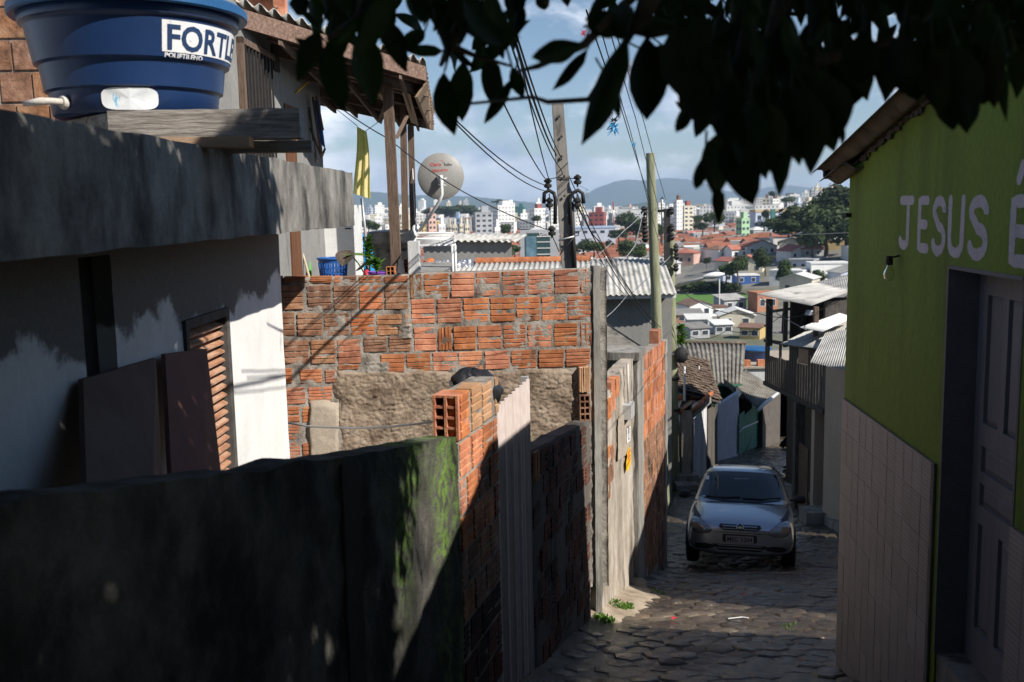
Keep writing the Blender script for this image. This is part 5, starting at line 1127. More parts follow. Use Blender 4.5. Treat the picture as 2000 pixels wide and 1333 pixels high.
# wooden balcony house
wh = thing('plank_house', (6.2, 21.5, zc(21.5)), 'dark plank house with overhanging balcony and pale corrugated roofs down the lane', 'house')
Yb0, Yb1 = 19.1, 24.2; BX = lambda Y: lerp(at(1612, 760, Yb0).x, at(1494, 700, Yb1).x, (Y - Yb0) / (Yb1 - Yb0))
ztb = lambda Y: lerp(at(1612, 690, Yb0).z, at(1494, 668, Yb1).z, (Y - Yb0) / (Yb1 - Yb0)); zbb = lambda Y: lerp(at(1612, 800, Yb0).z, at(1494, 744, Yb1).z, (Y - Yb0) / (Yb1 - Yb0))
y = Yb0
while y < Yb1 - .05:
    w_ = random.uniform(.15, .24); y1 = min(Yb1, y + w_); slot = (abs(y - 23.2) < .5 or abs(y - 22.0) < .4 or abs(y - 20.7) < .35)
    zt1 = ztb(y) - (.34 if slot else 0) + random.uniform(-.01, .01)
    b = MB(); b.hexa([(BX(y), y + .03, zbb(y)), (BX(y1), y1, zbb(y1)), (BX(y1) + .03, y1, zbb(y1)), (BX(y) + .03, y + .03, zbb(y))], [(BX(y), y + .03, zt1), (BX(y1), y1, zt1), (BX(y1) + .03, y1, zt1), (BX(y) + .03, y + .03, zt1)]); b.build('plank', 'timber_dark', wh); y = y1
def bar(a, c, w, h, mat, name, parent): return MB().obox(a, c - a, Vector((w, 0, 0)) if abs((c - a).x) < abs((c - a).y) else Vector((0, w, 0)), Vector((0, 0, h))).build(name, mat, parent)
V3 = Vector
bar(V3((BX(Yb0) - .04, Yb0, ztb(Yb0))), V3((BX(Yb1) - .04, Yb1, ztb(Yb1))), .1, .07, 'timber_dark', 'top_rail', wh); bar(V3((BX(Yb0) - .04, Yb0, zbb(Yb0) - .1)), V3((BX(Yb1) - .04, Yb1, zbb(Yb1) - .1)), .12, .1, 'timber_dark', 'bottom_beam', wh)
b = MB(); b.hexa([(BX(Yb0), Yb0, zbb(Yb0) - .05), (BX(Yb1), Yb1, zbb(Yb1) - .05), (11, Yb1, zbb(Yb1) - .05), (11, Yb0, zbb(Yb0) - .05)], [(BX(Yb0), Yb0, zbb(Yb0)), (BX(Yb1), Yb1, zbb(Yb1)), (11, Yb1, zbb(Yb1)), (11, Yb0, zbb(Yb0))]); b.build('balcony_floor', 'timber_dark', wh)
p = V3((BX(Yb0), Yb0 - .03, zbb(Yb0) - .05)); b = MB(); b.obox(p, (.5, 0, 0), (0, .03, 0), UPV * (ztb(Yb0) - p.z - .1)); b.build('end_boards', 'timber_dark', wh)
b = MB(); b.box(6.75, 11, 19.9, 24.1, zc(24) - .4, zbb(22) - .06); b.build('lower_wall', 'timber_dark', wh)
for Y_, px in ((20.0, 1597), (20.9, 1560)): q = at(px, 850, Y_); b = MB(); b.box(q.x - .1, q.x + .1, Y_ - .1, Y_ + .1, zc(Y_) - .2, zbb(Y_) - .1); b.build('column', 'beige_wall' if px == 1597 else 'timber_dark', wh)
b = MB(); q = at(1575, 900, 20.4); b.obox((q.x - .05, 20.15, zc(20.3) - .1), (.03, 0, 0), (0, .7, 0), (0, 0, 1.5)); b.build('low_door', 'timber_brown', wh)
# roofs
def rq(*a): return [at(*p) for p in a]
A, B_, C_, D_ = rq((1480, 575, 23.6), (1584, 597, 20.4), (1664, 568, 21.0), (1592, 552, 25.6)); b = MB(); b.corr(A, B_, C_, D_, .055, .008, .006); b.build('upper_roof', 'fibre_cement', wh, smooth=True)
b = MB(); b.corr(B_ + V3((0, 0, 0)), B_ + (C_ - B_) * 1.6, at(1720, 520, 24.5), D_, .055, .008, .006); b.build('upper_roof_rear', 'fibre_cement', wh, smooth=True)
A2, B2, C2, D2 = rq((1522, 668, 20.6), (1572, 705, 18.2), (1665, 690, 18.0), (1660, 620, 20.4)); b = MB(); b.corr(at(1582, 708, 18.0), at(1655, 724, 17.2), at(1672, 640, 19.2), at(1612, 650, 19.8), .055, .008, .006); b.build('lower_roof', 'fibre_cement', wh, smooth=True)
b = MB(); b.corr(at(1524, 672, 20.4), at(1606, 682, 19.0), at(1666, 626, 20.4), at(1590, 640, 21.6), .055, .008, .006); b.build('middle_roof', 'fibre_cement', wh, smooth=True)
b = MB(); b.corr(at(1562, 640, 20.0), at(1606, 648, 19.4), at(1668, 620, 20.2), at(1640, 612, 20.8), .055, .008, .006); b.build('loose_roof_sheet', 'roof_white', wh, smooth=True)
for px, y0_, y1_, Y_ in ((1504, 585, 668, 23.0), (1598, 600, 650, 20.2), (1538, 590, 670, 22.3)): t_, e_ = at(px, y0_, Y_), at(px, y1_, Y_); b = MB(); b.obox(t_ - V3((.07, 0, 0)), (.14 if px == 1504 else .09, 0, 0), (0, .1, 0), V3((0, 0, e_.z - t_.z - .1))); b.build('post', 'timber_dark' if px != 1598 else 'timber_brown', wh)
bar(at(1500, 612, 23.1), at(1542, 606, 22.2), .06, .06, 'timber_dark', 'rail', wh)
b = MB(); p = at(1545, 600, 23.8); b.box(p.x, 11, 23.8, 23.9, zbb(23.5), p.z + .2); b.build('rear_wall', 'dark_wood', wh)
b = MB(); b.box(10.4, 15, 24.4, 29.5, -11, -1.2); b.build('shade_block', 'timber_dark', wh)  # unseen block added behind the plank house to shade the bluish wall
b = MB(); p = at(1612, 612, 21.0); b.box(p.x, 11, 21.0, 21.1, zbb(21), p.z + .25); b.build('inner_wall', 'timber_dark', wh)
def hang(name, px0, px1, y0_, y1_, Y_, mat, label):
    b = MB(); a0_, a1_, e0_, e1_ = at(px0, y0_, Y_), at(px1, y0_, Y_), at(px0 - 2, y1_, Y_), at(px1, y1_, Y_)
    b.grid(lambda u, v: (a0_.lerp(a1_, u)).lerp(e0_.lerp(e1_, u), v) + V3((0, .05 * math.sin(u * 9 + v * 2), 0)), 14, 10); return tag(b.build(name, mat, smooth=True), label, 'laundry')
hang('maroon_towel', 1529, 1537, 603, 652, 22.4, 'cloth_maroon', 'maroon towel hanging beside the plank house veranda post'); hang('dark_shirt', 1560, 1582, 610, 648, 22.2, 'dark_wood', 'dark laundry hanging inside the plank house veranda')
hang('pale_shirt', 1575, 1592, 606, 616, 20.7, 'lilac_wall', 'pale rag on the line before the plank house')

# ================================================================== grey house with the corrugated roof, behind the tall brick wall
gy = thing('grey_house', at(1240, 660, 23), 'grey rendered house with a weathered corrugated roof and orange ridge tiles', 'house')
R0, R1 = at(822, 512, 25.0), at(1296, 508, 25.0); E0, E1 = at(760, 600, 21.6), at(1322, 574, 21.8)
R0.z = R1.z = (R0.z + R1.z) / 2; E0.z = E1.z = E1.z
b = MB(); b.corr(E0, E1, R1, R0, .13, .02, .01); b.build('roof', 'fibre_cement', gy, smooth=True)
b = MB(); b.corr(R0, R1, R1 + V3((.5, 3.4, -.7)), R0 + V3((0, 3.4, -.7)), .13, .02, .01); b.build('roof_rear', 'fibre_old', gy, smooth=True)
for i in range(24):
    t = i / 24; a_ = at(928, 510, 25.0); a_.z = R0.z; k0 = a_.lerp(V3((at(1150, 510, 25).x, 25, R0.z)), t); k1 = a_.lerp(V3((at(1150, 510, 25).x, 25, R0.z)), (i + 1.12) / 24)
    if i == 0: rm = MB().lathe([(.105, 0), (.12, (k1 - k0).length)], (0, 0, 0), 10, ax=(1, 0, 0)).mesh('ridge_tile', 'clay_tile')
    place('ridge_tile', rm, Matrix.Translation(k0 + V3((0, 0, -.0))), gy)
for i in range(5):
    k0 = at(842 - i * 4, 512 + i * 6, 24.9 - .5 * i); b = MB(); b.lathe([(.11, 0), (.13, .42)], k0, 10, ax=(-.25, -1, -.2)); b.build('hip_tile', 'clay_tile', gy)
wx1 = at(1312, 640, 22.3).x; b = MB(); b.box(E0.x + .3, wx1, 22.3, 27.5, zc(22) - 1.5, E1.z + .02); b.build('wall', 'far_grey', gy)
b = MB(); b.obox(E0 + V3((0, .1, -.1)), E1 - E0, (0, .06, 0), (0, 0, .08)); b.build('eave_board', 'fence_pale', gy)
# lean-to roof verge on the left of the poles
a_, c_ = at(1168, 628, 17.2), at(1256, 686, 15.6); b = MB(); b.slab([a_, c_, c_ + V3((-2.6, .3, .0)), a_ + V3((-2.6, .3, 0))], (0, 0, .05)); lt = thing('lean_to', V3((1.5, 17, zc(17))), 'dark lean-to with a pale sloping roof edge behind the stained wall', 'shed'); b.build('roof', 'fibre_old', lt)
b = MB(); b.slab([a_ + V3((0, -.02, -.03)), c_ + V3((0, -.02, -.03)), c_ + V3((0, -.02, .07)), a_ + V3((0, -.02, .07))], (0, .03, 0)); b.build('verge_board', 'timber_grey', lt)
b = MB(); b.add([a_ + V3((0, .05, 0)), c_ + V3((0, .05, 0)), V3((c_.x, c_.y + .05, -7)), V3((a_.x, a_.y + .05, -7))], [(3, 2, 1, 0)]); b.add([V3((a_.x - 2.5, 17.3, a_.z)), a_ + V3((0, .05, 0)), V3((a_.x, a_.y + .05, -7)), V3((a_.x - 2.5, 17.3, -7))], [(3, 2, 1, 0)]); b.build('wall', 'far_grey', lt)
# small house with a white-grey sheet roof above, foil heap
sh = thing('small_grey_house', at(920, 520, 27), 'small grey house with a short corrugated roof behind the clothes rack', 'house')
a_, c_ = at(812, 470, 26.5), at(1006, 472, 26.5); b = MB(); b.corr(a_, c_, at(1030, 458, 28.2), at(850, 455, 28.2), .18, .03, .01); b.build('roof', 'fibre_cement', sh, smooth=True)
b = MB(); b.box(at(828, 500, 26.7).x, at(1000, 500, 26.7).x, 26.7, 29, -8, a_.z - .03); b.build('wall', 'far_grey', sh)
fo = MB(); f0, f1 = at(848, 522, 24.5), at(925, 520, 24.5); fo.grid(lambda u, v: f0.lerp(f1, u) + V3((0, v * .5, .2 * math.sin(v * 3.14) + .07 * nz3((u * 9, v * 4, 0), 1.6))) + V3((0, 0, -.05)), 40, 12); fo = tag(fo.build('foil_sheet', 'foil', smooth=True), 'crumpled silver foil strip lying on the grey house roof', 'foil')

# ================================================================== lane bottom: shacks and walls
rs = thing('tile_roof_shack', at(1360, 790, 28), 'shack with an old brown tiled roof beyond the green wooden pole', 'house')
a_, c_, e_, g_ = at(1318, 762, 26.5), at(1408, 785, 27.5), at(1382, 706, 31), at(1318, 694, 30.5)
rows_ = 16; ncol = 18
def rt_(u, v): return (a_.lerp(c_, u)).lerp(g_.lerp(e_, u), v)
b = MB(); b.slab([a_, c_, e_, g_], (0, 0, -.05)); b.build('roof_deck', 'timber_dark', rs)
b = MB()
nn = (c_ - a_).cross(g_ - a_).normalized(); nn = nn if nn.z > 0 else -nn
for j in range(rows_):
    for i in range(ncol):
        p0, p1, p2, p3 = rt_(i / ncol, j / rows_), rt_((i + .96) / ncol, j / rows_), rt_((i + .96) / ncol, (j + 1.15) / rows_), rt_(i / ncol, (j + 1.15) / rows_); k = random.uniform(0, .03)
        b.slab([p0 + nn * (.05 + k), p1 + nn * (.05 + k), p2 + nn * (.012 + k), p3 + nn * (.012 + k)], nn * .02)
tag(b.build('roof_tiles', 'old_tile', rs), kind='stuff')
b = MB(); b.prism([V3((a_.x + .3, a_.y + .5, -9)), V3((c_.x - .25, c_.y + .35, -9)), V3((e_.x - .3, e_.y - .2, -9)), V3((g_.x + .3, g_.y - .2, -9))], (0, 0, 9 + a_.z - .25)); b.build('wall', 'shack_green', rs)
pst = MB(); t0_ = at(1337, 716, 26.2); pst.tube([V3((t0_.x, 26.2, zc(26))), t0_], .03, 8); tag(pst.build('thin_post', 'galv', smooth=True), 'thin grey metal post in front of the brown tiled roof', 'post')
for px in (1338, 1364):
    q_ = at(px, 722, 29.5); b = MB(); b.tube([q_ + V3((0, 0, -.7)), q_ + V3((.02, 0, .1))], .02, 6); b.tube([q_ + V3((-.3, .1, -.5)), q_ + V3((.3, -.1, -.55))], .012, 5); tag(b.build('roof_aerial', 'galv', smooth=True), ('thin aerial nearer the pole on the brown tiled roof', 'thin aerial further from the pole on the brown tiled roof')[px == 1364], 'aerial')
cs = thing('corrugated_shack', at(1420, 790, 36), 'shack with a dark old corrugated roof in the dip of the lane', 'house')
a_, c_, e_, g_ = at(1372, 752, 33), at(1450, 750, 33), at(1456, 672, 38), at(1322, 670, 38); a_ = at(1345, 752, 33); b = MB(); b.corr(a_, c_, e_, g_, .177, .03, .009); b.build('roof', 'fibre_old', cs, smooth=True)
b = MB(); b.obox(a_ - UPV * .08, c_ - a_, (0, .05, 0), (0, 0, .07)); b.build('eave_board', 'gate_green', cs)
b = MB(); b.box(a_.x, at(1428, 800, 33.5).x, 33.5, 37.5, -11, a_.z - .08); b.build('wall', 'shack_green', cs)
for i in range(10): t = i / 10; b = MB(); x0 = lerp(a_.x, at(1428, 800, 33.5).x, t); b.box(x0 + .02, x0 + .24, 33.46, 33.495, -10, a_.z - .1); b.build('plank', 'shack_green', cs)
for i in range(7):
    k0, k1 = g_.lerp(e_, i / 7), g_.lerp(e_, (i + 1.05) / 7); b = MB(); b.tube([k0 + UPV * .03, k1 + UPV * .03], .06, 8); b.build('ridge_tile', 'old_tile', cs)
# skirt roof and gutter to the right of it
s2 = thing('low_roof_shed', at(1470, 800, 36), 'shed with a sagging dark roof and pale gutter at the bend of the lane', 'shed')
a_, c_, e_, g_ = at(1434, 752, 33.2), at(1480, 800, 31.5), at(1522, 764, 34.5), at(1456, 722, 38); b = MB(); b.corr(a_, c_, e_, g_, .177, .025, .009); b.build('roof', 'fibre_old', s2, smooth=True)
tubep(s2, 'gutter', [at(1482, 802, 31.4), at(1492, 790, 32), at(1522, 766, 34.4)], .06, 'fence_pale')
b = MB(); b.prism([V3((at(1445, 800, 34).x, 34.2, -10)), V3((at(1490, 800, 33.4).x, 33.4, -10)), V3((at(1524, 800, 36).x, 36, -10)), V3((at(1470, 800, 38).x, 38, -10))], (0, 0, 10 + at(1482, 802, 32).z)); b.build('wall', 'timber_dark', s2)
b = MB(); b.slab([at(1417, 742, 32.8), at(1438, 758, 32.4), at(1438, 772, 32.4), at(1417, 752, 32.8)], (0, .3, 0)); b.build('board', 'fibre_old', s2)
# flat roof with red bricks and the dark blue tank
fr = thing('flat_roof_house', at(1470, 740, 40), 'low house with a pale flat roof carrying a blue tank', 'house')
b = MB(); p = at(1452, 708, 39); b.box(p.x, p.x + 3.0, 39, 43, -12, p.z - .25); b.build('wall', 'fence_pale', fr); b = MB(); b.box(p.x - .1, p.x + 3.1, 38.9, 43.1, p.z - .248, p.z - .17); b.build('roof', 'smooth_render', fr)
tq = at(1473, 715, 40.5); t2 = thing('water_tank', V3((tq.x, 40.6, p.z - .17)), 'dark blue water tank with a bright lid beyond the plank house', 'water tank')
hh_ = at(1473, 678, 40.5).z - (p.z - .17); MB().lathe([(0, 0), (.52, 0), (.6, hh_ * .5), (.68, hh_ * .82), (.7, hh_ * .84)], (tq.x, 40.6, p.z - .17), 28).build('body', 'tank_blue', t2, smooth_angle=40); MB().lathe([(.73, hh_ * .82), (.73, hh_ * .9), (.4, hh_ * .99), (0, hh_)], (tq.x, 40.6, p.z - .17), 28).build('lid', 'lid_blue', t2, smooth_angle=40)
for k, px in enumerate((1458, 1486)): q_ = at(px, 716, 39.1); b = MB(); b.box(q_.x - .14, q_.x + .14, 39.0, 39.25, p.z - .17, p.z + .07); tag(b.build('loose_brick', 'brick'), ('orange brick on the pale flat roof left of the blue tank', 'orange brick on the pale flat roof below the blue tank')[k], 'brick', 'bricks on the flat roof')
# bluish white wall, green gate, low fence
b = MB(); w0, w1 = at(1401, 905, 29.5), at(1442, 880, 31.0); zt_ = at(1420, 787, 30).z
b.grid(lambda u, v: V3((lerp(w0.x, w1.x, u) + .02 * nz3((u * 3, v * 3, 0), 2), lerp(29.5, 31, u) , lerp(zc(30) - .4, zt_ + .12 * u + .03 * nz3((u * 3, 0, 0), 3), v))) , 16, 24)
k = len(b.v); b.add([p_ + V3((-.05, .2, 0)) for p_ in b.v], [f[::-1] for f in b.f]); n_u = 16
for i in range(n_u): a = 24 * 17 + i; b.f.append((a, a + 1, k + a + 1, k + a)); b.m.append(0)
tag(b.build('painted_wall', 'lilac_wall', smooth_angle=40), 'rough bluish white painted wall slab by the green gate', 'wall')
gg = thing('green_gate', at(1460, 880, 32), 'green sheet gate with a diagonal brace at the bend of the lane', 'gate')
g0, g1 = at(1443, 900, 30.9), at(1486, 872, 34.0); zt_ = at(1460, 806, 32).z
for i in range(9):
    t0_, t1_ = i / 9, (i + .95) / 9; p0_, p1_ = g0.lerp(g1, t0_), g0.lerp(g1, t1_); b = MB(); zt2 = zt_ + (.15 if i in (0, 1, 5, 6) else 0); b.hexa([V3((p0_.x, p0_.y, zc(p0_.y) + .05)), V3((p1_.x, p1_.y, zc(p1_.y) + .05)), V3((p1_.x, p1_.y + .04, zc(p1_.y) + .05)), V3((p0_.x, p0_.y + .04, zc(p0_.y) + .05))], [V3((p0_.x, p0_.y, zt2)), V3((p1_.x, p1_.y, zt2)), V3((p1_.x, p1_.y + .04, zt2)), V3((p0_.x, p0_.y + .04, zt2))]); b.build('gate_board', 'gate_green', gg)
tubep(gg, 'brace', [at(1444, 845, 30.7), at(1452, 836, 31.2), at(1482, 823, 33.6)], .03, 'fence_pale'); tubep(gg, 'brace', [at(1452, 895, 31.3), at(1480, 824, 33.6)], .02, 'gate_green'); tubep(gg, 'bottom_bar', [at(1453, 895, 31.3), at(1481, 878, 33.6)], .03, 'fence_pale')
fe = thing('plank_fence', at(1500, 860, 36), 'grey plank fence beyond the green gate', 'fence'); f0, f1 = at(1488, 872, 34.2), at(1512, 858, 37)
for i in range(10):
    p0_, p1_ = f0.lerp(f1, i / 10), f0.lerp(f1, (i + .93) / 10); zt2 = at(1497, 815, 35.5).z + random.uniform(-.04, .04); b = MB(); b.hexa([V3((p0_.x, p0_.y, zc(p0_.y))), V3((p1_.x, p1_.y, zc(p1_.y))), V3((p1_.x, p1_.y + .03, zc(p1_.y))), V3((p0_.x, p0_.y + .03, zc(p0_.y)))], [V3((p0_.x, p0_.y, zt2)), V3((p1_.x, p1_.y, zt2)), V3((p1_.x, p1_.y + .03, zt2)), V3((p0_.x, p0_.y + .03, zt2))]); b.build('plank', 'fence_pale', fe)
dk = thing('dark_shed', at(1530, 850, 40), 'dark timber shed closing the bend of the lane', 'shed'); p = at(1512, 850, 39); b = MB(); b.box(p.x, p.x + 6, 39, 42, -13, at(1530, 760, 39).z); b.build('wall', 'timber_dark', dk); b = MB(); b.slab([V3((p.x - .2, 38.7, at(1530, 762, 39).z)), V3((p.x + 6, 38.7, at(1530, 762, 39).z)), V3((p.x + 6, 42, at(1530, 745, 39).z)), V3((p.x - .2, 42, at(1530, 745, 39).z))], (0, 0, .06)); b.build('roof', 'fibre_old', dk)
tag(MB().tube([at(1548, 770, 33), at(1553, 790, 32), at(1552, 820, 32)], .03, 6).build('hanging_rag', 'lilac_wall', smooth=True), 'pale rag strip hanging below the plank house balcony', 'rag')
# concrete gate post, white plank door, orange coping at the green pole
gp = thing('lane_gatepost', at(1347, 940, 24.6), 'pale worn concrete gatepost lit by the sun beside the green wooden pole', 'gatepost')
x0, x1 = at(1331, 880, 24.4).x, at(1352, 880, 24.4).x; rough = MB()
def gpf(u, v):
    q_ = [(x0, 24.4), (x1, 24.4), (x1, 24.75), (x0, 24.75), (x0, 24.4)]; a = min(3.999, u * 4); i = int(a); t = a - i; z = lerp(zc(24.5) - .2, lerp(at(1331, 802, 24.4).z, at(1352, 788, 24.4).z, 1 if i in (1, 2) else 0), v)
    wv = (.35 * max(0, .25 - v) * 4) if i == 1 or (i == 0 and t > .99) or (i == 2 and t < .01) else 0
    return V3((lerp(q_[i][0], q_[i + 1][0], t) + wv * (1 if True else 0), lerp(q_[i][1], q_[i + 1][1], t), z)) + V3((.015 * nz3((u * 7, v * 9, 1), 1), .015 * nz3((u * 7, v * 9, 4), 1), 0))
rough.grid(gpf, 16, 26); rough.poly([gpf(i / 4, 1) for i in range(4)]); rough.build('shaft', 'stain_plaster', gp, smooth_angle=40)
tubep(gp, 'coping', [at(1327, 806, 24.4), at(1352, 786, 24.8)], .06, 'clay_tile')
dw_ = thing('white_plank_door', at(1365, 930, 26), 'whitewashed plank door with an orange tiled coping next to the gatepost', 'gate')
p0_, p1_ = at(1354, 940, 25.0), at(1380, 920, 26.8)
for i in range(8):
    a_, c_ = p0_.lerp(p1_, i / 8), p0_.lerp(p1_, (i + .92) / 8); zt2 = lerp(at(1354, 820, 25).z, at(1380, 795, 26.8).z, i / 8); b = MB(); b.hexa([V3((a_.x, a_.y, zc(a_.y))), V3((c_.x, c_.y, zc(c_.y))), V3((c_.x, c_.y + .03, zc(c_.y))), V3((a_.x, a_.y + .03, zc(a_.y)))], [V3((a_.x, a_.y, zt2)), V3((c_.x, c_.y, zt2)), V3((c_.x, c_.y + .03, zt2)), V3((a_.x, a_.y + .03, zt2))]); b.build('plank', 'fence_pale', dw_)
b = MB(); b.hexa([at(1352, 820, 25), at(1392, 785, 27.5), at(1392, 785, 27.7), at(1352, 820, 25.2)], [at(1352, 802, 25), at(1392, 770, 27.5), at(1392, 770, 27.7), at(1352, 802, 25.2)]); b.build('lintel', 'concrete', dw_)
tubep(dw_, 'coping', [at(1352, 804, 25.0), at(1372, 786, 26.2)], .065, 'clay_tile'); tubep(dw_, 'coping', [at(1366, 790, 26.0), at(1390, 768, 27.6)], .065, 'clay_tile')
b = MB(); b.slab([at(1382, 925, 27), at(1396, 915, 28), at(1396, 790, 28), at(1382, 800, 27)], (.1, .1, 0)); b.build('side_wall', 'dark_plaster', dw_)
tr = thing('tin_roof_shed', at(1340, 850, 26.5), 'small shed with a pale tin roof edged in orange tile behind the gatepost', 'shed'); b = MB(); b.corr(at(1318, 838, 25.4), at(1352, 806, 25.6), at(1374, 778, 27.4), at(1318, 778, 27.4), .177, .015, .006); b.build('roof', 'roof_white', tr, smooth=True); tubep(tr, 'coping', [at(1316, 778, 27.3), at(1376, 775, 27.3)], .08, 'clay_tile')
b = MB(); b.prism([V3((at(1322, 880, 26).x, 26, -8.5)), V3((at(1350, 880, 26).x, 26, -8.5)), V3((at(1370, 880, 27.3).x, 27.3, -8.5)), V3((at(1322, 880, 27.3).x, 27.3, -8.5))], (0, 0, 8.5 + at(1340, 835, 26).z)); b.build('wall', 'fence_pale', tr)
for k in range(2): b = MB(); q_ = at(1342, 950 - 12 * k, 23.8 + .4 * k); b.box(q_.x - .25, q_.x + .3, 23.8 + .4 * k, 24.3 + .4 * k, zc(24) - .4, zc(23.8) + .12 + .14 * k); tag(b.build('stone_step', 'concrete'), ('lower concrete step at the worn gatepost', 'upper concrete step at the worn gatepost')[k], 'step')
kb = MB(); kb.hexa([at(1405, 916, 28.8), at(1452, 902, 30.6), at(1452, 902, 30.9), at(1405, 916, 29.1)], [at(1405, 909, 28.8), at(1452, 895, 30.6), at(1452, 895, 30.9), at(1405, 909, 29.1)]); kb.hexa([at(1452, 902, 30.6), at(1515, 868, 36), at(1515, 868, 36.4), at(1452, 902, 31)], [at(1452, 896, 30.6), at(1515, 862, 36), at(1515, 862, 36.4), at(1452, 896, 31)]); tag(kb.build('kerb', 'concrete'), kind='structure')
rc = MB(); rc.hexa([(6.0, 17, zc(17) - .2), (6.2, 24, zc(24) - .2), (6.75, 24, zc(24) - .2), (7, 17, zc(17) - .2)], [(6.0, 17, zc(17) + .13), (6.2, 24, zc(24) + .13), (6.75, 24, zc(24) + .13), (7, 17, zc(17) + .13)]); tag(rc.build('kerb', 'concrete'), kind='structure')

# ================================================================== utility poles, insulators, cables
cp_ = thing('concrete_pole', at(1112, 560, 13), 'tall leaning grey concrete utility pole with insulators behind the brick wall', 'utility pole')
PY = 13.; top_, bot_ = at(1089, 203, PY), at(1111, 522, PY); dirp = (bot_ - top_).normalized(); Lp = (bot_ - top_).length; base_ = top_ + dirp * ((top_.z - (zc(PY) - .3)) / -dirp.z)
def psec(p, w, dd): return [p + V3((-w, -dd, 0)), p + V3((w, -dd, 0)), p + V3((w, dd, 0)), p + V3((-w, dd, 0))]
b = MB(); b.hexa(psec(base_, .135, .1), psec(top_, .072, .06)); b.build('shaft', 'pole_concrete', cp_)
for i in range(9):
    p = top_ + dirp * (.17 + i * .25); b = MB(); b.lathe([(0, 0), (.016, 0), (.016, .012), (0, .012)], p + V3((.0 + .015 * (i % 2), -.075 - .004 * i, 0)), 10, ax=(0, -1, 0)); b.build('bolt_hole', 'black_print', cp_)
def insul(c, name='insulator'): MB().lathe([(0, .09), (.02, .088), (.03, .07), (.05, .065), (.05, .04), (.03, .03), (.03, .015), (.052, .005), (.05, -.025), (.03, -.035), (.012, -.04), (.012, -.07), (0, -.07)], c, 14).build(name, 'black_iron', cp_, smooth_angle=50)
for s_, px, py in ((-1, 1070, 362), (1, 1128, 355)):
    insul(at(px, py, PY - .1)); u = at(px + s_ * 2, 393, PY); 
    pts = [at(1084 if s_ < 0 else 1114, 438, PY - .08), at(1085 if s_ < 0 else 1113, 390, PY - .1), at(1082 if s_ < 0 else 1118, 378, PY - .1), at(1072 if s_ < 0 else 1129, 372, PY - .1), at(1063 if s_ < 0 else 1138, 378, PY - .1), at(1062 if s_ < 0 else 1140, 398, PY - .1)]
    tubep(cp_, 'bent_conduit', pts, .025, 'black_iron', 8); insul(at(1073 if s_ < 0 else 1127, 400, PY - .12)); tubep(cp_, 'pin', [at(1073 if s_ < 0 else 1127, 378, PY - .1), at(1073 if s_ < 0 else 1127, 405, PY - .1)], .008, 'black_iron'); tubep(cp_, 'stay', [at(1073 if s_ < 0 else 1128, 350, PY - .08), at(1090, 347, PY - .08)], .006, 'black_iron')
tubep(cp_, 'riser_conduit', [at(1116, 395, PY - .1), at(1119, 460, PY - .12), at(1123, 540, PY - .12)], .03, 'black_iron', 8)
for y0_, y1_ in ((470, 462), (497, 462)): tubep(cp_, 'band', [at(1091 if y0_ == 470 else 1094, y0_, PY - .14), at(1122, y1_, PY - .16)], .012 if y0_ == 470 else .008, 'galv' if y0_ == 470 else 'black_iron')
tubep(cp_, 'hook', [at(1122, 462, PY - .14), at(1130, 460, PY - .14), at(1131, 452, PY - .14), at(1136, 451, PY - .14)], .007, 'black_iron'); insul(at(1078, 455, PY - .1)); tubep(cp_, 'stay_wire', [at(1079, 462, PY - .1), at(1092, 492, PY - .1)], .007, 'black_iron')
coil = [at(1147, 372, PY) + V3((.02 * math.cos(t * .9), 0, .02 * math.sin(t * .9) - .006 * t)) for t in range(16)]; tubep(cp_, 'wire_coil', [at(1132, 363, PY)] + coil, .0035, 'wire_pale', 4)
def woodpole(px0, py0, px1, py1, Y_, r0, r1, label, name='wooden_pole'):
    t = thing(name, at(px1, py1, Y_), label, 'utility pole'); a_, c_ = at(px0, py0, Y_), at(px1, py1, Y_); d = (c_ - a_).normalized(); e_ = a_ + d * ((a_.z - (zc(Y_) - .3)) / -d.z); n = 14
    pts = [a_.lerp(e_, i / n) + V3((.012 * nz3((i, px0, 0), .7), 0, 0)) for i in range(n + 1)]; MB().tube(pts, [lerp(r0, r1, i / n) for i in range(n + 1)], 16).build('shaft', 'pole_green', t, smooth_angle=60)
    MB().lathe([(0, .004), (r0 * .96, .004), (r0 * .96, 0)], a_, 16).build('cut_top', 'pole_end', t); return t, a_, e_
p2, a2, e2 = woodpole(1270, 300, 1283, 640, 20.5, .088, .135, 'thick greenish wooden pole with a bare cut top, right of the concrete pole')
p3, a3, e3 = woodpole(1307, 440, 1317, 940, 24.4, .11, .16, 'slimmer greenish wooden pole carrying the street lamp')
def bracket(parent, pts, r=.012): tubep(parent, 'bracket', pts, r, 'black_iron')
b = MB(); p = at(1302, 408, 24.3); b.box(p.x - .07, p.x + .07, 24.2, 24.3, at(1302, 510, 24.3).z, p.z); b.build('dark_upright', 'black_iron', p3); bracket(p3, [at(1285, 413, 24.3), at(1303, 411, 24.3)], .04)
tubep(p3, 'hook_rod', [at(1293, 480, 24.1), at(1292, 400, 24.1), at(1291, 387, 24.1), at(1294, 385, 24.1), at(1295, 390, 24.1)], .014, 'black_iron')
def ins2(parent, px, py, Y_, s_=1.6): MB().lathe([(0, .09 * s_), (.02 * s_, .088 * s_), (.05 * s_, .05 * s_), (.03 * s_, .03 * s_), (.052 * s_, .005 * s_), (.03 * s_, -.035 * s_), (0, -.05 * s_)], at(px, py, Y_), 10).build('insulator', 'black_iron', parent, smooth_angle=50)
for px, py in ((1258, 416), (1258, 436), (1259, 453), (1260, 468)): ins2(p2, px, py, 20.3, 1.5)
for px, py in ((1311, 415), (1312, 448), (1312, 465), (1320, 488), (1321, 503), (1320, 526)): ins2(p3, px, py, 24.2, 1.5)
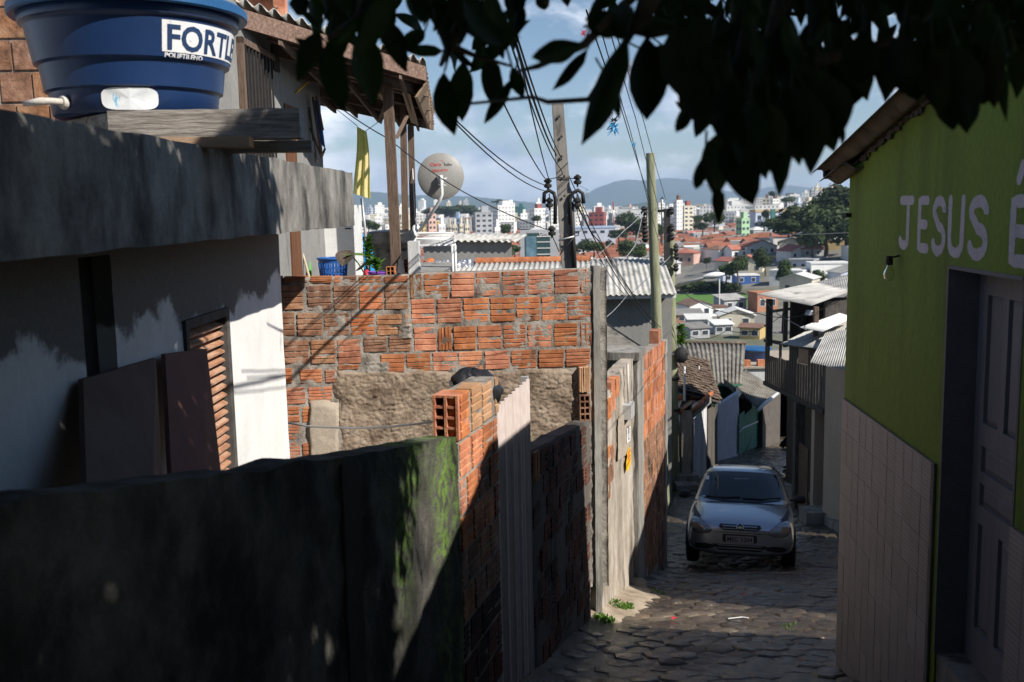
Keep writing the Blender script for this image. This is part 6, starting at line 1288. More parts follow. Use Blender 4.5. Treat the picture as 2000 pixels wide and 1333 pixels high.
bracket(p2, [at(1264, 405, 20.4), at(1262, 470, 20.35)], .012); bracket(p3, [at(1321, 480, 24.2), at(1320, 540, 24.2)], .012)
for py in (565, 690, 740, 800): b = MB(); q_ = at(1312 + (py - 560) * .02, py, 24.4); b.lathe([(.145, -.03), (.15, -.03), (.15, .03), (.145, .03)], q_, 16); b.build('steel_band', 'galv' if py == 690 else 'black_iron', p3)
# street lamp arm
tubep(p3, 'lamp_arm', [at(1316, 562, 24.2), at(1340, 553, 23.8), at(1383, 541, 23.2)], .035, 'galv', 8)
lc = at(1394, 538, 23.1); b = MB(); b.grid(lambda u, v: lc + V3(((v - .5) * .5, math.cos(u * 6.283) * .12 * math.sin(math.pi * min(.97, max(.03, v))) ** .6, math.sin(u * 6.283) * .075 * math.sin(math.pi * min(.97, max(.03, v))) ** .6 + .05 * (v - .5))), 18, 12); lh_ = b.build('lamp_head', 'white_metal', p3, smooth=True); b = MB(); b.grid(lambda u, v: lc + V3(((v - .5) * .4 + .03, (u - .5) * .17, -.075 + .02 * (v - .5))), 4, 6); b.build('lamp_glass', 'pane_dark', lh_)
tag(MB().tube([at(1405, 545, 60), at(1405, 595, 60)], .035, 8).build('white_post', 'white_metal'), 'thin white post standing up behind the street lamp head', 'post')
b = MB(); q_ = at(1330, 694, 24.2); b.grid(lambda u, v: q_ + V3((math.cos(u * 6.283) * .17 * math.sin(v * 3.14), math.sin(u * 6.283) * .15 * math.sin(v * 3.14), -.2 * math.cos(v * 3.14))) * (1) + V3((.04 * nz3((u * 9, v * 5, 0), 1), 0, 0)), 14, 10); b.build('cable_coil', 'cable', p3)
# cables
CN = 0
def cable(pts, r, label, mat='cable', sag=0., n=10):
    """points (px, py, Y); catenary-like sag between consecutive ones"""
    P3 = [at(*p) for p in pts]; out = []
    for a_, c_ in zip(P3, P3[1:]):
        for i in range(n): t = i / n; out.append(a_.lerp(c_, t) - UPV * (sag * 4 * t * (1 - t)))
    out.append(P3[-1]); o = MB().tube(out, r * .75, 5).build('power_cable', mat, smooth=True)
    return tag(o, label, 'cable', 'overhead cables')
NR = 5.5
cable([(1000, 60, NR), (1085, 300, 12.9), (1180, 500, 16), (1278, 640, 20)], .012, 'thick black cable bundle passing the concrete pole, lower strand', sag=.08)
cable([(1006, 60, NR), (1092, 300, 12.8), (1190, 500, 16), (1284, 640, 20)], .009, 'thick black cable bundle passing the concrete pole, upper strand', sag=.06)
cable([(996, 80, NR), (1095, 330, 12.8), (1172, 475, 16), (1262, 610, 20)], .008, 'black cable twisting beside the thick bundle', sag=.1)
cable([(1010, 90, 6), (1072, 350, 12.9)], .008, 'thin cable rising left from the left insulator, nearest the pole', sag=.05)
cable([(950, 130, 6), (1070, 356, 12.9)], .008, 'thin cable rising left from the left insulator, middle one', sag=.06)
cable([(860, 205, 7), (1064, 362, 12.9)], .008, 'long cable running left to the dish side, upper of two', sag=.08); cable([(858, 207, 7), (1066, 374, 12.9)], .008, 'long cable running left to the dish side, lower of two', sag=.1)
cable([(634, 186, 11.8), (760, 272, 11.5), (905, 375, 12), (1078, 452, 12.9)], .009, 'black cable sloping from the porch past the satellite dish to the concrete pole', sag=.03)
for k, (x0, x1, yb) in enumerate(((1145, 1272, 400), (1163, 1286, 470), (1180, 1290, 420), (1190, 1300, 390))): cable([(x0, 20, 7.5), (lerp(x0, x1, .55), lerp(20, yb, .52), 13), (x1, yb, 20.3)], .007 if k else .009, ('first', 'second', 'third', 'fourth')[k] + ' thin wire from the left of those slanting down to the thick wooden pole', sag=.02)
cable([(1128, 380, 13), (1170, 470, 15), (1290, 640, 20)], .01, 'cable from the right insulator down to the pole foot, outer one', sag=.12); cable([(1124, 400, 13), (1160, 480, 15), (1240, 590, 19)], .009, 'cable from the right insulator down to the pole foot, inner one', sag=.15)
cable([(1170, 630, 15.5), (1230, 570, 19), (1310, 500, 24)], .008, 'pale service wire crossing the grey roof', 'wire_pale', sag=.05); cable([(1256, 415, 20.2), (1240, 480, 20.), (1205, 520, 19.6), (1165, 510, 19.)], .012, 'frayed pale wire drooping from the thick wooden pole over the roof', 'wire_pale', sag=.03)
cable([(1256, 416, 20.2), (1220, 450, 18), (1130, 530, 14)], .008, 'pale wire slanting left from the thick wooden pole', 'wire_pale', sag=.02)
cable([(1320, 560, 24), (1480, 612, 23.5), (1660, 575, 19)], .012, 'black cable from the lamp pole across to the plank house roof', sag=.25); cable([(1318, 640, 24.2), (1420, 645, 24), (1545, 600, 22)], .01, 'thin cable from the lamp pole to the veranda of the plank house', sag=.25)
cable([(1320, 700, 24.2), (1400, 745, 29), (1455, 728, 38)], .01, 'cable drooping from the lamp pole over the dark corrugated roof', sag=.3)
cable([(1480, 575, 23.4), (1520, 615, 22.6), (1575, 645, 21)], .012, 'pale washing line under the plank house roof', 'wire_pale'); cable([(1500, 455, 30), (1662, 455, 8.2)], .006, 'pale wire running level to a hook on the green house', 'wire_pale', sag=.03)
# kite tangles
def kite(px, py, Y_, s_, mat, label):
    b = MB(); c = at(px, py, Y_); rr = random.Random(px)
    for i in range(26):
        d = V3((rr.uniform(-1, .6), rr.uniform(-.4, .4), rr.uniform(-1, .9))) * s_; s2 = V3((rr.uniform(-1, 1), 0, rr.uniform(-1, 1))) * s_ * .12; b.add([c + d * .2 - s2, c + d * .2 + s2, c + d + s2 * .3], [(0, 1, 2)])
    tag(b.build('kite_scrap', mat), label, 'kite scrap')
kite(1200, 250, 12.3, .11, 'plastic_cyan', 'torn blue kite scrap tangled on an overhead wire'); kite(1199, 238, 12.4, .1, 'plastic_black', 'dark kite scrap knotted just above the torn blue one'); kite(1238, 284, 13.2, .06, 'plastic_cyan', 'tiny turquoise kite scrap on the second wire'); kite(1142, 65, 9, .05, 'red', 'red kite tail scrap high on a wire'); kite(1195, 222, 12.4, .05, 'wire_pale', 'pale knotted string above the torn blue kite scrap')

# ================================================================== dog in the lane
dgp = V3((at(1536, 878, 33).x, 33, zc(33)))
dt = MB()
def ell(c, r, n=10, m=7, tilt=0): dt.grid(lambda u, v: V3(c) + Matrix.Rotation(tilt, 3, 'Y') @ V3((math.cos(u * 6.283) * r[0] * math.sin(v * 3.1416), math.sin(u * 6.283) * r[1] * math.sin(v * 3.1416), -math.cos(v * 3.1416) * r[2])), n, m)
sk = bpy.data.meshes.new('dog'); svs = [(0, 0, .28), (0, .12, .17), (0, .2, .1), (0, -.07, .42), (0, -.11, .5), (0, -.2, .49), (.06, -.08, .2), (.06, -.1, .02), (-.06, -.08, .2), (-.06, -.1, .02), (.08, .14, .1), (.09, .02, .03), (-.08, .14, .1), (-.09, .02, .03), (0, .34, .04), (.04, -.09, .57), (-.04, -.09, .57)]
sk.from_pydata(svs, [(0, 1), (1, 2), (0, 3), (3, 4), (4, 5), (0, 6), (6, 7), (0, 8), (8, 9), (2, 10), (10, 11), (2, 12), (12, 13), (2, 14), (4, 15), (4, 16)], [])
so_ = bpy.data.objects.new('dog_skin', sk); C.objects.link(so_); mod = so_.modifiers.new('s', 'SKIN'); so_.modifiers.new('sub', 'SUBSURF').levels = 1
rad = [.1, .11, .1, .07, .06, .035, .04, .025, .04, .025, .06, .03, .06, .03, .015, .02, .02]
for i, r_ in enumerate(rad): sk.skin_vertices[0].data[i].radius = (r_, r_)
sk.skin_vertices[0].data[0].use_root = True
dg = bpy.context.evaluated_depsgraph_get(); dg.update(); me = bpy.data.meshes.new_from_object(so_.evaluated_get(dg)); bpy.data.objects.remove(so_)
me.materials.clear(); me.materials.append(MATS['fur']); do = bpy.data.objects.new('dog', me); C.objects.link(do); do.location = dgp; do.rotation_euler.z = .5; tag(do, 'small black dog sitting in the shaded lane beyond the car', 'dog')
# ================================================================== parked silver hatchback, nose towards us (local: nose at -y)
car = thing('parked_car', at(1443, 1100, 14.4), 'silver grey small hatchback parked nose up in the shaded lane', 'car')
CARM = {}
def loft(stations, half):
    """stations: (y, w, zb, zs, zt); returns MB of a closed lofted body"""
    b = MB(); rings = []
    for st in stations:
        pts = half(*st); ring = [V3((x, st[0], z)) for x, z in pts] + [V3((-x, st[0], z)) for x, z in pts[::-1][1:-1]]
        rings.append(ring)
    n = len(rings[0])
    for r_ in rings: b.v += r_
    for i in range(len(rings) - 1):
        for j in range(n): b.f.append((i * n + j, (i + 1) * n + j, (i + 1) * n + (j + 1) % n, i * n + (j + 1) % n))
    b.f.append(tuple(range(n))); b.f.append(tuple(range((len(rings) - 1) * n, len(rings) * n))[::-1]); b.m = [0] * len(b.f); return b
def half(y, w, zb, zs, zt):
    return [(0, zb), (w * .6, zb), (w * .93, zb + .05), (w * .99, zb + .16), (w, (zb + zs) / 2), (w * .99, zs - .1), (w * .94, zs - .01), (w * .8, lerp(zs, zt, .55)), (w * .4, lerp(zs, zt, .92)), (0, zt)]
body = loft([(0, .5, .27, .55, .60), (.015, .6, .24, .585, .63), (.06, .70, .21, .62, .665), (.16, .765, .19, .67, .72), (.32, .795, .18, .72, .775), (.6, .805, .18, .79, .845), (.9, .805, .18, .85, .905), (1.15, .805, .18, .885, .945), (1.6, .805, .18, .9, .95), (2.4, .805, .18, .91, .95), (3.1, .8, .2, .92, .95), (3.5, .765, .25, .9, .93), (3.68, .7, .3, .82, .86), (3.73, .6, .34, .74, .78)], half)
def subdiv(mbx, lv, name):
    me = mbx.mesh(name, 'car_paint', True); o = bpy.data.objects.new(name, me); C.objects.link(o); m_ = o.modifiers.new('s', 'SUBSURF'); m_.levels = lv
    dg = bpy.context.evaluated_depsgraph_get(); dg.update(); m2 = bpy.data.meshes.new_from_object(o.evaluated_get(dg)); bpy.data.objects.remove(o); m2.polygons.foreach_set('use_smooth', [True] * len(m2.polygons)); return m2
def carpart(name, me, parent=None): o = bpy.data.objects.new(name, me); C.objects.link(o); o.parent = parent or car; WLOC[o.name] = V3(); return o
bm_ = subdiv(body, 2, 'body'); carpart('body', bm_)
cab = MB(); n = 40
lev = [(.90, .93, 3.62, .765, .10), (1.0, 1.09, 3.56, .735, .11), (1.12, 1.29, 3.5, .695, .12), (1.24, 1.49, 3.42, .65, .13), (1.33, 1.66, 3.34, .6, .13), (1.385, 1.82, 3.22, .54, .12), (1.41, 2.0, 3.05, .45, .1)]
for z, yf, yr, w, bow in lev:
    for i in range(n):
        a = 6.2832 * i / n; c_, s_ = math.cos(a), math.sin(a); ex = .42
        x = w * (abs(c_) ** ex) * (1 if c_ > 0 else -1); t = (abs(s_) ** ex) * (1 if s_ > 0 else -1); y = (yf + yr) / 2 + (yr - yf) / 2 * t + (bow * (x / w) ** 2 if s_ < 0 else -bow * (x / w) ** 2) * (abs(s_) ** 2); cab.v.append(V3((x, y, z)))
for j in range(len(lev) - 1):
    for i in range(n): cab.f.append((j * n + i, j * n + (i + 1) % n, (j + 1) * n + (i + 1) % n, (j + 1) * n + i))
cab.v.append(V3((0, 2.5, 1.43))); k = len(cab.v) - 1
for i in range(n): cab.f.append(((len(lev) - 1) * n + i, (len(lev) - 1) * n + (i + 1) % n, k))
cab.m = [0] * len(cab.f); cm_ = subdiv(cab, 1, 'cabin'); carpart('cabin', cm_)
def bvh(me): return BVHTree.FromPolygons([v.co.copy() for v in me.vertices], [tuple(p.vertices) for p in me.polygons])
tb, tcab = bvh(bm_), bvh(cm_)
def proj(tree, pts, d, off, org):
    out = []
    for p in pts:
        h = tree.ray_cast(org(p), V3(d))
        if h[0] is None: h = tree.find_nearest(org(p) + V3(d) * 2)
        out.append(h[0] + h[1] * off)
    return out
def decal(tree, outline, d, off, name, mat, org, dome=0., rings=4, parent=None, smooth=True):
    """outline in the projection plane, filled with rings towards its centre"""
    c = V3((sum(p[0] for p in outline) / len(outline), sum(p[1] for p in outline) / len(outline), 0)); b = MB(); n = len(outline)
    for r_ in range(rings):
        k = 1 - r_ / rings; pts = [(c.x + (p[0] - c.x) * k, c.y + (p[1] - c.y) * k) for p in outline]
        b.v += proj(tree, pts, d, off + dome * (1 - k * k), org)
    b.v += proj(tree, [(c.x, c.y)], d, off + dome, org)
    for r_ in range(rings - 1):
        for i in range(n): b.f.append((r_ * n + i, r_ * n + (i + 1) % n, (r_ + 1) * n + (i + 1) % n, (r_ + 1) * n + i))
    for i in range(n): b.f.append(((rings - 1) * n + i, (rings - 1) * n + (i + 1) % n, rings * n))
    b.m = [0] * len(b.f); return carpart(name, b.mesh(name, mat, smooth), parent)
fr_ = lambda p: V3((p[0], -2, p[1])); D_F = (0, 1, 0)
def rrect(x0, x1, z0, z1, r, n=5):
    o = []
    for cx, cz, a0_ in ((x1 - r, z1 - r, 0), (x0 + r, z1 - r, 90), (x0 + r, z0 + r, 180), (x1 - r, z0 + r, 270)):
        for i in range(n + 1): a = R(a0_ + 90 * i / n); o.append((cx + r * math.cos(a), cz + r * math.sin(a)))
    return o
def dense(pts, k=4): return [(lerp(pts[i][0], pts[(i + 1) % len(pts)][0], j / k), lerp(pts[i][1], pts[(i + 1) % len(pts)][1], j / k)) for i in range(len(pts)) for j in range(k)]
# windscreen: seen from the front
ws = dense([(-.66, .955), (-.3, .925), (0, .92), (.3, .925), (.66, .955), (.6, 1.15), (.535, 1.315), (.3, 1.335), (0, 1.34), (-.3, 1.335), (-.535, 1.315), (-.6, 1.15)], 4)
seal = [(x * 1.035, .92 + (z - 1.13) * 1.05 + .21) for x, z in ws]
decal(tcab, seal, D_F, .003, 'windscreen_seal', 'car_black', fr_, rings=6); wsn = decal(tcab, ws, D_F, .007, 'windscreen', 'car_glass', fr_, rings=6)
decal(tcab, [(-.13, 1.235), (.11, 1.243), (.11, 1.252), (0, 1.247), (-.13, 1.247)], D_F, .0095, 'mirror_glint', 'head_glass', fr_, rings=2, parent=wsn)
decal(tcab, rrect(-.585, -.53, 1.2, 1.26, .01), D_F, .0095, 'screen_sticker', 'paper', fr_, rings=2, parent=wsn)
for s_ in (-1, 1):     # side windows
    sd = lambda p, s_=s_: V3((s_ * 2, p[0], p[1])); decal(tcab, dense([(1.5, .97), (2.35, .97), (2.35, 1.32), (1.85, 1.32)], 5), (-s_, 0, 0), .004, 'side_window', 'car_glass', sd, rings=4); decal(tcab, dense([(2.42, .97), (3.2, .99), (3.0, 1.31), (2.42, 1.32)], 5), (-s_, 0, 0), .004, 'side_window', 'car_glass', sd, rings=4)
    hl = []
    for i in range(26):
        a = 6.2832 * i / 26; x = .575 + .155 * math.cos(a); z = .595 + .083 * math.sin(a) * (1 + .25 * math.cos(a)) + .03 * math.cos(a); hl.append((s_ * x, z))
    decal(tb, [(s_ * .575 + (x - s_ * .575) * 1.07, .6 + (z - .6) * 1.1) for x, z in hl], D_F, .002, 'headlight_surround', 'car_black', fr_); h_ = decal(tb, hl, D_F, .006, 'headlight', 'head_glass', fr_, dome=.018)
    decal(tb, [(s_ * .64 + .045 * math.cos(6.28 * i / 14), .605 + .04 * math.sin(6.28 * i / 14)) for i in range(14)], D_F, .024, 'indicator', 'lamp_amber', fr_, rings=2, parent=h_)
    decal(tb, [(s_ * (.53 + .17 * math.cos(6.28 * i / 20)), .33 + .04 * math.sin(6.28 * i / 20)) for i in range(20)], D_F, .003, 'fog_recess', 'car_black', fr_, rings=3)
    # door mirror
    b = MB(); b.grid(lambda u, v: V3((s_ * .9, 1.2, .985)) + V3((math.cos(u * 6.283) * .1 * max(0, math.sin(v * 3.1415)) ** .6, math.sin(u * 6.283) * .06 * max(0, math.sin(v * 3.1415)) ** .6, -.065 * math.cos(v * 3.1416))), 16, 10); mr = carpart('door_mirror', b.mesh('door_mirror', 'car_black', True))
    b = MB(); b.obox((s_ * .74, 1.19, .95), (s_ * .1, 0, 0), (0, .05, 0), (0, 0, .03)); carpart('mirror_stalk', b.mesh('mirror_stalk', 'car_black'), mr)
decal(tb, dense([(-.24, .575), (.24, .575), (.31, .62), (.29, .66), (-.29, .66), (-.31, .62)], 4), D_F, .003, 'grille', 'car_black', fr_, rings=3)
for zz_ in (.6, .635): decal(tb, dense([(-.25, zz_ - .005), (.25, zz_ - .005), (.25, zz_ + .005), (-.25, zz_ + .005)], 8), D_F, .006, 'grille_bar', 'car_paint', fr_, rings=2)
em = decal(tb, [(.052 * math.cos(6.28 * i / 20), .617 + .052 * math.sin(6.28 * i / 20)) for i in range(20)], D_F, .012, 'emblem', 'chrome', fr_, rings=3); decal(tb, [(.042 * math.cos(6.28 * i / 20), .617 + .042 * math.sin(6.28 * i / 20)) for i in range(20)], D_F, .0145, 'emblem_field', 'car_black', fr_, rings=3, parent=em)
decal(tb, dense([(-.035, .61), (-.012, .61), (-.012, .602), (.012, .602), (.012, .61), (.035, .61), (.03, .624), (.012, .624), (.012, .632), (-.012, .632), (-.012, .624), (-.03, .624)], 2), D_F, .017, 'emblem_bar', 'gold', fr_, rings=2, parent=em)
decal(tb, rrect(-.25, .25, .4, .52, .03), D_F, .002, 'plate_recess', 'car_black', fr_, rings=3)
b = MB(); b.obox((-.2, -.022, .395), (.4, 0, 0), (0, .012, 0), (0, 0, .105)); pt_ = carpart('number_plate', b.mesh('number_plate', 'plate_grey'))
vs_, fs_ = textmesh('MEC 5204', .088, bold=.0015); b = MB().add([V3((-.185 + v.x * .98, -.024, .42 + v.y)) for v in vs_], fs_); carpart('plate_lettering', b.mesh('plate_lettering', 'black_print'), pt_)
decal(tb, dense([(-.3, .28), (.3, .28), (.4, .37), (-.4, .37)], 5), D_F, .003, 'lower_grille', 'car_black', fr_, rings=3)
for zz_ in (.355, .315): decal(tb, dense([(-.32, zz_ - .006), (.32, zz_ - .006), (.32, zz_ + .006), (-.32, zz_ + .006)], 8), D_F, .007, 'lower_grille_bar', 'car_paint', fr_, rings=2)
decal(tb, dense([(-.74, .538), (.74, .538), (.74, .546), (-.74, .546)], 14), D_F, .002, 'bumper_seam', 'car_black', fr_, rings=2); decal(tb, dense([(-.42, .262), (.42, .262), (.45, .275), (-.45, .275)], 8), D_F, .006, 'bumper_lip', 'car_paint', fr_, rings=2)
up_ = lambda p: V3((p[0], p[1], 3)); D_U = (0, 0, -1)
for s_ in (-1, 1): decal(tb, dense([(s_ * .5, .09), (s_ * .51, .09), (s_ * .7, .35), (s_ * .73, 1.0), (s_ * .72, 1.0), (s_ * .69, .36)], 6), D_U, .0015, 'bonnet_seam', 'car_black', up_, rings=2)
decal(tb, dense([(-.7, .93), (.7, .93), (.7, 1.05), (-.7, 1.05)], 8), D_U, .003, 'cowl', 'car_black', up_, rings=3)
for x0, x1 in ((-.55, -.02), (.02, .6)): pts = proj(tcab, [(x0, .96), (lerp(x0, x1, .5), .955), (x1, .975)], D_F, .02, fr_); b = MB().tube(pts, .009, 5); carpart('wiper', b.mesh('wiper', 'car_black'))
for s_ in (-1, 1):
    for y in (.62, 3.05):
        b = MB(); b.lathe([(.12, -.095), (.2, -.1), (.265, -.085), (.28, -.05), (.28, .05), (.265, .085), (.2, .1), (.12, .09)], (s_ * .715, y, .28), 28, ax=(1, 0, 0)); w_ = carpart('wheel', b.mesh('wheel', 'tyre', True)); b = MB(); b.lathe([(0, .085), (.09, .08), (.17, .092), (.19, .095)], (s_ * .715, y, .28), 20, ax=(s_, 0, 0)); carpart('rim', b.mesh('rim', 'rim', True), w_)
        b = MB(); b.grid(lambda u, v: V3((s_ * (.812 - .16 * v), y + (.335 - 0 * v) * math.cos(math.pi * u), .285 + .335 * math.sin(math.pi * u))), 16, 2); carpart('wheel_arch', b.mesh('wheel_arch', 'car_black', True))
        sd = lambda p, s_=s_: V3((s_ * 2, p[0], p[1])); decal(tb, [(y + .33 * math.cos(6.2832 * i / 28), .29 + .33 * math.sin(6.2832 * i / 28)) for i in range(28)], (-s_, 0, 0), .002, 'arch_gap', 'car_black', sd, rings=3)
    sd = lambda p, s_=s_: V3((s_ * 2, p[0], p[1])); decal(tb, dense([(1.1, .44), (2.9, .44), (2.9, .5), (1.1, .5)], 8), (-s_, 0, 0), .006, 'side_strip', 'car_black', sd, rings=2)
cx_, cy_ = at(1438, 1100, 14.3).x, 14.1
yaw = math.atan2(-.25, 1); sl_ = (zc(cy_ + .62 + 2.43) - zc(cy_ + .62)) / 2.43
# nose points at us: local +y runs down the lane
car.rotation_euler = (math.atan(sl_), 0, yaw); car.location = V3((cx_, cy_, zc(cy_ + .6) - sl_ * .62 + .0))
WLOC[car.name] = car.location.copy()
# ================================================================== the town below
CROWD = []; LASTH = [None]
def wallbox(b, c, w, d, h, rz, mi=0, z0=0.):
    q = Matrix.Rotation(rz, 3, 'Z'); f = lambda x, y, z: c + q @ V3((x, y, z)); b.hexa([f(-w / 2, -d / 2, z0), f(w / 2, -d / 2, z0), f(w / 2, d / 2, z0), f(-w / 2, d / 2, z0)], [f(-w / 2, -d / 2, h), f(w / 2, -d / 2, h), f(w / 2, d / 2, h), f(-w / 2, d / 2, h)], mi); return f
def house(name, c, w, d, h, rz, roof, wm_, rm_, label, group, rh=None, detail=False, cat='house', floors=1):
    """c: base centre on the ground; roof: gable_x, gable_y, hip, flat, mono"""
    q = Matrix.Rotation(rz, 3, 'Z'); f = lambda x, y, z: c + q @ V3((x, y, z)); rh = rh or w * .16; o = .35
    wb = MB(); wallbox(wb, c, w, d, h, rz, 0, -2.5)
    rb = MB()
    if roof == 'flat': rb.hexa([f(-w / 2 - .15, -d / 2 - .15, h + .01), f(w / 2 + .15, -d / 2 - .15, h + .01), f(w / 2 + .15, d / 2 + .15, h + .01), f(-w / 2 - .15, d / 2 + .15, h + .01)], [f(-w / 2 - .15, -d / 2 - .15, h + .35), f(w / 2 + .15, -d / 2 - .15, h + .35), f(w / 2 + .15, d / 2 + .15, h + .35), f(-w / 2 - .15, d / 2 + .15, h + .35)])
    elif roof == 'mono': rb.slab([f(-w / 2 - o, -d / 2 - o, h + .05), f(w / 2 + o, -d / 2 - o, h + .05), f(w / 2 + o, d / 2 + o, h + rh), f(-w / 2 - o, d / 2 + o, h + rh)], (0, 0, .12)); wb.hexa([f(-w / 2, -d / 2, h), f(w / 2, -d / 2, h), f(w / 2, d / 2, h), f(-w / 2, d / 2, h)], [f(-w / 2, -d / 2, h + .02), f(w / 2, -d / 2, h + .02), f(w / 2, d / 2, h + rh - .05), f(-w / 2, d / 2, h + rh - .05)])
    else:
        E = [f(-w / 2 - o, -d / 2 - o, h), f(w / 2 + o, -d / 2 - o, h), f(w / 2 + o, d / 2 + o, h), f(-w / 2 - o, d / 2 + o, h)]; t = V3((0, 0, .14))
        if roof == 'gable_y':      # gable end faces -y
            A0, A1 = f(0, -d / 2 - o, h + rh), f(0, d / 2 + o, h + rh); qs = [(E[0], A0, A1, E[3]), (A0, E[1], E[2], A1)]; wb.prism([f(-w / 2, -d / 2, h), f(w / 2, -d / 2, h), f(0, -d / 2, h + rh * .93)], f(0, d / 2, 0) - f(0, -d / 2, 0))
        elif roof == 'gable_x': A0, A1 = f(-w / 2 - o, 0, h + rh), f(w / 2 + o, 0, h + rh); qs = [(E[0], E[1], A1, A0), (A0, A1, E[2], E[3])]; wb.prism([f(-w / 2, -d / 2, h), f(-w / 2, d / 2, h), f(-w / 2, 0, h + rh * .93)], f(w / 2, 0, 0) - f(-w / 2, 0, 0))
        else:
            k = max(0, (w - d) / 2) if w > d else 0; A0, A1 = f(-k - .01, 0, h + rh), f(k + .01, 0, h + rh); qs = [(E[0], E[1], A1, A0), (A0, A1, E[2], E[3]), (E[3], E[0], A0, A0), (E[1], E[2], A1, A1)]
        for qd in qs: 
            if qd[2] is qd[3]: rb.prism([qd[0] , qd[1], qd[2]], t)
            else: rb.slab(list(qd), t)
    if not detail:
        wb.add(rb.v, rb.f, 1); nw = max(2, int(w / 3)); 
        for fl_ in range(floors):
            for i in range(nw):
                x = -w / 2 + (i + .5) * w / nw; z = h * (fl_ + .35) / floors; hh = min(1.2, h / floors * .4); wb.add([f(x - .5, -d / 2 - .04, z), f(x + .5, -d / 2 - .04, z), f(x + .5, -d / 2 - .04, z + hh), f(x - .5, -d / 2 - .04, z + hh)], [(0, 1, 2, 3)], 2)
        o_ = tag(wb.build(name, [wm_, rm_, 'pane_dark']), label, cat, group); LASTH[0] = o_; return o_
    t_ = thing(name, c, label, cat, group); wb.build('wall', wm_, t_); rb.build('roof', rm_, t_); nw = max(2, int(w / 3)); 
    for fl_ in range(floors):
        for i in range(nw):
            x = -w / 2 + (i + .5) * w / nw; z = h * (fl_ + .35) / floors; hh = min(1.3, h / floors * .42); fr2 = MB(); 
            fr2.obox(f(x - .62, -d / 2 - .05, z - .1), q @ V3((1.24, 0, 0)), q @ V3((0, .049, 0)), (0, 0, hh + .2)); wi = fr2.build('window', 'town_white', t_); pn = MB(); pn.obox(f(x - .52, -d / 2 - .085, z), q @ V3((1.04, 0, 0)), q @ V3((0, .03, 0)), (0, 0, hh)); pn.build('pane', 'pane_dark', wi)
    return t_
def tower(px0, px1, ytop, Y, wm_, label, rz=.35, depth=.8, bands=True, crown=True, accent=None, cat='tower block'):
    a_, c_ = at(px0, ytop, Y), at(px1, ytop, Y); full = c_.x - a_.x; w = full / (math.cos(rz) + depth * abs(math.sin(rz))); d = w * depth; cx = (a_.x + c_.x) / 2; zg = terr(cx, Y); c = V3((cx, Y + d / 2, zg)); h = a_.z - zg
    t_ = thing('tower_block', c, label, cat, 'towers of the town'); b = MB(); f = wallbox(b, c, w, d, h, rz, 0, -3); b.build('wall', wm_, t_)
    n = max(2, int(h / 3.1)); m = max(2, int(w / 3.4)); md = max(2, int(d / 3.4)); wn_ = MB()
    for i in range(n):
        z = h * (i + .3) / n; zh = h / n * .42
        for j in range(m): x = -w / 2 + (j + .22) * w / m; xw = w / m * .56; wn_.add([f(x, -d / 2 - .08, z), f(x + xw, -d / 2 - .08, z), f(x + xw, -d / 2 - .08, z + zh), f(x, -d / 2 - .08, z + zh)], [(0, 1, 2, 3)])
        for s_ in (1, -1):
            for j in range(md): y = -d / 2 + (j + .22) * d / md; yw = d / md * .56; wn_.add([f(s_ * (w / 2 + .08), y, z), f(s_ * (w / 2 + .08), y + yw, z), f(s_ * (w / 2 + .08), y + yw, z + zh), f(s_ * (w / 2 + .08), y, z + zh)], [(0, 1, 2, 3)])
    tag(wn_.build('windows', 'pane_dark' if wm_ != 'town_white' else 'town_grey', t_), kind='stuff')
    b = MB(); wallbox(b, c, w * 1.03, d * 1.03, h + .7, rz, 0, h + .01); b.build('parapet', wm_, t_)
    if crown: b = MB(); wallbox(b, c + q0(rz, w * .1, 0), w * .4, d * .5, h + 4.5, rz, 0, h + .71); b.build('lift_house', accent or wm_, t_)
    return t_
def q0(rz, x, y): return Matrix.Rotation(rz, 3, 'Z') @ V3((x, y, 0))
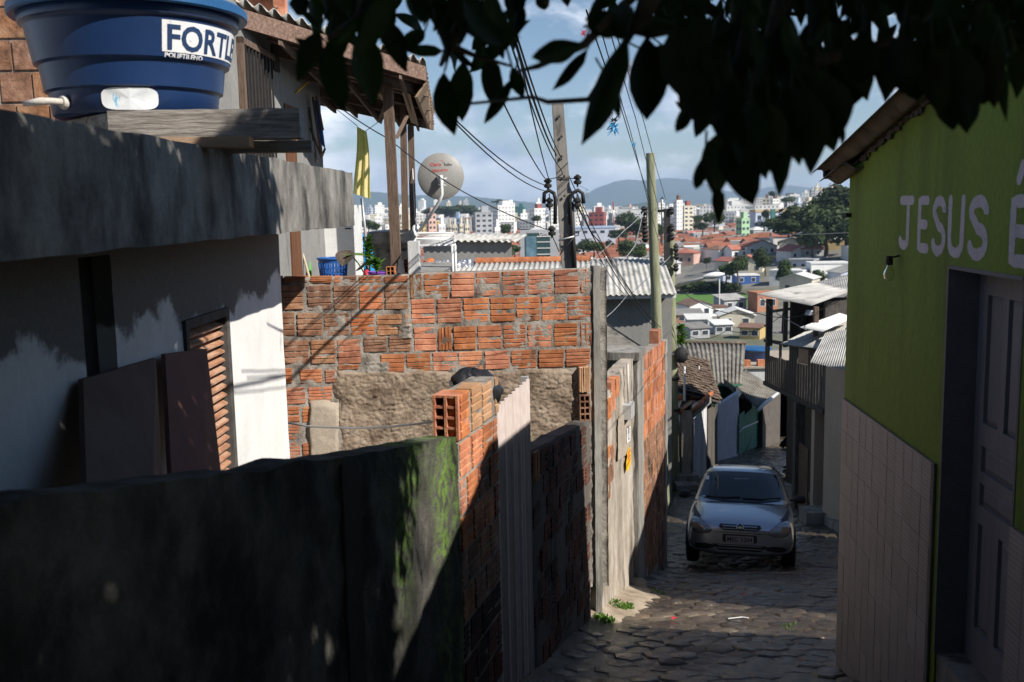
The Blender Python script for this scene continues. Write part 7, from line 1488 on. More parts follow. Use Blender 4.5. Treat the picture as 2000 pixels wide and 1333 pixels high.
TW_ = [(727, 750, 402, 1500, 'town_white', 'wide white tower just left of the thick porch post'), (715, 727, 407, 1400, 'town_ice', 'narrow grey-white tower beside the freezer'), (730, 743, 425, 900, 'town_white', 'low white block below the wide white tower, left of the porch post'),
 (776, 788, 404, 1600, 'town_white', 'white tower seen between the porch posts'), (779, 789, 432, 800, 'town_cream', 'cream block low between the porch posts'), (816, 831, 392, 2100, 'town_white', 'tall pale tower left under the satellite dish'), (822, 829, 411, 1500, 'town_white', 'small white block below the tall tower near the dish mast'), (846, 855, 392, 2300, 'town_white', 'thin white tower behind the dish mast'),
 (869, 881, 396, 2200, 'town_cream', 'pale twin-topped tower right of the dish mast'), (895, 902, 396, 2300, 'town_cream', 'left of the two slim towers right of the dish'), (903, 915, 392, 2250, 'town_grey', 'right of the two slim towers right of the dish'), (831, 851, 420, 620, 'town_pink', 'pink brick office block above the clothes rack'), (853, 870, 441, 560, 'town_white', 'white block right of the pink office block'),
 (872, 882, 442, 600, 'town_cream', 'first of four cream blocks above the clothes rack'), (883, 893, 442, 605, 'town_cream', 'second of four cream blocks above the clothes rack'), (895, 905, 440, 610, 'town_cream', 'third of four cream blocks above the clothes rack'), (906, 917, 442, 615, 'town_cream', 'fourth of four cream blocks above the clothes rack'), (886, 901, 427, 700, 'town_blue', 'blue and white block behind the cream blocks'),
 (923, 962, 417, 640, 'town_grey', 'broad grey office block with dark window bands'), (958, 1005, 403, 900, 'town_white', 'big bright white block left of the concrete pole'), (985, 1006, 398, 1300, 'town_white', 'white tower behind the big bright white block'), (1006, 1027, 405, 1300, 'town_teal', 'teal glass tower right of the big white block'), (1015, 1030, 419, 950, 'town_white', 'white block below the teal tower'),
 (1034, 1066, 409, 900, 'town_white', 'white block with red roof band left of the concrete pole'), (1044, 1057, 397, 1000, 'town_white', 'tall white stair tower of the red-banded block'), (1066, 1075, 404, 1200, 'town_ice', 'grey narrow tower next to the red-banded block'), (1074, 1090, 403, 900, 'town_white', 'white tower half behind the concrete pole'), (962, 977, 447, 480, 'town_white', 'small white block left of the glass office'),
 (1120, 1142, 404, 1100, 'town_cream', 'cream tower just right of the concrete pole'), (1150, 1186, 417, 750, 'town_maroon', 'maroon and grey block right of the cables'), (1157, 1180, 404, 1300, 'town_white', 'white tower group behind the maroon block'), (1183, 1196, 409, 1300, 'town_white', 'white block left of the red chimney'), (1224, 1236, 405, 1500, 'town_pink', 'beige tower left of the thick wooden pole'), (1234, 1250, 410, 1450, 'town_cream', 'beige block left of the thick wooden pole'),
 (1284, 1299, 398, 1100, 'town_white', 'white tower between the two wooden poles'), (1316, 1334, 393, 800, 'town_white', 'tall white tower with a dark roof box right of the lamp pole'), (1330, 1355, 404, 810, 'town_cream', 'cream and red balcony block beside the tall white tower'),
 (1490, 1506, 389, 1000, 'town_cream', 'left of the two domed towers near the leaf tip'), (1507, 1522, 390, 1010, 'town_white', 'right of the two domed towers near the leaf tip'), (1552, 1568, 396, 950, 'town_ice', 'pale block in front of the hilltop towers'), (1570, 1592, 395, 950, 'town_cream', 'cream block in front of the hilltop towers'), (1567, 1582, 378, 1350, 'town_white', 'leftmost white hilltop tower'), (1583, 1592, 372, 1400, 'town_grey', 'grey hilltop tower beside the tallest'), (1592, 1600, 366, 1350, 'town_cream', 'tallest cream hilltop tower'), (1600, 1608, 372, 1330, 'town_yellow', 'tan hilltop tower right of the tallest cream one'), (1610, 1632, 367, 1350, 'town_ice', 'broad grey hilltop tower'), (1620, 1631, 371, 1280, 'town_pink', 'pinkish hilltop tower before the broad grey one'), (1633, 1648, 369, 1380, 'town_grey', 'grey-blue hilltop tower left of the green house'), (1648, 1662, 374, 1360, 'town_ice', 'rightmost pale hilltop tower by the eave'), (1661, 1676, 372, 1400, 'town_grey', 'hilltop tower touching the green wall edge'), (1545, 1556, 384, 1500, 'town_ice', 'small far hilltop tower left of the others'), (1440, 1466, 429, 620, 'town_green', 'white block with green stripes under the big hanging leaves')]
for i, (x0, x1, yt, Y, m_, lb_) in enumerate(TW_): tower(x0, x1, yt, Y, m_, lb_, rz=(.35, -.3, .2, .5)[i % 4] if x1 - x0 > 9 else .2, accent='town_maroon' if 'red' in lb_ and 'stair' not in lb_ and 'chimney' not in lb_ else ('roof_brown' if 'dark roof' in lb_ or 'domed' in lb_ else None))
# glass office with its sign
go = thing('glass_office', at(1052, 500, 330), 'glass fronted grey office with white lettering left of the concrete pole', 'office'); a_, c_ = at(1015, 452, 330), at(1092, 452, 330); zg = -24.8
b = MB(); b.box(a_.x, c_.x, 330, 342, zg - 2, a_.z); b.build('body', 'town_grey', go)
g0, g1 = at(1027, 456, 330), at(1075, 512, 330); b = MB(); b.box(g0.x, g1.x, 329.85, 329.98, zg, g0.z); b.build('glazed_front', 'pane_green', go)
b = MB(); b.box(at(1028, 500, 330).x, at(1048, 500, 330).x, 329.6, 329.84, zg, at(1040, 462, 330).z); b.build('stair_glazing', 'pane_blue', go)
for y in (462, 473, 485, 497): b = MB(); z = at(1060, y, 330).z; b.box(at(1049, 500, 330).x, g1.x, 329.6, 329.84, z - .12, z + .12); b.build('floor_band', 'town_white', go)
vs_, fs_ = textmesh('Digitro', 1.6, bold=.03); p = at(1053, 460, 329.5); MB().add([V3((p.x + v.x, 329.5, p.z + v.y)) for v in vs_], fs_).build('sign_lettering', 'letter_white', go)
# long blue-topped shed, cream terraces, chimney
def block(px0, px1, yt, yb, Y, d, wm_, label, top=None, name='long_block', cat='building'):
    t_ = thing(name, at((px0 + px1) / 2, yb, Y), label, cat); a_, c_, e_ = at(px0, yt, Y), at(px1, yt, Y), at(px1, yb, Y); b = MB(); b.box(a_.x, c_.x, Y, Y + d, min(e_.z, terr(a_.x, Y)) - 2, a_.z); b.build('wall', wm_, t_)
    if top: b = MB(); b.box(a_.x - .3, c_.x + .3, Y - .3, Y + d + .3, a_.z + .01, a_.z + (a_.z - e_.z) * .22); b.build('roof', top, t_)
    n = max(3, int((c_.x - a_.x) / 4)); wz0, wz1 = lerp(e_.z, a_.z, .35), lerp(e_.z, a_.z, .7)
    for i in range(min(n, 14)): x = lerp(a_.x, c_.x, (i + .25) / min(n, 14)); x2 = lerp(a_.x, c_.x, (i + .75) / min(n, 14)); b = MB(); b.box(x, x2, Y - .1, Y - .02, wz0, wz1); b.build('window', 'pane_dark', t_)
    return t_
block(1118, 1202, 447, 460, 520, 14, 'town_ice', 'long low shed with a blue roof edge behind the cables', 'town_blue'); block(1476, 1536, 415, 436, 640, 16, 'town_ice', 'long pale apartment row with cream roof, left one', 'roof_cream'); block(1537, 1586, 413, 432, 680, 16, 'town_ice', 'long pale apartment row with cream roof, right one', 'roof_cream')
for px, Y in ((1504, 636), (1564, 676)): a_, c_ = at(px, 409, Y), at(px + 8, 436, Y); b = MB(); b.box(a_.x, c_.x, Y - 3, Y - .5, c_.z - 4, a_.z); tag(b.build('stair_tower', 'town_teal'), ('dark teal stair tower on the left cream-roofed row', 'dark teal stair tower on the right cream-roofed row')[px == 1564], 'tower')
a_ = at(1198, 395, 700); tc_ = thing('striped_chimney', V3((a_.x, 700, -26)), 'thin red and white striped chimney mast in the town', 'chimney')
for i in range(5): z0_, z1_ = lerp(-26, a_.z, i / 5), lerp(-26, a_.z, (i + 1) / 5); MB().tube([V3((a_.x, 700, z0_)), V3((a_.x, 700, z1_))], .5, 8).build('mast_section', 'town_maroon' if i % 2 == 0 else 'town_white', tc_, smooth=True)
# three-storey grey-white flats
fp = thing('corner_flats', at(1575, 555, 290), 'bluish white three storey flats below the big dark trees', 'apartment block'); a_, c_, e_ = at(1538, 510, 290), at(1588, 509, 286), at(1616, 509, 300); zb = at(1560, 560, 290).z - 3
b = MB(); b.prism([V3((p.x, p.y, zb)) for p in (a_, c_, e_, e_ + V3((a_ - c_).to_tuple()))], (0, 0, a_.z - zb)); b.build('wall', 'town_ice', fp); b = MB(); b.prism([V3((p.x, p.y, a_.z + .02)) for p in (a_ + V3((-.3, -.3, 0)), c_ + V3((.1, -.4, 0)), e_ + V3((.4, 0, 0)), e_ + V3((a_ - c_).to_tuple()))], (0, 0, .5)); b.build('roof_edge', 'town_grey', fp)
for r_ in range(3):
    for t in (.22, .55, .85):
        p = a_.lerp(c_, t); z = a_.z - 1.9 - r_ * 2.55; b = MB(); dv = (c_ - a_).normalized(); nv_ = V3((dv.y, -dv.x, 0)); b.obox(V3((p.x, p.y, z)) + nv_ * .01, dv * .95, nv_ * .06, UPV * 1.1); b.build('window', 'pane_dark', fp)
    b = MB(); b.obox(V3((a_.x, a_.y, a_.z - 2.6 - r_ * 2.55)) + V3((0, -.12, 0)), c_ - a_, (0, .1, 0), UPV * .25); b.build('floor_band', 'town_grey', fp)

# houses named one by one (px, base py, w, d, h, rot, roof, wall, roof colour, label)
HS = [(1362, 622, 7.5, 9, 3.2, .25, 'gable_y', 'town_white', 'roof_brown', 'bright white gable house with a brown roof below the street lamp', 1), (1404, 619, 5, 5, 2.2, .1, 'flat', 'town_white', 'roof_brown', 'white glazed veranda joined to the white gable house', 1), (1442, 640, 9.5, 7, 2.6, -.1, 'gable_y', 'town_cream', 'roof_white', 'wide low house with pale sheet roof behind the veranda post', 1), (1412, 655, 4.6, 5, 2.2, .1, 'mono', 'town_grey', 'roof_white', 'shed with a flat white roof left of the yellow house', 1),
 (1475, 665, 5.0, 5.5, 2.4, -.5, 'gable_x', 'town_yellow', 'roof_brown', 'yellow house with an old brown roof beside the plank house', 1), (1362, 662, 5.4, 5, 2.2, .3, 'mono', 'town_grey', 'roof_grey', 'grey roofed shed right of the lamp pole', 1), (1366, 643, 6.0, 5, 2.2, 0, 'mono', 'town_grey', 'roof_white', 'long pale roof between the lamp pole and the wide low house', 1), (1495, 610, 7, 7, 5.0, .2, 'flat', 'town_brick', 'town_brick', 'raw brick two storey building behind the veranda post', 1), (1430, 610, 8, 7, 3.2, .3, 'mono', 'town_grey', 'roof_grey', 'grey roofed house left of the raw brick building', 1), (1345, 632, 8, 5, 2, 0, 'mono', 'town_brick', 'roof_grey', 'low orange-edged roof at the foot of the white gable house', 1),
 (1460, 556, 9, 7, 3, 0, 'flat', 'tarp_blue', 'town_white', 'shop with a blue tarpaulin front above the lawn', 1), (1432, 552, 9, 7, 3, .1, 'mono', 'town_ice', 'roof_grey', 'pale blue house left of the blue tarpaulin shop', 1), (1466, 537, 13, 10, 4.6, -.35, 'gable_y', 'town_cream', 'roof_red', 'cream gable house with orange tiles right of the street lamp', 1), (1428, 533, 8, 9, 4.2, .5, 'gable_y', 'town_cream', 'roof_red', 'tall cream house with red tiles behind the tree by the street lamp', 1), (1410, 508, 12, 10, 3.5, .35, 'gable_y', 'town_ice', 'roof_red', 'pale blue gable house with red ridge beyond the street', 1), (1450, 507, 13, 10, 4, .2, 'gable_x', 'town_white', 'roof_red', 'white house with red roof in the middle of the terraces', 1), (1483, 500, 16, 11, 4, .25, 'gable_y', 'town_white', 'roof_red', 'big white house with dark red roof under the hanging leaves', 1), (1490, 487, 24, 13, 4, .1, 'hip', 'town_cream', 'roof_red', 'wide dark red hip roof left of the trees', 1), (1512, 468, 16, 14, 5, .1, 'hip', 'town_grey', 'roof_cream', 'tan pyramid roof in front of the big trees', 1), (1398, 489, 13, 10, 4, .1, 'hip', 'town_cream', 'roof_red', 'cream house with orange hip roof by the round dark tree', 1), (1360, 472, 22, 14, 6, .1, 'flat', 'town_pink', 'roof_white', 'broad pinkish building with pale flat roof beyond the lamp pole', 1), (1410, 460, 20, 12, 4.5, -.1, 'gable_x', 'town_grey', 'roof_red', 'grey house with long red roof above the street', 1), (1446, 462, 12, 10, 6, .3, 'flat', 'town_white', 'town_white', 'white block under the green striped one', 1), (1470, 458, 14, 10, 4, .2, 'gable_x', 'town_white', 'roof_red', 'white house with bright red roof right of the white block', 1), (1500, 458, 18, 10, 4, 0, 'gable_x', 'town_maroon', 'roof_red', 'dark red house left of the tan pyramid roof', 1), (1560, 510, 13, 10, 3.5, .4, 'gable_y', 'town_white', 'roof_red', 'white house with red roof above the three storey flats', 1), (1585, 506, 10, 8, 3.5, .1, 'gable_x', 'town_grey', 'roof_red', 'low red roofed house behind the three storey flats', 1), (1205, 468, 12, 9, 5, .5, 'gable_y', 'town_white', 'roof_white', 'small white gable house with window holes left of the thick wooden pole', 1), (1175, 492, 26, 12, 4, 0, 'flat', 'town_grey', 'roof_white', 'long grey building with white roof edge under the cables', 1), (1145, 492, 10, 8, 5, .3, 'hip', 'town_white', 'roof_red', 'house with small red roof right of the concrete pole', 1), (1300, 492, 16, 10, 4, 0, 'gable_x', 'town_cream', 'roof_red', 'red roofed house between the wooden poles', 1), (975, 492, 26, 14, 5, .1, 'hip', 'town_brick', 'roof_brown', 'dark brown roofed hall left of the glass office', 1), (1265, 478, 22, 12, 4, .1, 'mono', 'town_grey', 'roof_white', 'pale flat roofs left of the lamp pole', 1), (1000, 506, 14, 10, 3.5, 0, 'flat', 'town_grey', 'roof_grey', 'grey low building at the foot of the glass office', 1)]
for px, py, w, d, h, rz, rf_, wm_, rm_, lb_, dt_ in HS:
    k_ = .66 if py >= 600 else .7; w *= k_; d *= k_; h *= max(k_, .75)
    g = ground_hit(px, py); house('town_house', V3((g.x, g.y + d / 2, terr(g.x, g.y))), w, d, h, rz, rf_, wm_, rm_, lb_, 'named houses of the valley', detail=True, rh=w * (.2 if rf_.startswith('gable_y') else .16))
# the crowd of further houses
rr = random.Random(11); Y = 235.; cnt = 0
zones = [(0, 830, 'left of the dish'), (830, 930, 'under the satellite dish'), (930, 1100, 'left of the concrete pole'), (1100, 1265, 'between the concrete and wooden poles'), (1265, 1420, 'right of the lamp pole'), (1420, 1560, 'below the hanging leaves'), (1560, 2000, 'near the green house edge')]
while Y < 2700:
    half_ = .36 * Y; step = 11.5 if Y < 500 else (21 if Y < 1100 else 40); x = -.24 * Y + rr.uniform(0, step)
    while x < half_:
        u_, v_ = project(V3((x, Y, terr(x, Y) + 5)))
        if 560 < u_ < 1690 and not (u_ < 1325 and v_ > 512) and v_ < 690 and not (1320 < u_ < 1520 and Y < 345):
            w = rr.uniform(6.5, 10) * (1 if Y < 600 else 1.5); d = rr.uniform(7, 10); h = rr.uniform(2.8, 4.6) if rr.random() < (.93 if Y < 600 else .75) else rr.uniform(6, 9); rz = rr.uniform(-.6, .6)
            tall = Y > 800 and rr.random() < .42
            if tall: h = rr.uniform(11, 24); w = rr.uniform(12, 22)
            wm_ = rr.choice(['town_white'] * 11 + ['town_cream'] * 3 + ['town_ice', 'town_grey', 'town_pink', 'town_yellow']); rf_ = 'flat' if tall else rr.choice(['hip', 'gable_x', 'gable_y', 'gable_y', 'gable_x', 'mono', 'flat']); rm_ = 'roof_white' if rf_ == 'flat' else rr.choice(['roof_red'] * 5 + ['roof_brown', 'roof_grey', 'roof_grey', 'roof_white', 'roof_white'])
            zn = next(z[2] for z in zones if z[0] <= u_ < z[1]); cn = {'town_white': 'white', 'town_cream': 'cream', 'town_ice': 'pale blue', 'town_grey': 'grey', 'town_pink': 'pink', 'town_yellow': 'yellow', 'town_blue': 'blue', 'town_green': 'green'}[wm_]; rn = {'roof_red': 'red roof', 'roof_brown': 'brown roof', 'roof_grey': 'grey roof', 'roof_white': 'flat roof' if rf_ == 'flat' else 'pale roof'}[rm_]
            dist = 'near' if Y < 320 else ('mid-distance' if Y < 800 else 'far-off'); lb_ = f"{dist} {cn} {'block' if tall else 'house'} with {rn} {zn}"
            if rr.random() > (.12 if Y > 300 else .3):
                house('town_block' if tall else 'town_house', V3((x, Y, terr(x, Y))), w, d, h, rz, rf_, wm_, rm_, lb_, 'houses of the town ' + zn, floors=max(1, int(h / 3.1)), cat='building' if tall else 'house'); cnt += 1; CROWD.append((u_, bpy.data.objects[len(bpy.data.objects) - 1] if False else LASTH[0]))
        x += step * rr.uniform(.75, 1.3)
    Y *= 1.105 if Y < 900 else 1.14
print('town houses', cnt)
# beyond about 300 single houses the rest of the far roofscape is one mass
far = MB(); rf = random.Random(33)
for i in range(5200):
    Y = 360 * (2700 / 360) ** (rf.random() ** .85); x = rf.uniform(-.24, .37) * Y; z0 = terr(x, Y); c = V3((x, Y, z0)); rz = rf.uniform(-.7, .7); q = Matrix.Rotation(rz, 3, 'Z')
    if 560 < project(c)[0] < 1700:
        tall = Y > 900 and rf.random() < .22; w, d, h = (rf.uniform(9, 18), rf.uniform(9, 14), rf.uniform(9, 22)) if tall else (rf.uniform(5, 10), rf.uniform(5, 8), rf.uniform(2.6, 5)); f = lambda a, b_, z: c + q @ V3((a, b_, z))
        wallbox(far, c, w, d, h, rz, rf.choice((0, 0, 0, 0, 1, 2)), -2); rm = rf.choice((3, 3, 3, 4, 5, 5)) if not tall else 5
        if rm == 5: far.add([f(-w / 2, -d / 2, h + .05), f(w / 2, -d / 2, h + .05), f(w / 2, d / 2, h + .05), f(-w / 2, d / 2, h + .05)], [(0, 1, 2, 3)], 5)
        else: far.prism([f(-w / 2 - .3, -d / 2 - .3, h), f(-w / 2 - .3, d / 2 + .3, h), f(-w / 2 - .3, 0, h + 1.8)], q @ V3((w + .6, 0, 0)), rm)
        for k in range(int(w / 3)):
            for fl_ in range(max(1, int(h / 3))): a = -w / 2 + (k + .3) * 3; zz1 = fl_ * 3 + 1.1; far.add([f(a, -d / 2 - .05, zz1), f(a + 1.2, -d / 2 - .05, zz1), f(a + 1.2, -d / 2 - .05, zz1 + 1.1), f(a, -d / 2 - .05, zz1 + 1.1)], [(0, 1, 2, 3)], 6)
tag(far.build('far_town', ['town_white', 'town_cream', 'town_grey', 'roof_red', 'roof_grey', 'roof_white', 'pane_dark']), 'far carpet of small white houses and red roofs across the valley', 'town', kind='stuff')
# ------------------------------------------------------------------ trees
CR = []
for s_ in range(5):
    r5 = random.Random(50 + s_); b = MB(); lobes = [(V3((r5.uniform(-.55, .55), r5.uniform(-.55, .55), r5.uniform(-.3, .55))), r5.uniform(.35, .6)) for _ in range(9)]
    for c, r_ in lobes:
        for _ in range(130):
            d = V3((r5.gauss(0, 1), r5.gauss(0, 1), r5.gauss(0, 1))).normalized(); p = c + d * r_ * r5.uniform(.7, 1.08); n_2 = (d + V3((r5.uniform(-.7, .7), r5.uniform(-.7, .7), r5.uniform(-.4, .8)))).normalized(); u = n_2.orthogonal().normalized(); u = Matrix.Rotation(r5.uniform(0, 6.28), 3, n_2) @ u; v = n_2.cross(u); k = r5.uniform(.07, .16); b.add([p - u * k, p + v * k * .7, p + u * k, p - v * k * .6 + n_2 * k * .3], [(0, 1, 2, 3)])
    CR.append(b.mesh('crown', 'town_tree'))
TK = []
for s_ in range(2):
    b = MB(); b.tube([(0, 0, -.6), (.03, 0, .3), (-.02, .02, .7), (.05, 0, 1.2)], [.09, .07, .055, .03], 7); b.tube([(-.02, .02, .6), (.25, .1, 1.0), (.4, .1, 1.3)], [.045, .03, .015], 5); b.tube([(0, 0, .5), (-.25, -.1, .95), (-.4, 0, 1.25)], [.04, .03, .015], 5); TK.append(b.mesh('trunk', 'bark'))
tn = 0
def tree(p, hgt, wid, label, group='trees of the valley'):
    global tn
    t_ = thing('tree', p, label, 'tree', group); CROWD.append((project(p)[0], t_)); cz = p.z + hgt * .58; m4 = Matrix.Translation(V3((p.x, p.y, cz))) @ Matrix.Rotation(tn * 1.7, 4, 'Z') @ Matrix.Diagonal((wid / 2, wid / 2, hgt * .46, 1)); place('crown', CR[tn % 5], m4, t_)
    place('trunk', TK[tn % 2], Matrix.Translation(p) @ Matrix.Diagonal((wid * .5, wid * .5, hgt * .5, 1)), t_); tn += 1
TL = [(1612, 500, 100, 115, 300, 'largest dark tree of the clump left of the green house'), (1650, 485, 115, 105, 320, 'dark tree pressed against the green house edge'), (1572, 475, 72, 95, 330, 'dark tree at the left side of the big clump'), (1600, 450, 66, 110, 380, 'broad green tree crown at the top of the big clump'), (1642, 435, 62, 90, 420, 'brownish green tree top by the green house eave'), (1540, 472, 46, 76, 320, 'low spreading tree left of the big clump'), (1662, 500, 70, 60, 290, 'shaded tree low at the green house edge'), (1585, 500, 60, 60, 295, 'thin trunked tree in front of the big clump'),
 (1222, 458, 45, 50, 560, 'rounded dark tree left of the thick wooden pole'), (1242, 470, 42, 45, 480, 'dark tree behind the thick wooden pole insulators'), (1208, 472, 25, 40, 500, 'tree low under the rounded dark one'), (1225, 510, 38, 48, 330, 'green tree just above the grey roof'), (1248, 512, 30, 35, 320, 'smaller green tree beside the one above the grey roof'), (1290, 470, 35, 40, 500, 'tree between the two wooden poles'), (1440, 545, 45, 50, 250, 'leafy tree next to the street lamp head'), (1418, 546, 30, 34, 255, 'shorter tree left of the leafy one by the street lamp'), (1535, 565, 55, 34, 240, 'dark tree left of the three storey flats'), (1603, 560, 32, 42, 245, 'light tree in front of the three storey flats'), (1430, 486, 24, 34, 420, 'round dark tree among the red roofs'), (1395, 445, 30, 40, 560, 'tree right of the white tower'), (1372, 455, 22, 36, 560, 'tree in front of the cream balcony block'), (1360, 440, 18, 25, 620, 'small tree by the white tower foot'), (1492, 450, 22, 40, 540, 'dark trees before the cream roofed row, left'), (1512, 452, 26, 36, 520, 'dark tree before the cream roofed row, right'), (1495, 432, 22, 16, 600, 'palm-like tree in front of the cream roofed row'), (1380, 520, 18, 16, 300, 'small palm-like tree beside the street'), (965, 505, 30, 55, 300, 'tree left of the glass office'), (985, 508, 26, 45, 290, 'lower tree left of the glass office'), (1005, 502, 26, 40, 310, 'tree beside the glass office wall'), (1140, 500, 32, 50, 330, 'tree right of the concrete pole'), (1160, 498, 26, 40, 320, 'tree under the cables right of the concrete pole'), (1050, 436, 14, 22, 700, 'small dark tree under the red-banded block'), (1510, 388, 14, 18, 1050, 'tree beside the domed towers'), (1535, 400, 16, 40, 1000, 'trees left of the hilltop towers'), (720, 452, 22, 30, 520, 'tree behind the freezer'), (735, 455, 20, 30, 500, 'tree left of the porch post'), (985, 462, 22, 30, 500, 'tree by the small white block'), (970, 400, 10, 26, 1700, 'hill tree right of the two slim towers')]
for px, py, hp, wp_, Y, lb_ in TL: c = at(px, py, Y); hh = hp / FPX * Y; zg = min(c.z, terr(c.x, Y) + 40); tree(V3((c.x, Y, max(terr(c.x, Y), c.z) if c.z > terr(c.x, Y) and False else c.z)), hh, wp_ / FPX * Y, lb_)
r6 = random.Random(5)
for i in range(11): px = 842 + i * 9 + r6.uniform(-3, 3); Y = r6.uniform(1250, 1500); c = at(px, 424 - 12 * abs(math.sin((px - 838) / 97 * 3.14)) * r6.random(), Y); tree(V3((c.x, Y, c.z - 4)), r6.uniform(10, 16), r6.uniform(22, 36), 'dark tree of the wooded rise under the satellite dish', 'wooded rise under the dish')
for i in range(60):
    Y = r6.choice((150, 190, 230, 280, 340, 420, 520, 640, 800, 1000)) * r6.uniform(.9, 1.1); x = r6.uniform(-.2 * Y, .34 * Y); u_, v_ = project(V3((x, Y, terr(x, Y) + 3)))
    if 560 < u_ < 1680 and not (u_ < 1325 and v_ > 520) and not (1325 < u_ < 1460 and 560 < v_ < 600): zn = next(z[2] for z in zones if z[0] <= u_ < z[1]); tree(V3((x, Y, terr(x, Y))), r6.uniform(5, 9), r6.uniform(5, 9), 'small tree among the houses ' + zn, 'small trees ' + zn)
for k, px in enumerate((1345, 1362, 1378, 1396, 1414, 1428)): g = ground_hit(px, 571); tree(V3((g.x, g.y, terr(g.x, g.y) - 1)), 3.6, 5.5, ('first', 'second', 'third', 'fourth', 'fifth', 'sixth')[k] + ' bush from the left in the hedge above the lawn', 'hedge above the lawn')
by = {}
for u_, o in CROWD: by.setdefault(o['label'], []).append((u_, o))
ORD = ['leftmost', 'second', 'third', 'fourth', 'fifth', 'sixth', 'seventh', 'eighth', 'ninth', 'tenth', 'eleventh', 'twelfth', 'thirteenth', 'fourteenth', 'fifteenth', 'sixteenth', 'seventeenth', 'eighteenth', 'nineteenth', 'twentieth']
for lb_, L_ in by.items():
    if len(L_) < 2: continue
    L_.sort(key=lambda t: t[0])
    for i, (u_, o) in enumerate(L_): o['label'] = lb_ + (', rightmost one' if i == len(L_) - 1 else ', leftmost one' if i == 0 else f', {ORD[i]} from left' if i < 20 else f', number {i + 1} from left')
# small shrub at the lamp pole
shrub('pole_shrub', at(1330, 682, 25.2), .6, .3, 160, 'leafy creeper growing beside the lamp pole', .07)
# lawn, path, street
def patch_g(name, poly, mat, off, n=14):
    L_, R_ = poly; b = MB(); b.grid(lambda u, v: (lambda g: V3((g.x, g.y, terr(g.x, g.y) + off)))(ground_hit(lerp(interp(L_, v), interp(R_, v), u), lerp(L_[0][2] if False else Y0_, Y1_, v))), n, n); return tag(b.build(name, mat, smooth=True), kind='structure')
Y0_, Y1_ = 600, 577; patch_g('lawn', (((0, 1312), (1, 1312)), ((0, 1470), (1, 1462))), 'lawn', .12)
Y0_, Y1_ = 576.5, 571.5; patch_g('path', (((0, 1312), (1, 1312)), ((0, 1462), (1, 1440))), 'asphalt', .16)
Y0_, Y1_ = 545, 470; patch_g('road', (((0, 1335), (1, 1402)), ((0, 1400), (1, 1412))), 'asphalt', .2)
cars = 0
cmesh = MB(); cmesh.box(-.85, .85, -2, 2, .3, .85); cmesh.prism([(-.75, -1.1, .85), (-.75, 1.5, .85), (-.7, 1.0, 1.4), (-.7, -.5, 1.4)], (1.45, 0, 0), 1); 
for y in (-1.25, 1.25): cmesh.tube([(-.86, y, .32), (.86, y, .32)], .32, 8, 2)
for cname, cm2 in (('white', 'town_white'), ('red', 'sign_red'), ('silver', 'town_ice'), ('dark', 'pane_dark')): pass
cme = {k: cmesh.mesh('far_car', [m_, 'pane_dark', 'tyre']) for k, m_ in (('white', 'town_white'), ('red', 'sign_red'), ('silver', 'town_ice'), ('dark', 'town_grey'), ('yellow', 'sign_yellow'))}
for i, (px, py, k) in enumerate(((1327, 497, 'red'), (1334, 500, 'white'), (1330, 505, 'silver'), (1327, 510, 'dark'), (1325, 515, 'silver'), (1336, 494, 'white'), (1322, 520, 'white'), (1524, 508, 'yellow'))):
    g = ground_hit(px, py); o = bpy.data.objects.new('far_car', cme[k]); C.objects.link(o); o.location = V3((g.x, g.y, terr(g.x, g.y) + .02)); o.rotation_euler.z = -.5 + .1 * i; tag(o, f'tiny {k} car parked by the far street, ' + ('nearest the lamp pole', 'top of the row', 'third down', 'fourth down', 'fifth down', 'furthest up', 'bottom of the row', 'above the three storey flats')[i], 'car', 'cars parked by the far street')
# ------------------------------------------------------------------ sea and far hills
b = MB(); b.add([(-15000, 3000, -30), (15000, 3000, -30), (15000, 16500, -30), (-15000, 16500, -30)], [(0, 1, 2, 3)]); tag(b.build('sea', 'water'), kind='structure')
def ridge(name, tab, Y, dep, amp=6.):
    b = MB(); n = 120; x0, x1 = tab[0][0], tab[-1][0]
    for j, (fy, fz) in enumerate(((-.55, 0), (-.35, .45), (-.15, .8), (0, 1), (.3, .5), (.6, 0))):
        for i in range(n + 1):
            px = lerp(x0, x1, i / n); p = at(px, interp(tab, px), Y); zt = max(p.z, -28); nzv = nz3((px * .03, fy * 3, Y), 1.)
            b.v.append(V3((p.x * (1 + fy * dep / Y), Y + fy * dep, -31 + (zt + 31) * max(0, fz + .12 * nzv * (1 if 0 < fz < 1 else 0)) + (amp * nz3((px * .11, fy, 0), 1.) if fz == 1 else 0))))
    for j in range(5):
        for i in range(n): b.f.append((j * (n + 1) + i, j * (n + 1) + i + 1, (j + 1) * (n + 1) + i + 1, (j + 1) * (n + 1) + i)); b.m.append(0)
    return tag(b.build(name, 'hill_wood', smooth=True), kind='structure')
ridge('hills', [(480, 380), (600, 371), (660, 372), (730, 375), (800, 381), (860, 383), (920, 384), (980, 390), (1040, 396), (1090, 399), (1140, 402)], 9500, 3000)
ridge('hills', [(1080, 402), (1130, 388), (1165, 368), (1200, 355), (1225, 351), (1260, 353), (1300, 348), (1340, 350), (1380, 360), (1420, 374), (1460, 376), (1500, 366), (1540, 362), (1580, 367), (1640, 372), (1720, 380), (1800, 388)], 12500, 4000, 8)
ridge('hills', [(1195, 406), (1230, 401), (1262, 395), (1300, 396), (1340, 404)], 5500, 1200, 3); ridge('hills', [(1640, 372), (1700, 366), (1800, 360), (1900, 380), (2050, 390)], 12600, 4000)
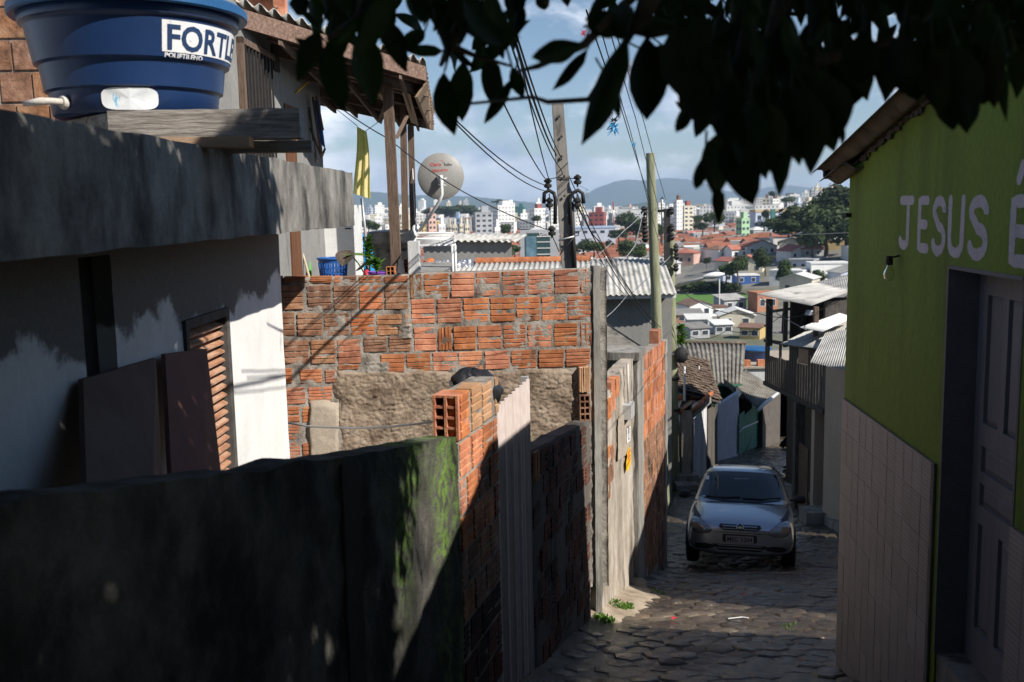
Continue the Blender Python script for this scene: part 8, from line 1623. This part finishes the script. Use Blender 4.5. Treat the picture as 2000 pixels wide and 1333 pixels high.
# ================================================================== tree overhead: branches and big dark leaves near the camera
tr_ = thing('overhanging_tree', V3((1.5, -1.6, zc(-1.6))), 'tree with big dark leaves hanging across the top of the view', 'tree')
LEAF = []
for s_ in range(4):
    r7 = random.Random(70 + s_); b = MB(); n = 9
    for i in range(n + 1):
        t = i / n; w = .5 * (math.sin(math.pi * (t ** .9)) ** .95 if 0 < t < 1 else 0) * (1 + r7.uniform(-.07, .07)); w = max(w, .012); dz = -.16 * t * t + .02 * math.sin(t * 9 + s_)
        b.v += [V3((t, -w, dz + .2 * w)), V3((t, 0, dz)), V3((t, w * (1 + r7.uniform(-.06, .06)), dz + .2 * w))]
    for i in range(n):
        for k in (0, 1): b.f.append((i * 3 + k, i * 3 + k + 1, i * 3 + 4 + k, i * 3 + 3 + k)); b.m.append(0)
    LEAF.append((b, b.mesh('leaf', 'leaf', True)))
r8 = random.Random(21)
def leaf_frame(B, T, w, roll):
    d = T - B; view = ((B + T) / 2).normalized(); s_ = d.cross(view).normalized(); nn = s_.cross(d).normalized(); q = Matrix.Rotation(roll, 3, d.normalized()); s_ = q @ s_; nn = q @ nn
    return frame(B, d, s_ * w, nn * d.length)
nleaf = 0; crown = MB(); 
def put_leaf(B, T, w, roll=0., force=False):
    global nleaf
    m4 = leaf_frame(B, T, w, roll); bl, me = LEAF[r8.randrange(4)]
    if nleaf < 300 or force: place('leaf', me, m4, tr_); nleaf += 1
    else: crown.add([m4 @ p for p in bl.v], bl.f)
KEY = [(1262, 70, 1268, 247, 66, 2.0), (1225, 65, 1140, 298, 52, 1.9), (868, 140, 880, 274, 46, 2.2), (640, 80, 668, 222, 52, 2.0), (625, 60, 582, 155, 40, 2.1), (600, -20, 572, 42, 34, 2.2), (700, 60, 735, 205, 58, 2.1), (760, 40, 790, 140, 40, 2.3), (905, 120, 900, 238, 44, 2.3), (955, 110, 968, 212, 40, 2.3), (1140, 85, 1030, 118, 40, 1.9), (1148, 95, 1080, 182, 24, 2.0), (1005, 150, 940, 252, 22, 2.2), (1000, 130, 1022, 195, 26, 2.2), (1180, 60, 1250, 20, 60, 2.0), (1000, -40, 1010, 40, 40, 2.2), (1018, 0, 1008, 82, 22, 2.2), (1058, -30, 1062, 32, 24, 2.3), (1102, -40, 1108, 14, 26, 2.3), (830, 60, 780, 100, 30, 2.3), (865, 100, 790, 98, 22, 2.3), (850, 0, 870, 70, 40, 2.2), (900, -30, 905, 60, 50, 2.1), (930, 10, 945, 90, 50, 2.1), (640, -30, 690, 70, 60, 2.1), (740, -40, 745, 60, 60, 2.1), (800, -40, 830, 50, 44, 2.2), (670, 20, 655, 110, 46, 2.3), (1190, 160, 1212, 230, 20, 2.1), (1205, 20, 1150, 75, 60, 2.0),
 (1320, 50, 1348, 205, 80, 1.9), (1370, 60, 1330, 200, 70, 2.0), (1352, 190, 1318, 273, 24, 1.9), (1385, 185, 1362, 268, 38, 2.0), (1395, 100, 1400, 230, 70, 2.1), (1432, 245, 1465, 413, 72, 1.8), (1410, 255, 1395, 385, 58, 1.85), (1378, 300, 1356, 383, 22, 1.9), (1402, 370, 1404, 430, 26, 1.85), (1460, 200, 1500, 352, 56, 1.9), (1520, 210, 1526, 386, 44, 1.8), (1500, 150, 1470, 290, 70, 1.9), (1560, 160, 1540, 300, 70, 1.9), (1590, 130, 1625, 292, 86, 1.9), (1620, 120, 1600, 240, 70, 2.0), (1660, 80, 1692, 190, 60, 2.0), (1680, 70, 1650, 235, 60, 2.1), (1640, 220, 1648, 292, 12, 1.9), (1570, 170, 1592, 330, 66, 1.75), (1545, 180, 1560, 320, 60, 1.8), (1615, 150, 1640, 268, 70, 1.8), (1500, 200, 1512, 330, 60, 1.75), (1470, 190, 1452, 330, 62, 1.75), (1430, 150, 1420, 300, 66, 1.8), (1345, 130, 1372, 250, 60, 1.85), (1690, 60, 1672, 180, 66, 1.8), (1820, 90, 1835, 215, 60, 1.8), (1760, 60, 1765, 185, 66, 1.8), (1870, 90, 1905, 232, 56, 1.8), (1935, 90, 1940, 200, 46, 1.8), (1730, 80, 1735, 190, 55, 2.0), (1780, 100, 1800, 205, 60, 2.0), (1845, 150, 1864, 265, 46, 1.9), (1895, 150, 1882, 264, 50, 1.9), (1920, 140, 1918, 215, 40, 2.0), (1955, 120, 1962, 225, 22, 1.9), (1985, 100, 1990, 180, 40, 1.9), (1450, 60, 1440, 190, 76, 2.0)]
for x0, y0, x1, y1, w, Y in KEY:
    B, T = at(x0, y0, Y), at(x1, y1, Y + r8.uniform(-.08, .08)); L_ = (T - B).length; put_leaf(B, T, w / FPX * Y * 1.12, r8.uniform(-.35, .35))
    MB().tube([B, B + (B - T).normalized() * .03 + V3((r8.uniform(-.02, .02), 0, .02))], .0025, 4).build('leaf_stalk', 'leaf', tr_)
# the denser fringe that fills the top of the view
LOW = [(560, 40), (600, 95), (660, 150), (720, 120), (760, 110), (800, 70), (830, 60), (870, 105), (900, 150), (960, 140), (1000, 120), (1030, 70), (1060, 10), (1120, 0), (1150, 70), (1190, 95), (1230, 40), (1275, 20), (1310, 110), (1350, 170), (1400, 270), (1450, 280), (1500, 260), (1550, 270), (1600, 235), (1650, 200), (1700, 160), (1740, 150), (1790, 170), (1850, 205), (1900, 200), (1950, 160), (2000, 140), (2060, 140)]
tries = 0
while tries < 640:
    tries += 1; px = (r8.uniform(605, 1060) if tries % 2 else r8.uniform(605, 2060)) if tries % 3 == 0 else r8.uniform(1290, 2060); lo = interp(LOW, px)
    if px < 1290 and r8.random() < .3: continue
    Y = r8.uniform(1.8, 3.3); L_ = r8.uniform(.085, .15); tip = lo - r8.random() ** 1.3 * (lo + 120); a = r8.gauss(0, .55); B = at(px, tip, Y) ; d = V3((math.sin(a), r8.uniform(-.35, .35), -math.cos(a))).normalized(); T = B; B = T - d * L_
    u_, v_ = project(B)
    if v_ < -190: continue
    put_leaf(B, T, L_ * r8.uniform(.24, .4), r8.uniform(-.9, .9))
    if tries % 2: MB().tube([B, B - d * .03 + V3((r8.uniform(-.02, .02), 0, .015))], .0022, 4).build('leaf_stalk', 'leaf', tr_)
SMALL = [V3(q) for q in ((0, 0, 0), (.3, -.42, .06), (.35, 0, -.03), (.3, .42, .06), (.68, -.4, 0), (.7, 0, -.1), (.68, .4, 0), (1, 0, -.17))]; SF = [(0, 1, 2), (0, 2, 3), (1, 4, 5, 2), (2, 5, 6, 3), (4, 7, 5), (5, 7, 6)]
# rest of the crown, over and beside the camera
n0_ = nleaf; k = 0
def incrown(p):
    s_ = p.y + .703 * p.x; h_ = p.z - 1.047 * p.x
    return True
while k < 34000:
    a = r8.uniform(0, 6.283); e = math.acos(r8.uniform(-1, 1)); rr_ = r8.random() ** .36
    p = V3((1.35, 1.2, 2.4)) + V3((math.cos(a) * math.sin(e) * 2.9, math.sin(a) * math.sin(e) * 3.4, math.cos(e) * 1.75)) * rr_
    if nz3(p, 1.3) < -.42: continue
    s_ = p.y + .703 * p.x; h_ = p.z - 1.047 * p.x
    if s_ > 3.95 + 1.15 * min(1, max(0, (h_ + 1.1) / 1.3)) + .3 * nz3(p, 3) or h_ > 1.9 + .12 * nz3(p, 4): k += 1; continue
    if p.z < -.2 + .0 * p.y and p.length < 1.2: continue
    if p.y > .3:
        u_, v_ = project(p)
        if v_ > -70: continue
    # keep clear of the house roof
    if p.x > 1.7 and p.y > 1. and p.z < 1.25: k += 1; continue
    L_ = r8.uniform(.15, .21); d = V3((r8.gauss(0, .5), r8.gauss(0, .5), -1 + r8.gauss(0, .4))).normalized(); s2 = d.orthogonal().normalized(); s2 = Matrix.Rotation(r8.uniform(0, 6.28), 3, d) @ s2; nn = s2.cross(d)
    m4 = frame(p, d * L_, s2 * L_ * .42, nn * L_); crown.add([m4 @ q for q in SMALL], SF); k += 1
k = 0
while k < 15000:      # extra unseen leaves behind the viewpoint, added to keep sky light off the yard
    a = r8.uniform(0, 6.283); e = math.acos(r8.uniform(-1, 1)); rr_ = r8.random() ** .36
    p = V3((-.6, -1.6, 3.6)) + V3((math.cos(a) * math.sin(e) * 4.4, math.sin(a) * math.sin(e) * 3.6, math.cos(e) * 2.2)) * rr_; k += 1
    if p.y + .703 * p.x > 1.9 + .4 * nz3(p, 2) or p.z < 1.3 or nz3(p, 1.1) < -.45: continue
    L_ = r8.uniform(.2, .3); d = V3((r8.gauss(0, .5), r8.gauss(0, .5), -1 + r8.gauss(0, .5))).normalized(); s2 = Matrix.Rotation(r8.uniform(0, 6.28), 3, d) @ d.orthogonal().normalized(); nn = s2.cross(d)
    m4 = frame(p, d * L_, s2 * L_ * .42, nn * L_); crown.add([m4 @ q for q in SMALL], SF)
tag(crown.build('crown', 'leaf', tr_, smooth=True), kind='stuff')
# trunk, limbs, twigs
MB().tube([(1.55, -1.7, zc(-1.7) - .2), (1.5, -1.5, .2), (1.6, -1.1, 1.4), (1.7, -.2, 2.4), (1.75, 1., 3.0)], [.2, .17, .13, .09, .05], 12).build('trunk', 'bark', tr_, smooth=True)
MB().tube([(1.5, -1.5, .2), (.6, -1.6, 1.8), (-.8, -1.5, 3.2), (-2.4, -1.6, 4.2)], [.12, .09, .06, .03], 9).build('limb', 'bark', tr_, smooth=True)
def limb(pts, r0, r1, name='branch'):
    n = len(pts); return MB().tube(pts, [lerp(r0, r1, i / (n - 1)) for i in range(n)], 7).build(name, 'bark', tr_, smooth=True)
limb([(1.6, -.9, 1.6), (1.2, .3, 1.7), (.9, 1.4, 1.2), at(1290, -60, 2.05), at(1255, 35, 2.0), at(1235, 62, 2.0), at(1262, 70, 2.0)], .05, .004); limb([(1.7, 0, 2.4), (1.6, 1.2, 1.6), at(1560, -120, 2.1), at(1500, 100, 2.0), at(1440, 240, 1.85)], .05, .004); limb([at(1290, -60, 2.05), at(1140, 88, 1.95), at(1050, 130, 2.0), at(1010, 140, 2.1)], .012, .003); limb([at(1235, 62, 2.0), at(1150, 195, 2.1), at(1070, 200, 2.1), at(1040, 190, 2.1), at(900, 205, 2.2)], .008, .003, 'twig')
limb([(1.2, .3, 1.7), (.4, 1.6, 1.2), at(960, -80, 2.2), at(880, 90, 2.2), at(860, 130, 2.2)], .04, .004); limb([(.4, 1.6, 1.2), at(760, -120, 2.2), at(700, 40, 2.1), at(640, 75, 2.0)], .03, .004); limb([at(880, 90, 2.2), at(930, 110, 2.25), at(1000, 130, 2.2)], .008, .003, 'twig'); limb([at(1500, 100, 2.0), at(1600, 120, 1.95), at(1740, 80, 2.0), at(1900, 140, 1.9)], .016, .004); limb([at(1262, 70, 2.0), at(1330, 60, 1.95), at(1400, 150, 2.0), at(1385, 190, 2.0)], .008, .003, 'twig')
print('leaves', nleaf, 'crown verts', len(crown.v))
# ================================================================== haze over the valley
hz = MB(); hz.box(-15600, 15600, -320, 17300, -46, 430)
hzm = bpy.data.materials.new('haze'); hzm.use_nodes = True; nt_ = hzm.node_tree; nt_.nodes.clear(); ho = nt_.nodes.new('ShaderNodeOutputMaterial'); pv = nt_.nodes.new('ShaderNodeVolumePrincipled'); pv.inputs['Color'].default_value = (.55, .74, 1, 1); pv.inputs['Density'].default_value = 9e-5; pv.inputs['Anisotropy'].default_value = 0; nt_.links.new(pv.outputs[0], ho.inputs['Volume']); MATS['haze'] = hzm; hzm.cycles.homogeneous_volume = True
tag(hz.build('haze', 'haze'), kind='stuff')
